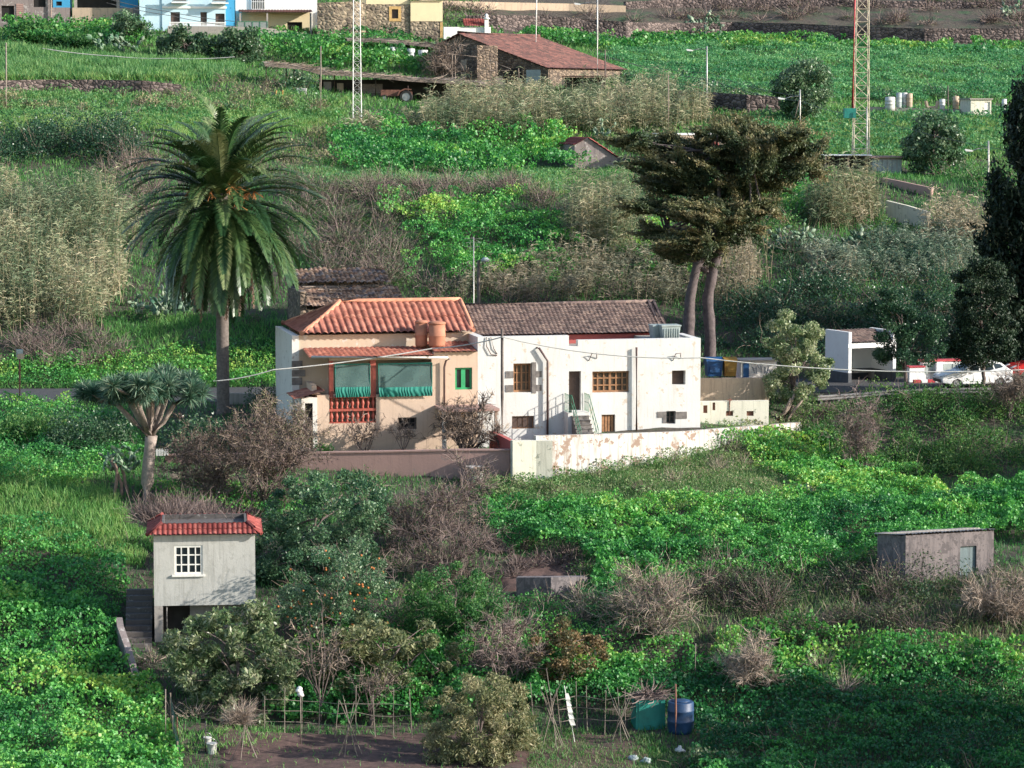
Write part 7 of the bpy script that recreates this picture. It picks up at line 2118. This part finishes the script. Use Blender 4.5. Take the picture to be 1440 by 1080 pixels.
# ------------------------------------------------------------------ garden trees in front of the houses
tree('dense_tree', 'dark glossy dense tree right of the grey hut', 'tree', (440, 838), [(352, 760), (360, 715), (395, 682), (440, 665), (500, 672), (535, 700), (548, 745), (530, 790), (490, 810), (470, 850), (400, 870), (362, 850)], 130, 230, .5, .15, .08, 'dark', 'bark', .16, shift=.02, D=129)
tree('orange_tree', 'orange tree with ripe fruit below the dark dense tree', 'tree', (480, 920), [(385, 850), (400, 810), (440, 778), (500, 770), (545, 800), (560, 840), (540, 880), (500, 905), (430, 900)], 90, 200, .45, .12, .06, 'dark', 'bark', .12, shift=.12, fruit=75, D=121, twig=(6, .6, .02, 'purptwig'))
tree('loquat_tree', 'broad leaved pale green loquat tree in front of the grey hut', 'tree', (335, 990), [(228, 925), (240, 890), (270, 880), (310, 850), (350, 862), (400, 890), (440, 915), (470, 940), (460, 985), (400, 1000), (320, 990), (250, 975)], 120, 150, .42, .24, .085, 'loquat', 'bark', .13, up=.25, D=115.5, thick=.7)
tree('loquat_tree', 'olive green drooping tree right of the loquat behind the bean poles', 'tree', (560, 985), [(440, 935), (455, 895), (520, 872), (590, 880), (640, 905), (660, 945), (640, 975), (560, 985), (480, 980)], 110, 150, .42, .2, .07, 'olive', 'bark', .13, up=.2, D=116.5, shift=-.08, thick=.6)
tree('green_tree', 'round fine leaved green tree in mid slope left of the soil patch', 'tree', (630, 920), (562, 795, 715, 930), 100, 220, .45, .11, .06, 'green', 'bark', .12, D=121, shift=-.1, twig=(4, .7, .02, 'wood'))
tree('willow_tree', 'bushy drooping olive brown tree at the bottom of the vegetable plot', 'tree', (668, 1074), [(590, 1040), (596, 1000), (630, 965), (680, 950), (725, 968), (748, 1005), (752, 1050), (735, 1078), (690, 1085), (620, 1080)], 120, 190, .36, .19, .045, 'olive', 'bark', .10, up=.1, fork=.2, D=109, shift=.12, thick=.8)
tree('rusty_tree', 'small tree with yellow and rust coloured leaves left of the teal tank', 'tree', (800, 968), [(742, 930), (755, 895), (790, 878), (830, 892), (852, 915), (845, 940), (820, 958), (770, 955)], 50, 130, .35, .15, .08, 'rust', 'bark', .09, D=116.5)
baretree('bare_tree', 'large leafless purple grey tree in front of the pink garden wall', 'tree', (600, 800), (525, 655, 700, 775), nl=14, sub=7, tw=18, twL=.85, tr=.12, D=131.5, buds=2600, budmat='olive')
baretree('bare_tree', 'leafless purple tree below and right of the large leafless one', 'tree', (632, 850), (575, 730, 690, 830), nl=10, sub=6, tw=18, twL=.8, tr=.09, D=127, buds=500)
baretree('bare_tree', 'small leafless grey tree with pale pruned branches left of the rusty tree', 'tree', (712, 968), (655, 872, 770, 950), nl=9, sub=6, tw=16, twL=.7, tr=.09, D=116.3, stems=2)
baretree('bare_shrub', 'large dry pale shrub fanning out below the leafy bank', 'bush', (915, 920), (840, 795, 985, 910), nl=18, sub=6, tw=14, twL=.9, tr=.05, leaf='paletwig', D=121, stems=5, fork=.12, buds=1500, budmat='green', budL=.1)
baretree('budding_tree', 'plum tree with purple brown leaflets left of the pink garden wall', 'tree', (358, 722), (300, 588, 455, 700), nl=15, sub=7, tw=14, twL=.8, tr=.11, leaf='wood', D=137.5, buds=6500, budmat='purple', budL=.11, stems=2)
baretree('budding_tree', 'low plum tree with dark purple leaflets right of the dragon tree trunk', 'tree', (330, 700), (222, 628, 330, 700), nl=12, sub=6, tw=13, twL=.8, tr=.09, leaf='wood', D=139.5, buds=4200, budmat='purple', budL=.11, stems=2)
baretree('bare_shrub', 'brownish leafless shrub before the porch of the ochre house', 'bush', (405, 640), (340, 572, 462, 625), nl=15, sub=6, tw=15, twL=.6, tr=.07, leaf='wood', D=147, buds=3000, budmat='olive', budL=.09, stems=3, fork=.2)
baretree('bare_shrub', 'thick leafless grey shrub in the yard in front of the pergola', 'bush', (655, 636), (606, 566, 708, 620), nl=24, sub=5, tw=9, twL=.5, tr=.09, tww=.035, leaf='wood', D=147.3, stems=4, fork=.15)
baretree('bare_shrub', 'small leafless frangipani against the lit ochre wall', 'bush', (513, 636), (482, 572, 548, 620), nl=10, sub=4, tw=3, twL=.45, tr=.07, tww=.045, leaf='wood', D=147.6, stems=2, fork=.2)
baretree('bare_shrub', 'thin leafless shrub in the red pot before the low ochre wall window', 'bush', (567, 620), (545, 590, 590, 615), nl=8, sub=4, tw=5, twL=.4, tr=.04, leaf='wood', D=147.5)
shrub('shrub', 'leafy green bush beside the porch of the ochre house', 'bush', (446, 636), .8, 1.0, 1500, .13, .07, 'green', D=147.2)
shrub('shrub', 'wide dark shrub between the dragon tree and the palm trunk', 'bush', (290, 636), 2.4, 2.4, 5200, .15, .09, 'dark', D=148.5, clumps=16, shift=.05)
shrub('shrub', 'dark shrub left of the dragon tree below the road', 'bush', (120, 634), 2.2, 2.5, 5200, .15, .09, 'dark', D=149, clumps=14)
shrub('shrub', 'sunlit leafy bush at the far left below the road', 'bush', (30, 620), 2.0, 1.5, 3600, .14, .1, 'green', D=151, clumps=10, shift=.1)
shrub('shrub', 'dark olive bush at the roadside near the shelter behind the grey wall', 'bush', (372, 576), .7, 1.6, 1700, .12, .06, 'dark', D=157.5)
shrub('shrub', 'yellowish bush in the bottom right hand corner of the plot', 'bush', (1000, 1088), .9, .9, 1300, .16, .09, 'loquat', D=108.2, clumps=7)
shrub('shrub', 'creeper covered lump against the right end of the white boundary wall', 'bush', (1062, 642), 1.5, 1.1, 3200, .13, .11, 'nast', D=151, clumps=9, shift=.1)
shrub('shrub', 'dark leafy plant in the dry grass of the terrace', 'bush', (1128, 712), .8, .5, 700, .18, .1, 'crop', D=139.2)
baretree('bare_shrub', 'dead vine column hanging over a root mound right of the boundary wall', 'bush', (1212, 660), (1178, 565, 1240, 640), nl=12, sub=6, tw=14, twL=.6, tr=.07, leaf='purptwig', D=150.5, stems=3, fork=.3)
shrub('shrub', 'dry brown root mound at the foot of the dead vine', 'bush', (1212, 664), 1.0, .8, 60, .1, .05, 'purple', 420, 'purptwig', D=150, clumps=8)
shrub('dead_brush', 'grey dry brush heaped over the back edge of the hut roof', 'bush', (262, 722), 2.3, .9, 250, .09, .04, 'purple', 2400, 'purptwig', D=126.5, clumps=16, twL=.8).location.z = float(SF.pt(0, 0, hTp)[2]) - .35
shrub('fan_palm', 'small yellowish palm shoot left of the concrete shed', 'palm', (1222, 826), .5, .9, 260, .5, .05, 'drygrass', D=124.2, clumps=4, dirs_out=True)
baretree('bare_shrub', 'pale dry shrub at the lower right before the dark creeper', 'bush', (1050, 985), (1010, 905, 1100, 960), nl=14, sub=5, tw=12, twL=.7, tr=.04, leaf='paletwig', D=116, stems=5, fork=.15)
baretree('bare_shrub', 'pale leafless scrub at the right edge below the concrete shed', 'bush', (1410, 880), (1340, 815, 1470, 870), nl=16, sub=5, tw=12, twL=.8, tr=.04, leaf='paletwig', D=121, stems=6, fork=.12)
baretree('bare_shrub', 'grey leafless scrub hanging over the right end of the guard rail', 'bush', (1420, 570), (1380, 528, 1460, 560), nl=12, sub=5, tw=14, twL=.7, tr=.04, leaf='wood', D=157, stems=4, fork=.15)
baretree('bare_tree', 'leafless grey tree at the left end of the barn', 'tree', (622, 112), (596, 68, 652, 108), nl=10, sub=6, tw=12, twL=1.1, tr=.12, tww=.045, leaf='wood', D=262)
baretree('bare_shrub', 'row of leafless pruned grey shrubs behind the left bean poles', 'bush', (520, 1000), (480, 932, 580, 985), nl=12, sub=4, tw=3, twL=.5, tr=.05, tww=.03, leaf='wood', D=113.8, stems=4, fork=.2)
baretree('bare_tree', 'thin leafless tree standing against the loquat right side', 'tree', (452, 1000), (415, 862, 490, 960), nl=9, sub=4, tw=4, twL=.6, tr=.06, tww=.03, leaf='wood', D=114)
# trees that stand right of and below the picture and shade its lower corners
for i, (x, y, h_, r_, lb) in enumerate(((24.6, 105, 8, 3.4, 'tall dense tree standing off to the right of the lower slope'), (28.5, 108.6, 9, 3.8, 'second tall dense tree farther right of the lower slope'), (36.5, 147.5, 7.5, 3.6, 'dense tree off to the right of the bank below the guard rail'), (44, 146, 9, 4, 'second dense tree farther right of the bank below the guard rail'))):
    z = float(H(x, y)); pxc, pyc = proj(x, y, z + h_ * .65); w_ = r_ * F / y
    tree('dense_tree', lb, 'tree', (float(pxc), 0), (float(pxc - w_), float(pyc - w_ * .9), float(pxc + w_), float(pyc + w_ * .9)), 90, 130, .9, .34, .2, 'dark', 'bark', .22, D=y)

# ------------------------------------------------------------------ vegetable plot
def teepee(label, px, pb, ptop, n, spread, D, extra=0.5):
    g = GD_(px, D); top = Vector(P(px, ptop, D)); t = thing('bean_teepee', label, 'bean poles', g, 'bean pole teepees')
    for i in range(n):
        a = 6.283 * i / n + random.random() * .5; b = Vector(g) + Vector((math.cos(a) * spread, math.sin(a) * spread, 0)); b.z = float(H(b.x, b.y)) - .15
        d = (top - b); e = top + d.normalized() * random.uniform(.3, 1) * extra + Vector((random.gauss(0, .06), random.gauss(0, .06), 0))
        MB().tube([b, b.lerp(e, .5) + Vector((random.gauss(0, .03), 0, 0)), e], [.022, .018, .011], 5).build('pole', M['pale_wood'], t)
    return t


teepee('cane teepee topped by a fan of dry twigs left of the plot', 344, 1072, 1018, 7, .75, 109.5, .35)
teepee('thin cane teepee left of the olive brown bush', 492, 1078, 1020, 6, .55, 109.0, 1.6)
teepee('tall cane teepee right of the olive brown bush', 774, 1056, 1000, 8, .6, 110.8, 1.7)
teepee('leaning bundle of canes left of the teal tank', 872, 1050, 1012, 7, .5, 111.5, 1.9)
shrub('dry_fan', 'fan of dry grey twigs on top of the left cane teepee', 'twigs', (340, 1072), .9, .9, 3, .05, .02, 'purple', 900, 'paletwig', D=109.5, clumps=3, twL=1.2, tw=.016).location.z += 1.3


def trellis(label, pts, rows, D, group='cane trellises in the plot'):
    t = thing('cane_trellis', label, 'trellis', GD_(pts[0], D), group)
    posts = []
    for x in pts:
        g = Vector(GD_(x, D + random.uniform(-.3, .3))); e = g + Vector((random.gauss(0, .08), 0, random.uniform(1.5, 2.2))); posts.append((g, e))
        MB().tube([g - Vector((0, 0, .2)), e], [.026, .018], 5).build('post', M['pale_wood'], t)
    for h_ in rows:
        MB().tube([g.lerp(e, h_ * 1.75 / max(.5, (e.z - g.z))) + Vector((0, 0, random.gauss(0, .03))) for g, e in posts], .013, 5).build('rail', M['pale_wood'], t)


trellis('cane trellis between the left teepee and the olive brown bush', [372, 400, 424, 448, 470, 500, 528, 553, 580], (.3, .55, .8), 112.3)
trellis('cane trellis between the olive brown bush and the teal tank', [752, 790, 812, 826, 850, 880, 905], (.35, .6, .85), 112.6)
g = GD_(423, 111); t = thing('scarecrow_stake', 'stake with a white bundle at its top by the left trellis', 'stake', g)
MB().tube([g - np.array([0, 0, .2]), g + np.array([0, 0, 2.0])], .025, 6).build('stake', M['pale_wood'], t)
mb = MB(); 
for i in range(5): mb.lathe(g + np.array([random.gauss(0, .05), random.gauss(0, .05), 1.95 + .07 * i]), [(.05, -.05), (.12, 0), (.11, .08), (.03, .13)], 7)
mb.build('bundle', M['white_plastic'], t)
a, b = Vector(P(797, 975, 111.5)), Vector(P(806, 1020, 111.5)); mb = MB()
for i in range(5):
    q = a.lerp(b, i / 5); e = a.lerp(b, (i + 1) / 5); mb.face([q + Vector((-.06 - .02 * i, .02 * (i % 2), 0)), e + Vector((-.09, -.03, 0)), e + Vector((.10, .02, 0)), q + Vector((.06, .03, 0))])
mb.tube([a + Vector((-.1, .03, .3)), b + Vector((.12, .03, -1.0))], .02, 5)
tag(mb.build('hanging_cloth', M['white_plastic'], loc=b), 'strip of pale torn cloth hanging on a leaning cane of the right trellis', 'cloth')
# tanks
k = FR(GD_(894, 112.6), 8)
t = thing('compost_bin', 'teal plastic bin covered by dark branches at the right of the plot', 'bin', k.pt(.6, .5, 0))
q = k.rect(894, 984, 936, 1027)
MB().prism(k, [(0, -.1), (q[1], -.1), (q[1] - .02, q[3]), (.03, q[3])], 0, 1.1).build('body', M['teal_plastic'], t)
MB().box(k, -.03, q[1] + .03, -.04, 1.15, q[3] + .003, q[3] + .06).build('lid', M['pole_wood'], t)
mb = MB(); 
for x in (.12, q[1] - .2): mb = MB().box(k, x, x + .06, -.03, -.002, 0, q[3] - .05); mb.build('rib', M['teal_plastic'], t)
NB().add(ribbons(twigpaths(np.array(k.pt(.6, .5, q[3] + .1)) + rng.normal(size=(160, 3)) * np.array([.28, .28, .05]), rng.normal(size=(160, 3)) * np.array([1, 1, .3]), .9, 4, .25), np.array([.04, .035, .03, .02])), np.repeat(rng.random(160), 3)).build('branches', LM['purptwig'], t)
c = GD_(957, 112.2); r_ = .52
barrel('water_drum', 'dark blue plastic drum right of the teal bin', 'drum', c, [(r_ * .92, -.1), (r_, .08), (r_, .38), (r_ * 1.03, .4), (r_ * 1.03, .46), (r_, .48), (r_, .8), (r_ * 1.03, .82), (r_ * 1.03, .88), (r_, .9), (r_, 1.15), (r_ * .94, 1.2)], 'navy_plastic', [(r_ * .7, 1.201), (r_ * .68, 1.24), (r_ * .2, 1.25)])
t, _ = pole('rusty_post', 'rusty iron post standing before the dark blue drum', 'post', 950, 962, D=111.2, r=.045, mat='rust')
for (x, D_, ht, lb, mt_) in ((233, 109.5, 2.6, 'pale stake at the lower left end of the plot', 'pale_wood'), (249, 110, 1.3, 'short rusty stake beside the net at the left of the plot', 'rust'), (289, 110, 1.2, 'short tan stake left of the white bucket', 'pale_wood'), (977, 116, 2.2, 'thin pale stake behind the dark blue drum', 'pale_wood')):
    g = GD_(x, D_); tag(MB().tube([g - np.array([0, 0, .2]), g + np.array([.02, 0, ht])], .028, 6).build('stake', M[mt_], loc=g), lb, 'stake')
def bucket(px, D, r, h_, mat, lb, cat='bucket'):
    g = GD_(px, D); t = thing('bucket', lb, cat, g)
    MB().lathe(g, [(r * .78, -.03), (r * .82, .02), (r * .97, h_ * .9), (r * 1.05, h_ * .9 + .01), (r * 1.05, h_)], 16).build('body', M[mat], t)
    MB().tube([Vector(g) + Vector((math.cos(a) * r, -.05 - .1 * math.sin(a), h_ + .0 + .2 * math.sin(a))) for a in np.linspace(0, math.pi, 9)], .012, 5).build('handle', M['metal'], t)
bucket(298, 109.8, .2, .42, 'white_plastic', 'white bucket at the left end of the tilled plot')
bucket(292, 110.6, .16, .34, 'white_plastic', 'smaller pale bucket behind the white bucket')
t = thing('net_fence', 'sagging grey net fence running along the left side of the plot', 'fence', GD_(243, 110))
W = [Vector(GD_(240, 113.5)), Vector(GD_(243, 110.5)), Vector(GD_(250, 107.5))]
mb = MB(); z = Vector((0, 0, 1.1))
for i in range(2): mb.face([W[i], W[i + 1], W[i + 1] + z + Vector((.1, 0, -.1 * i)), W[i] + z])
mb.build('net', M['net'], t)
for q in W: MB().tube([q - Vector((0, 0, .2)), q + z * 1.05], .03, 5).build('post', M['grey_plank'], t)
for (x, D_, lb, mt_) in ((890, 109.2, 'crumpled pale blue sack on the grass before the cane bundle', 'tank_grey'), (908, 109.0, 'second crumpled blue bag right of the pale sack on the grass', 'tank_grey'), (957, 110.2, 'small pale bag at the foot of the dark blue drum', 'white_plastic')):
    g = GD_(x, D_); mb = MB(); n = 12; b = 0
    prof = [(.08, -.03), (.2, .03), (.21, .09), (.15, .16), (.04, .2)]
    mb.lathe(g, prof, n); mb.v = [(vx + random.gauss(0, .035), vy + random.gauss(0, .03), vz + random.gauss(0, .03)) for vx, vy, vz in mb.v]
    tag(mb.build('plastic_bag', M[mt_], loc=g), lb, 'bag')
# pots and tubs by the houses
g = GD_(563, 147.4); barrel('flower_pot', 'terracotta red pot by the low window of the ochre wall', 'flower pot', g, [(.26, -.1), (.30, .1), (.36, .5), (.42, .52), (.42, .62)], 'red_wood', [(.37, .60), (.36, .61)])
g = GD_(668, 143.6); barrel('planter', 'weathered white round planter before the pink garden wall', 'planter', g, [(.42, -.2), (.40, .2), (.43, .8), (.50, .84), (.50, .95)], 'white_wall', [(.43, .93), (.42, .94)])
k = FR(P(219, 641, 145.6), 3); q = k.rect(219, 631, 236, 641); t = thing('planter', 'white slatted planter box behind the dragon tree trunk', 'planter', k.pt(.3, 0, 0)); mb = MB().box(k, 0, q[1], 0, .4, 0, q[3] - .1)
mb.build('box', M['white_plastic'], t)
for i in range(5): MB().box(k, .03 + i * .13, .11 + i * .13, -.03, -.003, 0, q[3]).build('slat', M['white_plastic'], t)
for i in range(14):
    pass
# rubble on the soil patch
rp = [(690, 772), (800, 765), (825, 800), (800, 815), (720, 812)]
nb = NB(); p = zone(rp, 12, 3)
EXCL.clear()
thicket('dry_litter', 'dark soil strewn with dead stalks beside the short terrace wall', [([(690, 775), (790, 768), (820, 800), (720, 808)], .9, .6, .3, 12, .1, 70, dict(tw=.03))], ('bramble', 'purptwig'))
nb = NB()
blades(nb, [(250, 1030), (760, 1026), (760, 1110), (250, 1110)], 7, .25, .03, shift=.1)
blades(nb, [(250, 1030), (420, 1026), (380, 1050), (250, 1060)], 50, .3, .03, shift=.1)
stuff('weeds', nb, ['grass'], 'sparse weeds sprouting in the tilled soil of the plot')
# ------------------------------------------------------------------ camera, sun, sky
cam = bpy.data.cameras.new('camera'); co = bpy.data.objects.new('camera', cam); COL.objects.link(co)
co.location = (0, 0, 0); co.rotation_euler = (math.pi / 2 - PIT, 0, 0)
cam.sensor_width = 36; cam.lens = 36 * F / 1440; cam.clip_start = 1; cam.clip_end = 1200
scene.camera = co
tv = Vector((-1.08, .28, -.46))
sun = bpy.data.lights.new('sun', 'SUN'); sun.energy = 5.0; sun.angle = R(.53); sun.color = (1, .93, .84)
so = bpy.data.objects.new('sun', sun); COL.objects.link(so); so.rotation_euler = tv.to_track_quat('-Z', 'Y').to_euler(); so.location = (40, 100, 40)
w = bpy.data.worlds.new('World'); scene.world = w; w.use_nodes = True
nt = w.node_tree; bg = nt.nodes['Background']
sky = nt.nodes.new('ShaderNodeTexSky'); sky.sky_type = 'NISHITA'; sky.sun_disc = False
sky.sun_elevation = math.asin(.46 / tv.length); sky.sun_rotation = math.atan2(1.08, -.28)
nt.links.new(sky.outputs[0], bg.inputs[0]); bg.inputs[1].default_value = .15
scene.view_settings.view_transform = 'Standard'; scene.view_settings.look = 'None'; scene.view_settings.gamma = 1
scene.view_settings.exposure = .80
scene.cycles.max_bounces = 6; scene.cycles.transparent_max_bounces = 6
scene.cycles.caustics_reflective = False; scene.cycles.caustics_refractive = False
HAZE = 0
if HAZE:
    m = bpy.data.materials.new('thin_air'); m.use_nodes = True; nt = m.node_tree
    nt.nodes.remove(nt.nodes['Principled BSDF'])
    pv = nt.nodes.new('ShaderNodeVolumePrincipled'); pv.inputs['Color'].default_value = (.80, .95, .95, 1); pv.inputs['Density'].default_value = HAZE; pv.inputs['Anisotropy'].default_value = .2
    nt.links.new(pv.outputs[0], nt.nodes['Material Output'].inputs['Volume'])
    zlo = float(GZ.min()) - 1.; zhi = max(float(GZ.max()), 3.) + 12
    hz = MB().box(FR((0, 0, 0), 0), -175, 175, -6, 440, zlo, zhi).build('haze', m, loc=(0, 200, 0))
    tag(hz, 'thin pale air between the viewer and the slope', kind='stuff')
